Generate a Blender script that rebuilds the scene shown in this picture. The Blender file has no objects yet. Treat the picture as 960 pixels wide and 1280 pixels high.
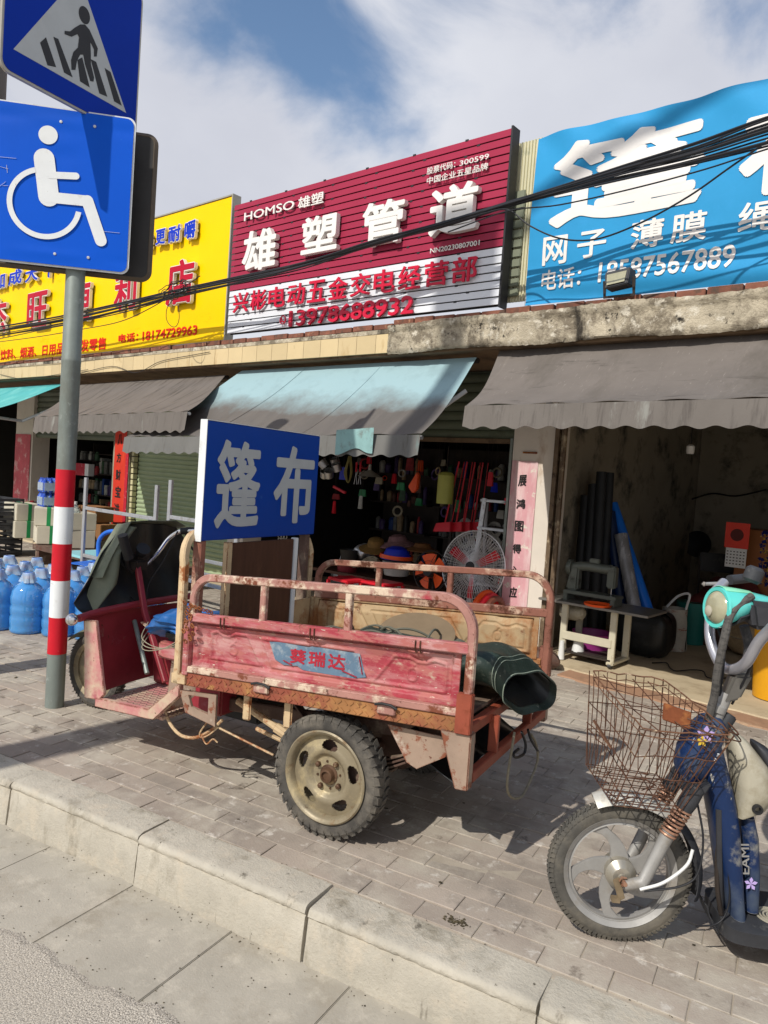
import bpy, bmesh, math, random
from mathutils import Vector, Matrix
random.seed(7)
PI = math.pi; R_ = math.radians
sc = bpy.context.scene
COL = sc.collection

# ------------------------------------------------------------------ camera
F = 924.0; H = 1.5
YAW = R_(39.5); PITCH = R_(-2.75); ROLL = R_(4.0)
FWD = Vector((-math.sin(YAW)*math.cos(PITCH), math.cos(YAW)*math.cos(PITCH), math.sin(PITCH)))
RT0 = FWD.cross(Vector((0, 0, 1))).normalized(); UP0 = RT0.cross(FWD)
RT = RT0*math.cos(ROLL) + UP0*math.sin(ROLL)
UPV = UP0*math.cos(ROLL) - RT0*math.sin(ROLL)
CAM = Vector((0, 0, H))
def ray(x, y): return RT*((x-480)/F) - UPV*((y-640)/F) + FWD
def at(x, y, Y):
    d = ray(x, y); return CAM + d*(Y/d.y)
def gnd(x, y, z=0.0):
    d = ray(x, y); return CAM + d*((z-H)/d.z)
cd = bpy.data.cameras.new('camera'); cam = bpy.data.objects.new('camera', cd); COL.objects.link(cam)
cam.matrix_world = Matrix((( RT.x, UPV.x, -FWD.x, CAM.x), (RT.y, UPV.y, -FWD.y, CAM.y), (RT.z, UPV.z, -FWD.z, CAM.z), (0, 0, 0, 1)))
cd.sensor_fit = 'VERTICAL'; cd.sensor_height = 36; cd.sensor_width = 27; cd.lens = F/1280*36
cd.clip_start = .05; cd.clip_end = 2000
sc.camera = cam

# ------------------------------------------------------------------ materials
MATS = {}
def hexc(h):
    h = h.lstrip('#'); v = [int(h[i:i+2], 16)/255 for i in (0, 2, 4)]
    return tuple(c/12.92 if c <= .04045 else ((c+.055)/1.055)**2.4 for c in v)
class NT:
    def __init__(s, name):
        s.m = bpy.data.materials.new(name); s.m.use_nodes = True
        s.t = s.m.node_tree; s.n = s.t.nodes; s.n.clear()
        s.out = s.n.new('ShaderNodeOutputMaterial'); s.b = s.n.new('ShaderNodeBsdfPrincipled')
        s.t.links.new(s.b.outputs[0], s.out.inputs[0])
        s.tc = s.n.new('ShaderNodeTexCoord')
    def L(s, a, b): s.t.links.new(a, b)
    def noise(s, scale, detail=4, rough=.6, stretch=None, off=0, src='Object'):
        mp = s.n.new('ShaderNodeMapping'); s.L(s.tc.outputs[src], mp.inputs[0])
        if stretch: mp.inputs['Scale'].default_value = stretch
        mp.inputs['Location'].default_value = (off, off*1.7, off*.6)
        nz = s.n.new('ShaderNodeTexNoise'); nz.inputs['Scale'].default_value = scale
        nz.inputs['Detail'].default_value = detail; nz.inputs['Roughness'].default_value = rough
        s.L(mp.outputs[0], nz.inputs['Vector']); return nz.outputs['Fac']
    def ramp(s, fac, a, b, c0=(0, 0, 0, 1), c1=(1, 1, 1, 1)):
        r = s.n.new('ShaderNodeValToRGB'); r.color_ramp.elements[0].position = a; r.color_ramp.elements[1].position = b
        r.color_ramp.elements[0].color = c0; r.color_ramp.elements[1].color = c1
        s.L(fac, r.inputs[0]); return r.outputs[0]
    def mix(s, fac, a, b, mode='MIX'):
        m = s.n.new('ShaderNodeMix'); m.data_type = 'RGBA'; m.blend_type = mode
        for sock, v in ((m.inputs['Factor'], fac), (m.inputs[6], a), (m.inputs[7], b)):
            if hasattr(v, 'is_linked'): s.L(v, sock)
            elif isinstance(v, (int, float)): sock.default_value = v
            else: sock.default_value = (*v[:3], 1)
        return m.outputs[2]
    def math(s, op, a, b=0):
        m = s.n.new('ShaderNodeMath'); m.operation = op
        for sock, v in ((m.inputs[0], a), (m.inputs[1], b)):
            if hasattr(v, 'is_linked'): s.L(v, sock)
            else: sock.default_value = v
        return m.outputs[0]
    def bump(s, h, strength, dist=.01):
        b = s.n.new('ShaderNodeBump'); b.inputs['Strength'].default_value = strength; b.inputs['Distance'].default_value = dist
        s.L(h, b.inputs['Height']); s.L(b.outputs[0], s.b.inputs['Normal']); return b
def M(name, col, rough=.6, metal=0, var=.18, vs=5, bump=.15, bs=60, dirts=(), stretch=None, spec=.35, trans=0, island=0, coat=0, bd=.004, edge=None):
    """base colour with mottling, optional layers dirts = [(colour, lo, hi, scale, stretch), ...]"""
    if name in MATS: return MATS[name]
    if isinstance(col, str): col = hexc(col)
    s = NT(name)
    n1 = s.noise(vs, 5, .65, stretch)
    c = s.mix(s.ramp(n1, .3, .7), tuple(x*(1-var) for x in col), tuple(min(1, x*(1+var)) for x in col))
    if island:
        g = s.n.new('ShaderNodeNewGeometry')
        v = s.math('MULTIPLY_ADD', g.outputs['Random Per Island'], island)
        s.n[-1].inputs[2].default_value = 1-island/2
        hv = s.n.new('ShaderNodeHueSaturation'); s.L(v, hv.inputs['Value']); s.L(c, hv.inputs['Color']); c = hv.outputs[0]
    rg = rough
    for i, d in enumerate(dirts):
        dc = hexc(d[0]) if isinstance(d[0], str) else d[0]
        f = s.ramp(s.noise(d[3], 6, .7, d[4] if len(d) > 4 else None, off=3.1*(i+1)), d[1], d[2])
        c = s.mix(f, c, dc)
        if metal or rough < .5:
            rr = s.math('MULTIPLY', f, .85-rough if isinstance(rg, float) else .1)
            rg = s.math('ADD', rr, rg)
    if edge:
        bv = s.n.new('ShaderNodeBevel'); bv.samples = 4; bv.inputs['Radius'].default_value = edge[1]
        ge = s.n.new('ShaderNodeNewGeometry'); dt = s.n.new('ShaderNodeVectorMath'); dt.operation = 'DOT_PRODUCT'
        s.L(bv.outputs[0], dt.inputs[0]); s.L(ge.outputs['Normal'], dt.inputs[1])
        k = s.math('SUBTRACT', 1.0, dt.outputs['Value']); k = s.math('MULTIPLY', k, 9.0)
        k = s.math('MULTIPLY', k, s.ramp(s.noise(22, 5, .7, off=5), .42, .56)); k = s.math('MINIMUM', k, 1.0)
        c = s.mix(k, c, hexc(edge[0]))
    s.L(c, s.b.inputs['Base Color'])
    if hasattr(rg, 'is_linked'): s.L(rg, s.b.inputs['Roughness'])
    else: s.b.inputs['Roughness'].default_value = rg
    s.b.inputs['Metallic'].default_value = metal; s.b.inputs['Specular IOR Level'].default_value = spec
    s.b.inputs['Transmission Weight'].default_value = trans; s.b.inputs['Coat Weight'].default_value = coat
    if bump: s.bump(s.noise(bs, 5, .7, off=9), bump, bd)
    MATS[name] = s.m; return s.m

RUST = '#6b3d24'; DRT = '#8d7f6b'
m_red = M('faded_red_paint', '#9e3c46', .45, 0, .22, 4, .25, 30, [('#b98a86', .44, .64, 2.6, (1, 1, 5)), ('#a9655f', .50, .58, 8, (1, 1, 3)), ('#b5a590', .60, .70, 6, (1, 1, 2)), ('#8c1f30', .58, .70, 5), ('#6b3d28', .66, .69, 11), ('#c9b8a8', .64, .66, 26, (1, 1, 3)), ('#54301f', .68, .70, 38)], edge=('#7a4a34', .006))
m_redd = M('deep_red_paint', '#8c2c36', .42, 0, .2, 5, .15, 30, [('#a8707a', .62, .78, 4), ('#8d7868', .62, .74, 7), ('#5a3024', .67, .69, 24)], edge=('#8a5a48', .006))
m_pink = M('worn_pink_paint', '#bb7c7a', .6, 0, .18, 4, .25, 30, [('#c0ab92', .45, .60, 4), ('#84462f', .62, .67, 10), ('#5e3424', .66, .68, 30), ('#a0505a', .60, .70, 5)], edge=('#6e4230', .006))
m_rail = M('worn_rail_paint', '#a4776c', .55, 0, .2, 5, .25, 40, [('#cdb9a2', .50, .58, 6), ('#74402c', .55, .61, 9), ('#4c2b1e', .63, .66, 18), ('#a03c44', .60, .68, 5)], edge=('#5a3324', .005))
m_railf = M('brown_rusted_rail', '#8a5a4a', .55, 0, .25, 6, .25, 40, [('#c2a48c', .52, .60, 5), ('#54301f', .55, .62, 9), ('#38200f', .64, .67, 20)], edge=('#4a2a1c', .005))
m_dia = M('rusty_diamond_steel', '#9a6c42', .6, 0, .3, 6, .35, 60, [('#8a4a38', .48, .60, 3), ('#b08a50', .56, .68, 7), ('#5b3422', .58, .70, 12), ('#a08a78', .62, .74, 4)])
m_inner = M('bleached_rust_panel', '#ad9470', .7, 0, .22, 4, .25, 40, [('#96653c', .46, .60, 3.5), ('#6e3e24', .57, .66, 7), ('#c4b494', .6, .72, 9), ('#4c2b1a', .65, .68, 22)], edge=('#6a3f26', .006))
m_beige = M('bare_beige_steel', '#c4ab86', .6, 0, .2, 6, .2, 40, [('#95592f', .52, .60, 7), ('#5e3a26', .62, .67, 14)], edge=('#6a4028', .005))
m_foot = M('scuffed_pink_steel', '#95806f', .6, 0, .2, 6, .25, 40, [('#7e4a34', .56, .61, 9), ('#b8a898', .6, .7, 6), ('#5e3424', .65, .67, 24)], edge=('#6e3c28', .006))
m_chassis = M('dusty_chassis_steel', '#5b463c', .7, 0, .3, 8, .3, 40, [('#8a7a68', .5, .65, 6), ('#5a2f20', .55, .7, 10)])
m_orange = M('red_primer_steel', '#8e4632', .55, 0, .2, 8, .2, 40, [('#7a3a24', .58, .66, 9), ('#cfa07a', .66, .74, 11)])
m_black = M('black_rubber', (.018, .018, .018), .55, 0, .2, 10, .2, 60, [((.08, .075, .065), .6, .8, 6)])
m_tyre = M('dusty_tyre_rubber', (.06, .055, .048), .85, 0, .3, 12, .4, 90, [((.17, .15, .12), .45, .7, 7)])
m_tyre2 = M('grey_dusty_tyre', (.075, .07, .06), .85, 0, .25, 12, .4, 90, [((.17, .15, .115), .45, .7, 6)])
m_rim = M('dusty_cream_rim', '#8a7f68', .45, .25, .18, 7, .25, 50, [('#6f5334', .55, .70, 9), ('#b8a882', .55, .7, 5), ('#54402c', .64, .72, 16)])
m_hub = M('rusty_hub', '#5c4432', .6, .3, .3, 20, .4, 80, [('#3c281c', .52, .62, 20), ('#9a8464', .6, .7, 14)])
m_alu = M('brushed_aluminium', (.52, .53, .54), .42, .75, .1, 10, .1, 60, [('#8f8a82', .55, .75, 10)])
m_chrome = M('chrome', (.7, .7, .7), .18, 1, .05, 10, .03, 60)
m_silver = M('dull_silver_paint', (.32, .31, .29), .5, .3, .12, 12, .12, 80, [('#8a8276', .52, .72, 8)])
m_zinc = M('galvanised_pole', '#7e8680', .5, .25, .1, 8, .1, 60, [('#6b6a60', .5, .75, 4, (1, 1, .4)), ('#9aa09a', .6, .7, 12)])
m_wred = M('pole_red_band', '#c31326', .42, 0, .1, 8, .1, 60, [('#8d2a2c', .62, .74, 7), ('#d8a0a0', .70, .74, 20)])
m_wwhite = M('pole_white_band', '#dfe2e2', .45, 0, .05, 8, .1, 60, [('#a8a49c', .58, .75, 5), ('#3b3a38', .70, .72, 16)])
m_conc = M('concrete', '#b4ab98', .9, 0, .12, 3, .5, 120, [('#8f8674', .5, .68, 5)])
m_sblue = M('sign_blue_reflective', '#0352c4', .5, 0, .05, 2, .03, 20, [('#3f88d0', .70, .73, 30, (1, 1, 4))], spec=.12)
m_sblued = M('sign_navy_reflective', '#04309c', .5, 0, .06, 2, .03, 20, spec=.1)
m_swhite = M('sign_white_reflective', '#d9dcdc', .4, 0, .05, 6, .05, 20, [('#b9b6ae', .56, .75, 6), ('#9a968c', .66, .70, 22)])
m_sgrey = M('sign_silver_sheet', '#b0b4b4', .4, 0, .06, 6, .05, 20)
m_sblack = M('sign_black', (.02, .02, .022), .5, 0, .1, 6, .02, 20)
m_sback = M('sign_back_brown', '#5c5144', .6, .1, .15, 8, .1, 30)
m_rust = M('rusted_wire', '#5a3c2c', .7, .2, .3, 25, .3, 90, [('#a08868', .60, .70, 14), ('#3a2418', .5, .6, 22)])
m_rusts = M('rusted_plate', '#7a4428', .8, 0, .3, 12, .4, 60, [('#a86c3c', .5, .65, 9)])
m_tarp = M('olive_tarpaulin', '#666b58', .55, 0, .15, 6, .3, 30, [('#7d8270', .5, .7, 4), ('#8c8470', .62, .75, 7)])
m_tarpk = M('black_tarpaulin', (.012, .013, .013), .35, 0, .3, 6, .35, 18, [((.045, .045, .04), .58, .75, 5)])
m_roll = M('dark_green_pvc', '#26322b', .42, 0, .15, 6, .5, 9, [('#44524a', .52, .70, 4), ('#6a6c60', .60, .72, 8), ('#8a887a', .66, .70, 26)], bd=.012)
m_canvas = M('dusty_grey_canvas', '#5d5c50', .8, 0, .15, 8, .4, 22, [('#7a7462', .5, .7, 4)])
m_wood = M('dark_brown_board', '#4b2f22', .55, 0, .2, 4, .15, 30, [('#6b4a36', .58, .75, 5)], stretch=(1, 8, 1))
m_bag = M('blue_plastic_bag', '#2a5f9c', .35, 0, .25, 8, .5, 18)
m_cblue = M('scooter_blue_plastic', '#142a50', .38, 0, .15, 8, .15, 40, [('#46505e', .46, .66, 4), ('#84827a', .56, .70, 9), ('#b0aca0', .65, .67, 34, (1, 1, .4))], edge=('#8a8a88', .004))
m_cyan = M('turquoise_gloss_plastic', '#5cc8be', .22, 0, .05, 5, .02, 40, coat=.5)
m_cyanl = M('pale_turquoise_plastic', '#8fdcb4', .25, 0, .05, 5, .02, 40)
m_lens = M('yellowed_lens', '#a8a488', .15, .15, .15, 12, .1, 60, coat=.6)
m_cream = M('dusty_cream_plastic', '#a8a290', .38, 0, .1, 6, .1, 40, [('#857a60', .5, .7, 5)])
m_dkpl = M('dusty_black_plastic', (.035, .036, .04), .55, 0, .25, 9, .2, 50, [((.2, .19, .17), .58, .78, 7)])
m_lilac = M('lilac_sticker', '#b9a3d8', .5, 0, .1, 9, 0); m_yel = M('yellow_sticker', '#d8b63a', .5, 0, .1, 9, 0)
m_copper = M('rusty_spring', '#a88068', .45, .4, .2, 20, .2, 60, [('#6b4634', .5, .65, 18)])
m_cable = M('black_cable', (.012, .012, .014), .5, 0, .2, 10, 0)
m_rope = M('grey_rope', '#8c8470', .9, 0, .2, 40, .4, 200)
m_white = M('white_plastic', '#d8d8d4', .4, 0, .06, 9, .03, 40)
m_green = M('green_plastic', '#1f7a46', .4, 0, .1, 9, .03, 40)

# ------------------------------------------------------------------ mesh builder
def mk(name, me, mat, parent):
    if mat is not None:
        for m in (mat if isinstance(mat, (list, tuple)) else [mat]): me.materials.append(m)
    o = bpy.data.objects.new(name, me); COL.objects.link(o)
    if parent is not None: o.parent = parent
    return o
class MB:
    def __init__(s): s.v = []; s.f = []; s.mi = []; s.cur = 0; s.tf = None
    def vv(s, p):
        p = Vector(p)
        if s.tf: p = Vector(s.tf(p))
        s.v.append(p); return len(s.v)-1
    def ff(s, idx): s.f.append(tuple(idx)); s.mi.append(s.cur)
    def box(s, x0, x1, y0, y1, z0, z1):
        i = [s.vv((x, y, z)) for z in (z0, z1) for x, y in ((x0, y0), (x1, y0), (x1, y1), (x0, y1))]
        for q in ((0, 3, 2, 1), (4, 5, 6, 7), (0, 1, 5, 4), (1, 2, 6, 5), (2, 3, 7, 6), (3, 0, 4, 7)): s.ff([i[k] for k in q])
        return s
    def hexa(s, b, t):
        i = [s.vv(p) for p in list(b)+list(t)]
        for q in ((0, 3, 2, 1), (4, 5, 6, 7), (0, 1, 5, 4), (1, 2, 6, 5), (2, 3, 7, 6), (3, 0, 4, 7)): s.ff([i[k] for k in q])
        return s
    def obox(s, c, ax, ay, az):
        c, ax, ay, az = map(Vector, (c, ax, ay, az))
        return s.hexa([c-ax-ay-az, c+ax-ay-az, c+ax+ay-az, c-ax+ay-az], [c-ax-ay+az, c+ax-ay+az, c+ax+ay+az, c-ax+ay+az])
    def sweep(s, path, prof, closed=False, up=(0, 0, 1), caps=True, scale=None):
        """prof: list of (a,b) offsets; swept along path"""
        P = [Vector(p) for p in path]; n = len(P); rings = []
        t0 = (P[1]-P[0]).normalized(); u = Vector(up)
        if abs(u.dot(t0)) > .95: u = Vector((1, 0, 0)) if abs(t0.x) < .9 else Vector((0, 1, 0))
        a = t0.cross(u).normalized(); b = a.cross(t0).normalized()
        pt = t0
        for k in range(n):
            if closed: t = (P[(k+1) % n]-P[k-1]).normalized()
            elif k == 0: t = t0
            elif k == n-1: t = (P[k]-P[k-1]).normalized()
            else: t = ((P[k+1]-P[k]).normalized()+(P[k]-P[k-1]).normalized()).normalized()
            q = pt.rotation_difference(t); a = q @ a; b = q @ b; pt = t
            m = 1.0
            if 0 < k < n-1 and not closed:
                cs = (P[k+1]-P[k]).normalized().dot(t); m = 1/max(.6, cs)
            sc_ = scale[k] if scale else 1
            rings.append([s.vv(P[k]+a*(x*sc_)+b*(y*sc_)) for x, y in prof])
        m = len(prof)
        for k in range(n if closed else n-1):
            r0, r1 = rings[k], rings[(k+1) % n]
            for j in range(m): s.ff((r0[j], r0[(j+1) % m], r1[(j+1) % m], r1[j]))
        if caps and not closed: s.ff(rings[0][::-1]); s.ff(rings[-1])
        return s
    def tube(s, path, r, n=8, closed=False, scale=None):
        return s.sweep(path, [(r*math.cos(2*PI*k/n), r*math.sin(2*PI*k/n)) for k in range(n)], closed, scale=scale)
    def bar(s, path, w, h, closed=False, up=(0, 0, 1), c=.15):
        w /= 2; h /= 2; e = min(w, h)*c*2
        return s.sweep(path, [(-w+e, -h), (w-e, -h), (w, -h+e), (w, h-e), (w-e, h), (-w+e, h), (-w, h-e), (-w, -h+e)], closed, up)
    def lathe(s, prof, o=(0, 0, 0), ax=(0, 0, 1), n=32, ref=None, closed=False):
        """prof list (r, h) along axis"""
        o = Vector(o); ax = Vector(ax).normalized()
        u = Vector(ref) if ref else (Vector((1, 0, 0)) if abs(ax.x) < .9 else Vector((0, 1, 0)))
        u = (u-ax*u.dot(ax)).normalized(); w = ax.cross(u)
        rings = []
        for r, h in prof:
            rings.append([s.vv(o+ax*h+(u*math.cos(2*PI*k/n)+w*math.sin(2*PI*k/n))*r) for k in range(n)] if r > 1e-6 else [s.vv(o+ax*h)])
        rr = list(zip(rings, rings[1:]))
        if closed: rr.append((rings[-1], rings[0]))
        for a, b in rr:
            for k in range(n):
                k2 = (k+1) % n
                if len(a) == 1 and len(b) == 1: continue
                if len(a) == 1: s.ff((a[0], b[k2], b[k]))
                elif len(b) == 1: s.ff((a[k], a[k2], b[0]))
                else: s.ff((a[k], a[k2], b[k2], b[k]))
        return s
    def grid(s, fn, nu, nv, th=0, cu=False):
        """fn(u,v)->point, u,v in 0..1 ; th thickness by offsetting along normal -> doubled sheet"""
        P = [[Vector(fn(i/nu, j/nv)) for j in range(nv+1)] for i in range(nu+1)]
        I = [[s.vv(p) for p in r] for r in P]
        for i in range(nu):
            for j in range(nv): s.ff((I[i][j], I[i+1][j], I[i+1][j+1], I[i][j+1]))
        if th:
            J = []
            for i in range(nu+1):
                row = []
                for j in range(nv+1):
                    du = P[min(i+1, nu)][j]-P[max(i-1, 0)][j]; dv = P[i][min(j+1, nv)]-P[i][max(j-1, 0)]
                    nn = du.cross(dv); nn = nn.normalized() if nn.length > 1e-9 else Vector((0, 0, 1))
                    row.append(s.vv(P[i][j]-nn*th))
                J.append(row)
            for i in range(nu):
                for j in range(nv): s.ff((J[i][j], J[i][j+1], J[i+1][j+1], J[i+1][j]))
            for i in range(nu):
                s.ff((I[i][0], J[i][0], J[i+1][0], I[i+1][0])); s.ff((I[i][nv], I[i+1][nv], J[i+1][nv], J[i][nv]))
            for j in range(nv):
                s.ff((I[0][j], I[0][j+1], J[0][j+1], J[0][j])); s.ff((I[nu][j], J[nu][j], J[nu][j+1], I[nu][j+1]))
        return s
    def prism(s, poly, o, u, v, d):
        """polygon in plane (u,v) at o extruded along d"""
        o, u, v, d = map(Vector, (o, u, v, d))
        a = [s.vv(o+u*p[0]+v*p[1]) for p in poly]; b = [s.vv(o+u*p[0]+v*p[1]+d) for p in poly]
        s.ff(a[::-1]); s.ff(b); n = len(poly)
        for k in range(n): s.ff((a[k], a[(k+1) % n], b[(k+1) % n], b[k]))
        return s
    def build(s, name, mat, parent=None, smooth=True, bevel=0, angle=35):
        me = bpy.data.meshes.new(name); me.from_pydata([tuple(p) for p in s.v], [], s.f)
        if isinstance(mat, (list, tuple)): me.polygons.foreach_set('material_index', s.mi)
        bm = bmesh.new(); bm.from_mesh(me); bmesh.ops.recalc_face_normals(bm, faces=bm.faces)
        if bevel:
            bmesh.ops.bevel(bm, geom=[e for e in bm.edges if len(e.link_faces) == 2 and e.calc_face_angle(0) > .6], offset=bevel, segments=2, affect='EDGES', clamp_overlap=True)
        bm.to_mesh(me); bm.free()
        if smooth:
            me.polygons.foreach_set('use_smooth', [True]*len(me.polygons)); me.set_sharp_from_angle(angle=R_(angle))
        me.update(); return mk(name, me, mat, parent)
def arc(c, r, a0, a1, n, u=(1, 0, 0), v=(0, 0, 1)):
    c, u, v = map(Vector, (c, u, v))
    return [c+u*(r*math.cos(R_(a0+(a1-a0)*k/n)))+v*(r*math.sin(R_(a0+(a1-a0)*k/n))) for k in range(n+1)]
def smooth_path(pts, n=6):
    P = [Vector(p) for p in pts]; P = [P[0]*2-P[1]]+P+[P[-1]*2-P[-2]]; out = []
    for i in range(1, len(P)-2):
        for k in range(n):
            t = k/n; p0, p1, p2, p3 = P[i-1:i+3]
            out.append(.5*((2*p1)+(p2-p0)*t+(2*p0-5*p1+4*p2-p3)*t*t+(3*p1-p0-3*p2+p3)*t**3))
    return out+[P[-2]]
def tag(o, label=None, cat=None, group=None, kind=None):
    if label: o['label'] = label
    if cat: o['category'] = cat
    if group: o['group'] = group
    if kind: o['kind'] = kind
    return o
def thing(name, label, cat, loc=(0, 0, 0), rz=0, group=None):
    o = bpy.data.objects.new(name, None); COL.objects.link(o); o.location = loc; o.rotation_euler = (0, 0, rz); o.empty_display_size = .1
    return tag(o, label, cat, group)
def struct(o): o['kind'] = 'structure'; return o
def dup(root, loc, rz=0, label=None):
    r = root.copy(); COL.objects.link(r); r.location = loc; r.rotation_euler = (0, 0, rz)
    if label: r['label'] = label
    for ch in list(root.children):
        c = ch.copy(); COL.objects.link(c); c.parent = r
        for g in ch.children:
            d = g.copy(); COL.objects.link(d); d.parent = c
    return r

# text: glyph outlines of the built-in font turned to a mesh fitted to a box
def text(name, body, mat, o, u, v, w, h, ext=.004, off=0.0, parent=None, keep=False):
    """o lower left corner, u right, v up unit vectors; front faces u x v"""
    c = bpy.data.curves.new('txt', 'FONT'); c.body = body; c.size = 1; c.extrude = .5; c.resolution_u = 3
    t = bpy.data.objects.new('txt', c); COL.objects.link(t)
    dg = bpy.context.evaluated_depsgraph_get(); me = bpy.data.meshes.new_from_object(t.evaluated_get(dg))
    bpy.data.objects.remove(t); bpy.data.curves.remove(c)
    xs = [p.co.x for p in me.vertices]; ys = [p.co.y for p in me.vertices]
    x0, x1, y0, y1 = min(xs), max(xs), min(ys), max(ys)
    sx = w/(x1-x0); sy = h/(y1-y0)
    if keep: sx = sy = min(sx, sy)
    o, u, v = Vector(o), Vector(u), Vector(v); nrm = u.cross(v)
    co = [tuple(p.co) for p in me.vertices]; fc = [tuple(p.vertices) for p in me.polygons]; me.materials.clear(); bpy.data.meshes.remove(me)
    r = off*1.0*min(h, w); nd = 12 if (r > .006 and len(body) == 1) else 8; r = min(r, w*.2, h*.2)
    sh = [(0, 0)]+([(r*math.cos(2*PI*k/nd), r*math.sin(2*PI*k/nd)) for k in range(nd)] if r > 1e-5 else [])
    sx = (w-2*r)/(x1-x0); sy = (h-2*r)/(y1-y0); V = []; Fc = []
    for k, (dx, dy) in enumerate(sh):
        b = len(V)
        for x, y, z in co: V.append(tuple(o+u*((x-x0)*sx+r+dx)+v*((y-y0)*sy+r+dy)+nrm*((z+.5)*(ext+.00012*k))))
        Fc += [tuple(i+b for i in f) for f in fc]
    me = bpy.data.meshes.new(name); me.from_pydata(V, [], Fc); me.update()
    return mk(name, me, mat, parent)
EX = Vector((1, 0, 0)); EZ = Vector((0, 0, 1))
def ptext(name, body, mat, Y, px, ext=.01, off=0.0, parent=None):
    """px = (xl, yl, xr, yr): lower-left and upper-right photo pixels of the writing on the board plane"""
    a = at(px[0], px[1], Y); b = at(px[2], px[3], Y)
    return text(name, body, mat, (a.x, Y, a.z), EX, EZ, b.x-a.x, b.z-a.z, ext, off, parent)
def at_bulk(*p): return [at(*q) for q in p]

# ================================================================== SKY AND SUN
SUN_EL = R_(43); SUN_DIR = Vector((-.02, -1/1.07*1.0, 0)).normalized()
w = bpy.data.worlds.new('World'); sc.world = w; w.use_nodes = True
nt = w.node_tree; nt.nodes.clear(); N = nt.nodes.new; LK = nt.links.new
wo = N('ShaderNodeOutputWorld'); bg = N('ShaderNodeBackground'); sky = N('ShaderNodeTexSky')
sky.sky_type = 'NISHITA'; sky.sun_disc = False; sky.sun_elevation = SUN_EL
sun_to = Vector((SUN_DIR.x*math.cos(SUN_EL), SUN_DIR.y*math.cos(SUN_EL), math.sin(SUN_EL)))   # towards the sun
sky.sun_rotation = math.atan2(sun_to.x, sun_to.y); sky.air_density = 1.3; sky.dust_density = 1.6; sky.ozone_density = 2.2
tc = N('ShaderNodeTexCoord')
mp = N('ShaderNodeMapping'); LK(tc.outputs['Generated'], mp.inputs[0]); mp.inputs['Location'].default_value = (1.3, 0.4, 0); mp.inputs['Scale'].default_value = (1, 1, 1.5)
nz = N('ShaderNodeTexNoise'); nz.inputs['Scale'].default_value = 3.2; nz.inputs['Detail'].default_value = 10; nz.inputs['Roughness'].default_value = .56; nz.inputs['Distortion'].default_value = .35
LK(mp.outputs[0], nz.inputs['Vector']); prev = nz.outputs['Fac']
# clear gaps between the cloud banks, where the photograph shows blue
for (gx, gy, rad, amt) in ((425, 60, .20, .13), (250, 15, .20, .13), (425, 160, .14, .16), (330, 40, .12, .05), (950, 0, .10, .12)):
    D = ray(gx, gy).normalized(); ds = N('ShaderNodeVectorMath'); ds.operation = 'DISTANCE'; LK(tc.outputs['Generated'], ds.inputs[0]); ds.inputs[1].default_value = D
    mr = N('ShaderNodeMapRange'); mr.interpolation_type = 'SMOOTHSTEP'; LK(ds.outputs['Value'], mr.inputs['Value']); mr.inputs['From Min'].default_value = 0; mr.inputs['From Max'].default_value = rad; mr.inputs['To Min'].default_value = -amt; mr.inputs['To Max'].default_value = 0
    sm = N('ShaderNodeMath'); sm.operation = 'ADD'; LK(prev, sm.inputs[0]); LK(mr.outputs[0], sm.inputs[1]); prev = sm.outputs[0]
cr = N('ShaderNodeValToRGB'); cr.color_ramp.elements[0].position = .20; cr.color_ramp.elements[1].position = .46; cr.color_ramp.interpolation = 'EASE'; LK(prev, cr.inputs[0])
nz2 = N('ShaderNodeTexNoise'); nz2.inputs['Scale'].default_value = 2.4; nz2.inputs['Detail'].default_value = 7; LK(mp.outputs[0], nz2.inputs['Vector'])
cc = N('ShaderNodeValToRGB'); LK(nz2.outputs['Fac'], cc.inputs[0]); cc.color_ramp.elements[0].position = .3; cc.color_ramp.elements[1].position = .7
cc.color_ramp.elements[0].color = (6.0, 6.2, 7.0, 1); cc.color_ramp.elements[1].color = (7.8, 8.0, 8.6, 1)
mx = N('ShaderNodeMix'); mx.data_type = 'RGBA'; sz = N('ShaderNodeSeparateXYZ'); LK(tc.outputs['Generated'], sz.inputs[0]); hi = N('ShaderNodeMapRange'); hi.interpolation_type = 'SMOOTHSTEP'; LK(sz.outputs[2], hi.inputs['Value'])
hi.inputs['From Min'].default_value = .60; hi.inputs['From Max'].default_value = .85; hi.inputs['To Min'].default_value = 1; hi.inputs['To Max'].default_value = .08
ml = N('ShaderNodeMath'); ml.operation = 'MULTIPLY'; LK(cr.outputs[0], ml.inputs[0]); LK(hi.outputs[0], ml.inputs[1]); LK(ml.outputs[0], mx.inputs[0]); gm = N('ShaderNodeMix'); gm.data_type = 'RGBA'; gm.blend_type = 'MULTIPLY'; gm.inputs[0].default_value = 1; LK(sky.outputs[0], gm.inputs[6]); gm.inputs[7].default_value = (1.15, 1.25, 1.35, 1); LK(gm.outputs[2], mx.inputs[6]); LK(cc.outputs[0], mx.inputs[7])
LK(mx.outputs[2], bg.inputs[0]); bg.inputs[1].default_value = .115; LK(bg.outputs[0], wo.inputs[0])
sd = bpy.data.lights.new('sun', 'SUN'); so = bpy.data.objects.new('sun', sd); COL.objects.link(so)
sd.energy = 4.6; sd.angle = R_(.53); sd.color = (1, .955, .885)
so.rotation_euler = sun_to.to_track_quat('Z', 'Y').to_euler(); so.location = sun_to*20
vs = sc.view_settings; vs.view_transform = 'Standard'; vs.look = 'None'; vs.exposure = -0.2; vs.gamma = 1
sc.cycles.max_bounces = 6; sc.cycles.diffuse_bounces = 3; sc.cycles.use_denoising = True

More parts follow.
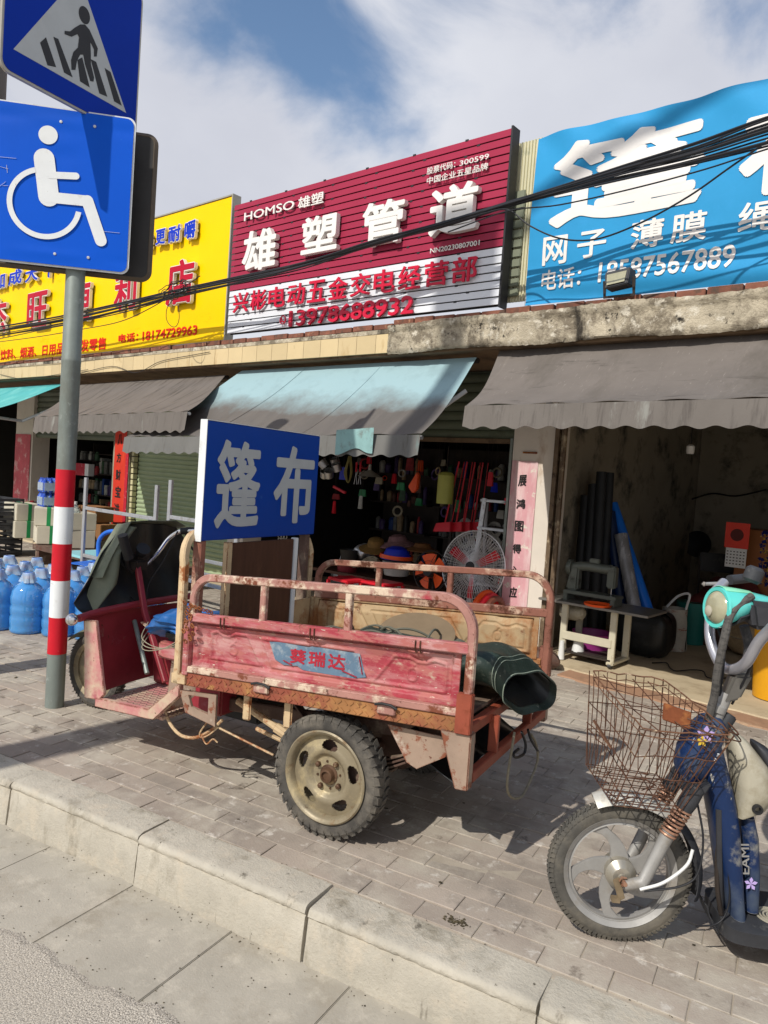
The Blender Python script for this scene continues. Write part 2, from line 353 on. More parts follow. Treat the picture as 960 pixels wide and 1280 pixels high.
# ================================================================== GROUND
KA = R_(10.5); KX = Vector((math.cos(KA), math.sin(KA), 0)); KY = Vector((-math.sin(KA), math.cos(KA), 0)); KO = Vector((-2, 1.85, 0))
def K(x, y, z=0): return KO+KX*x+KY*y+EZ*z
def kinv(p): d = Vector(p)-KO; return d.dot(KX), d.dot(KY)
# asphalt
s = NT('asphalt'); c1 = s.mix(s.ramp(s.noise(230, 3, .6), .38, .64), hexc('#645e55'), hexc('#e0d6c5'))
c2 = s.mix(s.math('MULTIPLY', s.ramp(s.noise(2.2, 5, .6), .35, .7), .45), c1, hexc('#b4aa9a')); vo = s.n.new('ShaderNodeTexVoronoi'); vo.inputs['Scale'].default_value = 120; s.L(s.tc.outputs['Object'], vo.inputs['Vector'])
c3 = s.mix(s.ramp(vo.outputs['Distance'], .05, .5), hexc('#b8ae9c'), c2); c3 = s.mix(.55, c2, c3)
s.L(c3, s.b.inputs['Base Color']); s.b.inputs['Roughness'].default_value = .95
s.bump(s.math('ADD', s.math('MULTIPLY', vo.outputs['Distance'], -.6), s.noise(210, 4, .8)), .7, .005); m_asph = s.m
m_gut = M('gutter_concrete', '#a59e90', .92, 0, .12, 2.5, .5, 120, [('#938a7a', .5, .70, 3.5), ('#b8b0a0', .5, .72, 9), ('#7c7466', .60, .72, 2.2), ('#6c6558', .68, .71, 40)])
m_kerb = M('kerb_concrete', '#b0a99a', .92, 0, .14, 5, .9, 70, [('#8b8373', .52, .66, 5, (1, 1, .35)), ('#b8ae9c', .52, .66, 9), ('#6a6458', .60, .70, 7, (1.5, 1.5, .25)), ('#585246', .66, .70, 30)], bd=.006)
m_sand = M('joint_sand', '#a59a8a', .95, 0, .12, 9, .4, 150, [('#6f665a', .55, .7, 6)])
m_brick = M('paving_brick', '#9b8f82', .9, 0, .12, 3, .6, 110, [('#aea596', .45, .60, 2.3), ('#8a8075', .52, .66, 3.2), ('#bcb4a8', .58, .66, 12), ('#6b6156', .62, .70, 5), ('#544c44', .68, .71, 45)], island=.26)
mb = MB()
def edge(x): return -.548+.012*math.sin(x*3.1)+.014*math.sin(x*11.3+1)+.008*math.sin(x*37)+.006*math.sin(x*71)
xs = [-40, -30, -20, -12]+[-8+k*.02 for k in range(700)]+[8, 20, 60]
for a, b in zip(xs, xs[1:]):
    p = [K(a, edge(a), -.189), K(b, edge(b), -.189), K(b, edge(b)-.03, -.183), K(a, edge(a)-.03, -.183), K(b, -60, -.183), K(a, -60, -.183)]
    i = [mb.vv(q) for q in p]; mb.ff((i[0], i[1], i[2], i[3])); mb.ff((i[3], i[2], i[4], i[5]))
o = mb.build('road', m_asph, smooth=False); struct(o)
mb = MB(); mb.box(-30, 30, -.61, -.09, -.3, -.196); x = -30.0
while x < 30:
    L_ = .508; j = random.uniform(-.002, .002)
    mb.box(x+.0012, x+L_-.0012, -.62, -.10, -.29, -.19+j); x += L_
for i, v in enumerate(mb.v): mb.v[i] = K(v.x, v.y, v.z)
o = mb.build('gutter', m_gut, bevel=.003); struct(o)
# kerb stones with rounded nose
mb = MB(); x = -.539-.82*30
while x < 20:
    L_ = .815; dy = random.uniform(-.007, .007); dz = random.uniform(-.005, .005); n = 48
    prof = [(.07, -.1), (.07, .004), (-.07, .004)] + [(-.07+.033*math.cos(R_(a)), -.03+.033*math.sin(R_(a))) for a in (90, 115, 140, 165, 185)] + [(-.112, -.045), (-.118, -.06), (-.165, -.16), (-.16, -.3)]
    prof = [(.07, -.1), (.07, .004), (-.074, .004), (-.087, .001), (-.095, -.004), (-.100, -.012), (-.101, -.022), (-.093, -.032), (-.097, -.040), (-.105, -.12), (-.112, -.20), (-.112, -.26)]
    rows = []
    for k in range(n+1):
        xx = x+.004+(L_-.006)*k/n; e = random.uniform(.002, .007) if k in (0, n) else random.choice((0, 0, 0, .003))
        rows.append([mb.vv(K(xx, yy+dy+(random.uniform(-.0022, .0022)+(.006*max(0, math.sin(xx*9+j)*math.sin(xx*23)-.5)) if j > 1 else 0)+(e if j > 1 else 0), zz+dz+random.uniform(-.0012, .0012)-(e*.6 if 0 < j < 8 else 0))) for j, (yy, zz) in enumerate(prof)])
    for a, b in zip(rows, rows[1:]):
        for j in range(len(prof)-1): mb.ff((a[j], b[j], b[j+1], a[j+1]))
    mb.ff(rows[0]); mb.ff(rows[-1][::-1]); x += .82
n0 = len(mb.v); i = [mb.vv(K(a, b, c)) for a in (-25, 20) for b, c in ((.066, -.006), (-.06, -.012), (-.080, -.05), (-.098, -.20))]
for k in range(3): mb.ff((i[k], i[k+4], i[k+5], i[k+1]))
o = mb.build('kerb', m_kerb, angle=50); struct(o)
mb = MB()
mb.hexa([K(-30, .05, -.3), K(30, .05, -.3), K(30, 16, -.3), K(-30, 16, -.3)], [K(-30, .05, -.0045), K(30, .05, -.0045), K(30, 16, -.0045), K(-30, 16, -.0045)])
o = mb.build('pavement_bed', m_sand, smooth=False); struct(o)
mb = MB(); r = 0; bw, bl = .1075, .221
while r < 75:
    y0 = .082+r*bw
    for c in range(-62, 36):
        x0 = .375-bl+c*bl+(r % 2)*bl/2+random.uniform(-.002, .002)
        ctr = K(x0+bl/2, y0+bw/2)
        if ctr.y > 5.62 or ctr.x < -14.5 or ctr.x > 3.5: continue
        g = random.uniform(.0012, .0028); ch = .0028; dz = random.uniform(-.0018, .0022); tx = random.uniform(-.0014, .0014); ty = random.uniform(-.0014, .0014)
        if random.random() < .08: tx *= 2.5; ty *= 2.5; dz -= random.uniform(.0005, .0025)
        P = []
        for (a, b) in ((0, 0), (1, 0), (1, 1), (0, 1)):
            P.append((x0+g+a*(bl-2*g), y0+g+b*(bw-2*g), a, b))
        lo = [mb.vv(K(p[0], p[1], -.012)) for p in P]
        md = [mb.vv(K(p[0], p[1], dz-.0018+tx*(p[2]*2-1)+ty*(p[3]*2-1))) for p in P]
        hi = [mb.vv(K(p[0]+(ch if p[2] == 0 else -ch), p[1]+(ch if p[3] == 0 else -ch), dz+tx*(p[2]*2-1)+ty*(p[3]*2-1))) for p in P]
        mb.ff(hi)
        for k in range(4):
            k2 = (k+1) % 4; mb.ff((md[k], md[k2], hi[k2], hi[k])); mb.ff((lo[k], lo[k2], md[k2], md[k]))
    r += 1
o = mb.build('pavement', m_brick, smooth=False); struct(o)
# shopfront concrete apron and floors (one sheet, runs into the shops)
m_apr = M('apron_concrete', '#b9a98c', .85, 0, .1, 2, .25, 100, [('#9c8b70', .52, .7, 3), ('#8b7a64', .64, .74, 9)])
m_strip = M('reddish_kerb_tile', '#a07c62', .85, 0, .1, 5, .25, 90, [('#8a6e58', .5, .7, 6), ('#b59c80', .55, .72, 5)])
mb = MB()
ap = lambda x: 5.62+.10*(1-min(1, max(0, (x+3)/2)))*.9+.008*math.sin(x*9)+.006*math.sin(x*23)
for k in range(180):
    a, b = -15+k*.1, -14.9+k*.1
    i = [mb.vv(p) for p in ((a, ap(a), -.01), (b, ap(b), -.01), (b, ap(b)+.01, .022), (a, ap(a)+.01, .022), (b, 11.4, .03), (a, 11.4, .03))]
    mb.ff((i[0], i[1], i[2], i[3])); mb.ff((i[3], i[2], i[4], i[5]))
o = mb.build('shop_floor', m_apr, smooth=False); struct(o)
mb = MB()
for k in range(150):
    a, b = -2.6+k*.04, -2.56+k*.04; f = lambda x: ap(x)-.22-.02*math.sin(x*5)-.01*math.sin(x*31)
    mb.hexa([(a, f(a), -.01), (b, f(b), -.01), (b, ap(b)+.004, -.01), (a, ap(a)+.004, -.01)], [(a, f(a)+.006, .012), (b, f(b)+.006, .012), (b, ap(b)+.004, .012), (a, ap(a)+.004, .012)])
o = mb.build('apron_strip', m_strip, smooth=False); struct(o)
# distant ground beyond the row so that the horizon closes
mb = MB(); mb.box(-400, 400, 11.4, 600, -.4, -.3); mb.box(-400, -14.8, -60, 11.4, -.4, -.30); mb.box(40, 400, -60, 11.4, -.4, -.3)
o = mb.build('ground', m_sand, smooth=False); struct(o)
# scattered grit, leaves, crumbs: uncountable
m_deb = M('dry_leaf_crumbs', '#4a4230', .9, 0, .5, 60, 0, island=.8)
mb = MB()
def crumb(p, s_):
    a = random.uniform(0, 6.28); u = Vector((math.cos(a), math.sin(a), random.uniform(-.3, .3)))*s_; v = Vector((-math.sin(a), math.cos(a), random.uniform(-.3, .3)))*s_*random.uniform(.4, 1)
    mb.obox(p+EZ*s_*.4, u, v, EZ*s_*.25)
cpt = gnd(570, 1152)
for k in range(90): crumb(cpt+KX*random.gauss(0, .025)+KY*random.gauss(0, .010), random.uniform(.0015, .004))
for k in range(260):
    q = K(random.uniform(-2.5, 2.2), random.choice([.075+random.gauss(0, .012), random.uniform(.1, 3.4)])); crumb(q, random.uniform(.0008, .0022))
for k in range(420): crumb(K(random.uniform(-2, 2), random.choice([-.12+random.gauss(-.02, .015), random.uniform(-.52, -.13), -.535+random.gauss(0, .02)]), -.188), random.uniform(.001, .0025))
for k in range(60):
    q = K(random.uniform(-3, 2.4), random.uniform(.1, 3.6)); crumb(q, random.uniform(.004, .009))
o = mb.build('grit', m_deb, smooth=False); tag(o, kind='stuff')

# ================================================================== SHOP BUILDING
m_fas = M('weathered_render', '#b5aa94', .92, 0, .25, 3.5, .9, 45, [('#7e7463', .46, .58, 5), ('#d0c8b6', .55, .64, 11), ('#3a352e', .54, .64, 2.6, (1, 1, .35)), ('#24211d', .60, .67, 14)], bd=.014)
m_ftile = M('cream_wall_tile', '#cbb68c', .45, 0, .06, 3, .1, 60, [('#a98a5c', .60, .74, 5, (1, 1, .3)), ('#8f7a58', .66, .76, 8)], island=.14)
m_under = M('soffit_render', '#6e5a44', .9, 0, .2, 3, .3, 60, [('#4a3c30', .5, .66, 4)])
m_rbrick = M('old_red_brick', '#7c5040', .9, 0, .2, 12, .5, 80, [('#4f4238', .5, .66, 9), ('#b48464', .6, .72, 14)], island=.5)
m_pwhite = M('whitewashed_pillar', '#d6ccbe', .8, 0, .06, 3, .25, 60, [('#b49c84', .58, .74, 4, (1, 1, .4)), ('#8a7664', .68, .76, 9)])
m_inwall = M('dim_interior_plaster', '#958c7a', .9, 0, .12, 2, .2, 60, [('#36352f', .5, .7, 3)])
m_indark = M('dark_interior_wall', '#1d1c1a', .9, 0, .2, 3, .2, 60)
m_shut = M('green_grey_shutter', '#9dab88', .5, 0, .06, 3, .05, 40, [('#7d8468', .58, .75, 4, (1, 1, .4))])
m_shutc = M('cream_shutter_edge', '#c9c29a', .5, 0, .08, 3, .05, 40)
bld = thing('shop_building', 'low row of open-fronted shops under one long concrete fascia, behind the tricycle', 'shops', (0, 0, 0))
SB, STP = 2.605, 2.815                     # fascia bottom and top, at Y 5.05
mb = MB()                                 # slab
XL, XR, XT = -16.0, 4.0, -4.25
mb.box(XT, XR, 5.05, 12, SB, STP+.01)
fs = mb
o = mb.build('roof_slab', m_fas, bld, smooth=False)
# give the front lip an uneven face
mb = MB(); nx = 330
def lip(i, j):
    x = XT+(XR-XT)*i; z = SB-.02+(STP+.035-SB)*j; rr = .006*math.sin(x*7)+.005*math.sin(x*19+z*9)+random.uniform(-.003, .003)
    return (x, 5.035+rr-(.02 if j > .82 else 0)+(.02 if j < .08 else 0), z+(.008*math.sin(x*5)+random.uniform(-.004, .004))*(1 if j in (0, 1) else 0))
mb.grid(lip, nx, 12, th=.03); mb.build('fascia', m_fas, bld, smooth=True, angle=60)
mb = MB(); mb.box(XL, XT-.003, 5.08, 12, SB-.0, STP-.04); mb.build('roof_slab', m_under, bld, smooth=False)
mb = MB(); x = XL
while x < XT-.1:
    wd = .232; mb.box(x+.002, min(x+wd, XT-.004)-.002, 5.055, 5.079, SB-.01, STP-.055); x += wd
mb.build('tile_fascia', m_ftile, bld, smooth=False)
mb = MB(); mb.box(XL, XT-.003, 5.06, 5.079, STP-.05, STP-.012); mb.build('coping', m_fas, bld, smooth=False)
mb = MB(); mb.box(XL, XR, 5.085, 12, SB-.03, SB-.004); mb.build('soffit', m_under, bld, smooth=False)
# loose course of bricks along the slab edge
mb = MB(); x = XL
while x < XR:
    L_ = random.uniform(.2, .25); h = .055+random.uniform(-.008, .006); zb = STP+.014 if x > XT else STP-.008
    if True:
        y = 5.06+random.uniform(0, .02)
        if x < XT: mb.box(x, x+L_-.012, y, y+.11, zb, zb+h*.9)
        else: mb.box(x, x+L_-.012, y+.01, y+.11, zb+.001, zb+h)
    x += L_
mb.build('brick_course', m_rbrick, bld, smooth=False, bevel=.004)
# pillars and partition walls
def wallbox(nm, x0, x1, y0, y1, z0, z1, m): return MB().box(x0, x1, y0, y1, z0, z1).build(nm, m, bld, smooth=False)
wallbox('pillar', -3.46, -3.045, 6.0, 6.28, .02, SB-.035, m_pwhite)
wallbox('pillar', -7.5, -7.2, 6.0, 6.3, .02, SB-.035, m_pwhite)
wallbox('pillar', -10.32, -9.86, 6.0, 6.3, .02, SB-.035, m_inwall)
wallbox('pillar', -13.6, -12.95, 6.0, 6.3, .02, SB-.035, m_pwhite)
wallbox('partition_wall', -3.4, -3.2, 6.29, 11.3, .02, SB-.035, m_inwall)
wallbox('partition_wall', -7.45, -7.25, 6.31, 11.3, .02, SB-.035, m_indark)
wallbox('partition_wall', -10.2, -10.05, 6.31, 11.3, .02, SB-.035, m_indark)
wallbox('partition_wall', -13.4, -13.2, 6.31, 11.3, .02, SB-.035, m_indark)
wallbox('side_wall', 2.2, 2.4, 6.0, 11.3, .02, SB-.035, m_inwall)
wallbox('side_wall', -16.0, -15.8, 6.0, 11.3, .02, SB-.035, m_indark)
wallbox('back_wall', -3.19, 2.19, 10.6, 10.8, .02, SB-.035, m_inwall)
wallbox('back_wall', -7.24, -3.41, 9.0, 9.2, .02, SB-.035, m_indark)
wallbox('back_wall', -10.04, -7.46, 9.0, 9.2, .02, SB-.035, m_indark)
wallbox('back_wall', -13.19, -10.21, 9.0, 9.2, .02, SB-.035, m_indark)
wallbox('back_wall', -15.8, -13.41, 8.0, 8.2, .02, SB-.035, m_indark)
# ceiling battens of the sewing shop
mb = MB()
for y in (6.6, 7.5, 8.4, 9.3, 10.2): mb.box(-3.19, 2.19, y, y+.05, SB-.075, SB-.036)
mb.build('ceiling_batten', m_under, bld, smooth=False)
# roller shutters
def shutter(nm, x0, x1, z0, z1, y, m, pitch=.062):
    mb = MB(); z = z0
    prof = []
    n = int((z1-z0)/pitch)
    def fn(u, v):
        zz = z0+(z1-z0)*v; ph = (v*n) % 1
        return (x0+(x1-x0)*u, y-.012*math.sin(PI*ph) if ph < .8 else y+.003, zz)
    mb.grid(fn, 1, n*8, th=.01); return mb.build(nm, m, bld, smooth=False)
shutter('roller_shutter', -9.8, -7.52, .03, 2.3, 6.12, m_shut)
wallbox('shutter_box', -9.84, -7.5, 6.02, 6.3, 2.28, SB-.036, m_inwall)
m_shutd = M('rolled_up_shutter', '#5d6450', .55, 0, .1, 3, .05, 40, [('#454838', .5, .75, 4)])
shutter('roller_shutter', -7.2, -3.47, 1.93, SB-.04, 6.05, m_shutd, .09)
wallbox('shutter_rail', -7.2, -3.47, 6.02, 6.1, 1.885, 1.925, m_under)
shutter('roller_shutter', -12.94, -10.33, 1.75, SB-.04, 6.06, m_shutd, .09)
m_jamb = M('rusty_shutter_channel', '#6e5c48', .6, .2, .3, 8, .3, 60, [('#b8a88c', .55, .66, 6), ('#3a2c22', .55, .68, 9)])
mb = MB(); mb.box(-3.04, -3.0, 5.98, 6.06, .02, SB-.04); mb.box(-2.985, -2.965, 6.0, 6.07, .02, SB-.04); mb.box(-2.95, -2.93, 5.97, 6.0, .02, 2.4)
mb.build('door_channel', m_jamb, bld, smooth=False)
m_edge = M('whitewash_streak', '#d9cfc0', .8, 0, .1, 6, .2, 60, [('#8a7a68', .55, .66, 9)])
mb = MB(); mb.box(-3.49, -3.465, 5.99, 6.05, .02, 1.93); mb.build('door_channel', m_zinc, bld, smooth=False)
mb = MB()
for k in range(22): mb.box(-9.86, -9.80, 6.03, 6.10, .1+k*.085, .1+k*.085+.07)
mb.build('shutter_guide', m_shutc, bld, smooth=False, bevel=.004)
# small iron bracket on the pillar
mb = MB(); a = at(663, 566, 6.0); mb.box(a.x-.07, a.x+.07, 5.985, 5.998, a.z-.008, a.z+.008); mb.build('iron_bracket', m_rusts, bld)

# ---------------------------------------------------------------- couplets (pasted paper strips)
m_pinkp = M('faded_pink_paper', '#cf9a9e', .8, 0, .1, 3, .15, 30, [('#dcc8c4', .46, .62, 4, (1, 1, .2)), ('#d6ccbe', .60, .63, 9)])
m_redp = M('red_couplet_paper', '#c8321c', .7, 0, .12, 3, .15, 30, [('#d86a2c', .56, .7, 4, (2, 1, .2))])
m_redpp = M('magenta_red_paper', '#b01c30', .7, 0, .12, 3, .1, 30, [('#d8a0a4', .6, .72, 16)])
m_ink = M('black_ink', (.015, .013, .013), .7, 0, .1, 9, 0)
def couplet(nm, label, x0, x1, z0, z1, y, chars, m, ch, zt, dz):
    t = thing(nm, label, 'couplet', ((x0+x1)/2, y, z0))
    mb = MB(); mb.grid(lambda u, v: (x0-(x0+x1)/2+(x1-x0)*u, -.002-.003*abs(math.sin(v*13)), (z1-z0)*v), 2, 40, th=.0015)
    mb.build('paper', m, t)
    for k, c in enumerate(chars): text('character', c, m_ink, (-ch/2, -.008, zt-z0-k*dz-ch), Vector((1, 0, random.uniform(-.1, .12))).normalized(), Vector((random.uniform(-.1, .1), 0, 1)).normalized(), ch*random.uniform(.7, .95), ch*random.uniform(.8, 1), .0015, .03, t)
    return t
couplet('wall_couplet', 'faded pink paper couplet with black brush characters pasted on the white pillar', -3.455, -3.19, .25, 1.73, 5.996, '展鸿图得心应手', m_pinkp, .105, 1.60, .205)
couplet('wall_couplet', 'bright red couplet with black characters between the dark store and the green shutter', -10.27, -9.95, .02, 2.15, 5.996, '八方财宝进门来', m_redp, .17, 1.86, .26)
couplet('wall_couplet', 'narrow magenta strip speckled with white beside the shutter guide', -9.945, -9.87, .02, 1.8, 5.99, '', m_redpp, .1, 1, .2)
couplet('wall_couplet', 'weathered red strip on the pillar at the left edge of the photo', -13.58, -13.0, .1, 1.8, 5.99, '', M('salmon_paper', '#c05058', .7, 0, .2, 3, .1, 30, [('#d8b0a8', .52, .66, 6)]), .1, 1, .2)

def root_of(o):
    while o.parent: o = o.parent
    return o
def wl(o):
    """verts were written in world space: bring them into the thing's own frame"""
    o.data.transform(root_of(o).matrix_basis.inverted()); return o
def plane(x, y, p, n):
    d = ray(x, y); p = Vector(p); n = Vector(n); return CAM+d*((p-CAM).dot(n)/d.dot(n))

# ================================================================== AWNINGS
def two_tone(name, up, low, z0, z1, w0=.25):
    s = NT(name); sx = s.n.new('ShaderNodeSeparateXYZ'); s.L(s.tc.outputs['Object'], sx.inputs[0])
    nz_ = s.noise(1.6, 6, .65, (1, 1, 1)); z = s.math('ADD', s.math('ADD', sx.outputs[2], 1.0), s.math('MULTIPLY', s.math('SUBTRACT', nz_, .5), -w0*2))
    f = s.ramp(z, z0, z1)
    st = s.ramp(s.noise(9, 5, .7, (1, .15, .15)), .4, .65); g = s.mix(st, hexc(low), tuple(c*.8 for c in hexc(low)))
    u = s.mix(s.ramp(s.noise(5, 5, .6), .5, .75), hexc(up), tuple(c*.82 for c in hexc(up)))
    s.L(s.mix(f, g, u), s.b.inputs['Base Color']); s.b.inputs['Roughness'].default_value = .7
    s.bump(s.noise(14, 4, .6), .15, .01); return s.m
m_grey = M('sooty_grey_canvas', '#6c655f', .85, 0, .14, 2, .35, 12, [('#857d75', .62, .68, 14, (4, .6, .6)), ('#45403b', .60, .72, 3.5, (.5, 2, 2)), ('#565049', .5, .72, 2.2, (1, .4, .4)), ('#787068', .60, .76, 4, (3, .3, .3))])
m_grey2 = M('streaked_grey_canvas', '#69625c', .85, 0, .1, 2, .2, 25, [('#4b4540', .52, .66, 3, (5, .5, .5)), ('#7c746c', .6, .74, 5, (3, .3, .3))])
m_val = M('grey_valance', '#6a645e', .85, 0, .08, 3, .2, 25, [('#58524d', .52, .68, 7, (3, 1, .35)), ('#84837c', .6, .72, 4, (2, 1, .5))])
m_cval = M('cyan_grey_valance', '#6c6b67', .8, 0, .1, 3, .2, 25, [('#6d8a88', .62, .70, 2.0, (1, 1, .3)), ('#55514c', .54, .7, 6, (3, 1, .4))])
m_cy = M('faded_cyan_canvas', '#4fa5a5', .7, 0, .08, 2, .15, 25, [('#6fb8b4', .5, .7, 3)])
m_iron = M('dark_iron', '#3a332e', .6, .4, .2, 8, .2, 40)
def awning(label, tl, tr, bl, br, mc, mv, vh=.17, sag=.06, sw=.17, flap=None, curve=0.0):
    tl, tr, bl, br = map(Vector, (tl, tr, bl, br))
    t = thing('awning', label, 'awning', ((tl.x+tr.x)/2, tl.y, tl.z))
    nx = int((br-bl).length/.04)
    def can(u, v):
        a = tl.lerp(tr, u); b = bl.lerp(br, u); p = a.lerp(b, v)
        p.z -= sag*math.sin(PI*v)*(1+.15*math.sin(u*9)) + .012*math.sin(u*23+v*3)*math.sin(PI*v)
        p.z -= .03*abs(math.sin(PI*u*3.5))*v*(1-v)*2+.006*math.sin(u*61+v*7)*v; p.y += .008*math.sin(u*37)*v*(1-v)*4
        return p
    mb = MB(); mb.grid(can, nx, 20, th=.003); cnp = wl(mb.build('canopy', mc, t, angle=60))
    k = 1.0/round((br-bl).length/1.15); q_ = k          # sewn seams between the canvas widths
    while q_ < .99:
        sm_ = MB(); sm_.bar([can(q_, j/20)+Vector((0, -.001, .0025)) for j in range(21)], .022, .003); wl(sm_.build('seam', mc, cnp)); q_ += k
    L_ = (br-bl).length; ns = max(1, round(L_/sw)); ph0 = 0
    def val(u, v):
        b = bl.lerp(br, u); ph = (u*ns) % 1; lobe = math.sin(PI*(u*ns))**2
        h = vh*(.88+.12*lobe); wv = .008*math.sin(u*L_*9)+.004*math.sin(u*L_*31+1)
        return b+Vector((0, -.012+wv*v-.02*v, -h*v-.004))
    mb = MB(); mb.grid(val, ns*12, 6, th=.002); wl(mb.build('valance', mv, t, angle=60))
    mb = MB(); mb.tube([bl+EX*.0+Vector((0, .012, -.022)), br+Vector((0, .012, -.022))], .016, 10); wl(mb.build('front_bar', m_alu, t))
    mb = MB(); mb.tube([tl+Vector((0, .03, -.02)), tr+Vector((0, .03, -.02))], .022, 10); wl(mb.build('roller', m_iron, t))
    for k in (.06, .94):
        b = bl.lerp(br, k); a = tl.lerp(tr, k); e = Vector((a.x+(.5 if k < .5 else -.5)*min(1, L_/3), 4.95, b.z-.06))
        mb = MB(); mb.bar([Vector((a.x, 5.35, a.z-.25)), e, b+Vector((0, .03, -.03))], .03, .04); wl(mb.build('folding_arm', m_alu, t))
    return t
a1 = awning('wide sooty grey awning with scalloped edge over the open sewing shop at right', (-3.19, 5.2, 2.582), (.9, 5.2, 2.60), (-2.91, 4.35, 2.035), (.95, 4.35, 2.09), m_grey, m_val, .165, .085)
tl = at(302, 470, 5.2); tr = at(596, 446, 5.2); bl = at(157, 546, 4.32); br = at(527, 543, 4.5)
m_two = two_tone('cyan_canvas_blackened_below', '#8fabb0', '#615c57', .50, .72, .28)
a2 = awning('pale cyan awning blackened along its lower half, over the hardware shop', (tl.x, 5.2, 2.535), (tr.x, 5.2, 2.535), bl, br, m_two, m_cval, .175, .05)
tl = at(96, 486, 5.2); tr = at(282, 474, 5.2); bl = at(45, 521, 4.35); br = at(236, 514, 4.35)
a3 = awning('grimy grey awning behind the striped post, between the teal and the pale cyan awnings', (tl.x, 5.2, 2.47), (tr.x, 5.2, 2.50), bl, br, m_grey2, m_val, .21, .03)
tr = at(74, 490, 5.2); br = at(-22, 535, 4.35)
a4 = awning('plain teal awning at the left edge of the photo', (-14.6, 5.2, 2.46), (tr.x+.2, 5.2, 2.5), (-14.2, 4.35, 1.95), (br.x, 4.35, 2.0), m_cy, m_cy, .12, .02)
# torn cyan flap hanging from the end of the hardware awning
t = thing('torn_flap', 'torn scrap of cyan canvas hanging at the right end of the blackened awning valance', 'cloth scrap', at(450, 540, 4.47))
c0 = at(424, 538, 4.44); c1 = at(471, 535, 4.46)
mb = MB(); mb.grid(lambda u, v: c0.lerp(c1, u)+Vector((0, -.03-.01*math.sin(u*9), -.20*v*(.9+.12*math.sin(u*7+1)))), 24, 8, th=.002)
wl(mb.build('cloth', M('weathered_cyan_cloth', '#84a8a6', .8, 0, .15, 6, .2, 30, [('#6b6e68', .5, .7, 7)]), t))

# ================================================================== SIGNBOARDS ON THE ROOF
m_yel_s = M('yellow_sign_face', '#f6c800', .45, 0, .04, 2, .03, 30, [('#d9a400', .6, .8, 2, (1, 1, 3))], spec=.12)
m_frame = M('sign_edge_trim', '#a9a59a', .5, .4, .1, 8, .1, 40)
m_lblue = M('sign_blue_letters', '#1436b8', .4, 0, .05, 5, 0, spec=.12); m_lred = M('sign_crimson_letters', '#b3122e', .4, 0, .05, 5, 0, spec=.12)
m_lred2 = M('sign_orange_red_letters', '#d8301c', .5, 0, .05, 5, 0, spec=.12); m_lwhite = M('sign_white_letters', '#e4e0da', .4, 0, .04, 5, 0)
m_lside = M('letter_gold_sides', '#8e7a3c', .4, .3, .1, 8, 0)
t = thing('yellow_signboard', 'yellow convenience store signboard with crimson and blue raised lettering, left of the maroon one', 'signboard', (-7, 5.2, 2.95))
YS = 5.17; ya = at(279, 425, YS); xr = at(291, 247, YS).x; zb, zt = ya.z, at(291, 245, YS).z
wl(MB().box(-13.5, xr, YS, YS+.09, zb, zt).build('panel', m_yel_s, t, bevel=.003))
mb = MB(); mb.box(xr+.002, xr+.022, YS-.015, YS+.1, zb-.02, zt+.02); mb.box(-13.5, xr, YS-.012, YS+.1, zb-.022, zb-.002); mb.box(-13.5, xr, YS-.012, YS+.1, zt+.002, zt+.02)
wl(mb.build('frame', m_frame, t, bevel=.002))
def outlined(body, px, Y, m, mo, d=.045, off=.012, parent=None, nm='letter', o2=.045):
    # white-edged raised letter: pale return behind, coloured face proud of it
    b = ptext(nm, body, mo, Y, px, d, o2, None)
    grow = .008; a = at(px[0], px[1], Y); c = at(px[2], px[3], Y)
    wl_par(b, parent)
    f = text('letter_face', body, m, (a.x+grow, Y-d-.0005, a.z+grow), EX, EZ, c.x-a.x-2*grow, c.z-a.z-2*grow, .004, off, None)
    r = root_of(parent); f.data.transform(r.matrix_basis.inverted()); f.parent = b
def wl_par(o, parent):
    o.data.transform(root_of(parent).matrix_basis.inverted()); o.parent = parent
for c, px in (('加', (-5, 364, 10, 340)), ('成', (13, 359, 31, 335)), ('大', (34, 355, 51, 331)), ('个', (56, 350, 73, 326)), ('美', (179, 315, 194, 290)), ('更', (197, 309, 211, 285)), ('耐', (213, 306, 230, 280)), ('嚼', (233, 302, 249, 274))):
    outlined(c, px, YS-.03, m_lblue, m_lwhite, .035, .028, t, 'blue_letter', .06)
for c, px in (('杰', (-14, 420, 13, 371)), ('旺', (36, 412, 64, 362)), ('便', (91, 406, 118, 350)), ('利', (145, 392, 176, 336)), ('店', (210, 385, 248, 321))):
    outlined(c, px, YS-.03, m_lred, m_lwhite, .04, .026, t, 'red_letter', .045)
o = ptext('goods_line', '主营：饮料、烟酒、日用品等批发零售', m_lred2, YS-.003, (-22, 453, 133, 421), .004, .02); wl_par(o, t)
o = ptext('phone_label', '电话：', m_lred2, YS-.003, (148, 429, 173, 415), .004, .03); wl_par(o, t)
o = ptext('phone_number', '18174729963', m_lred2, YS-.003, (178, 426, 247, 406), .004, .03); wl_par(o, t)

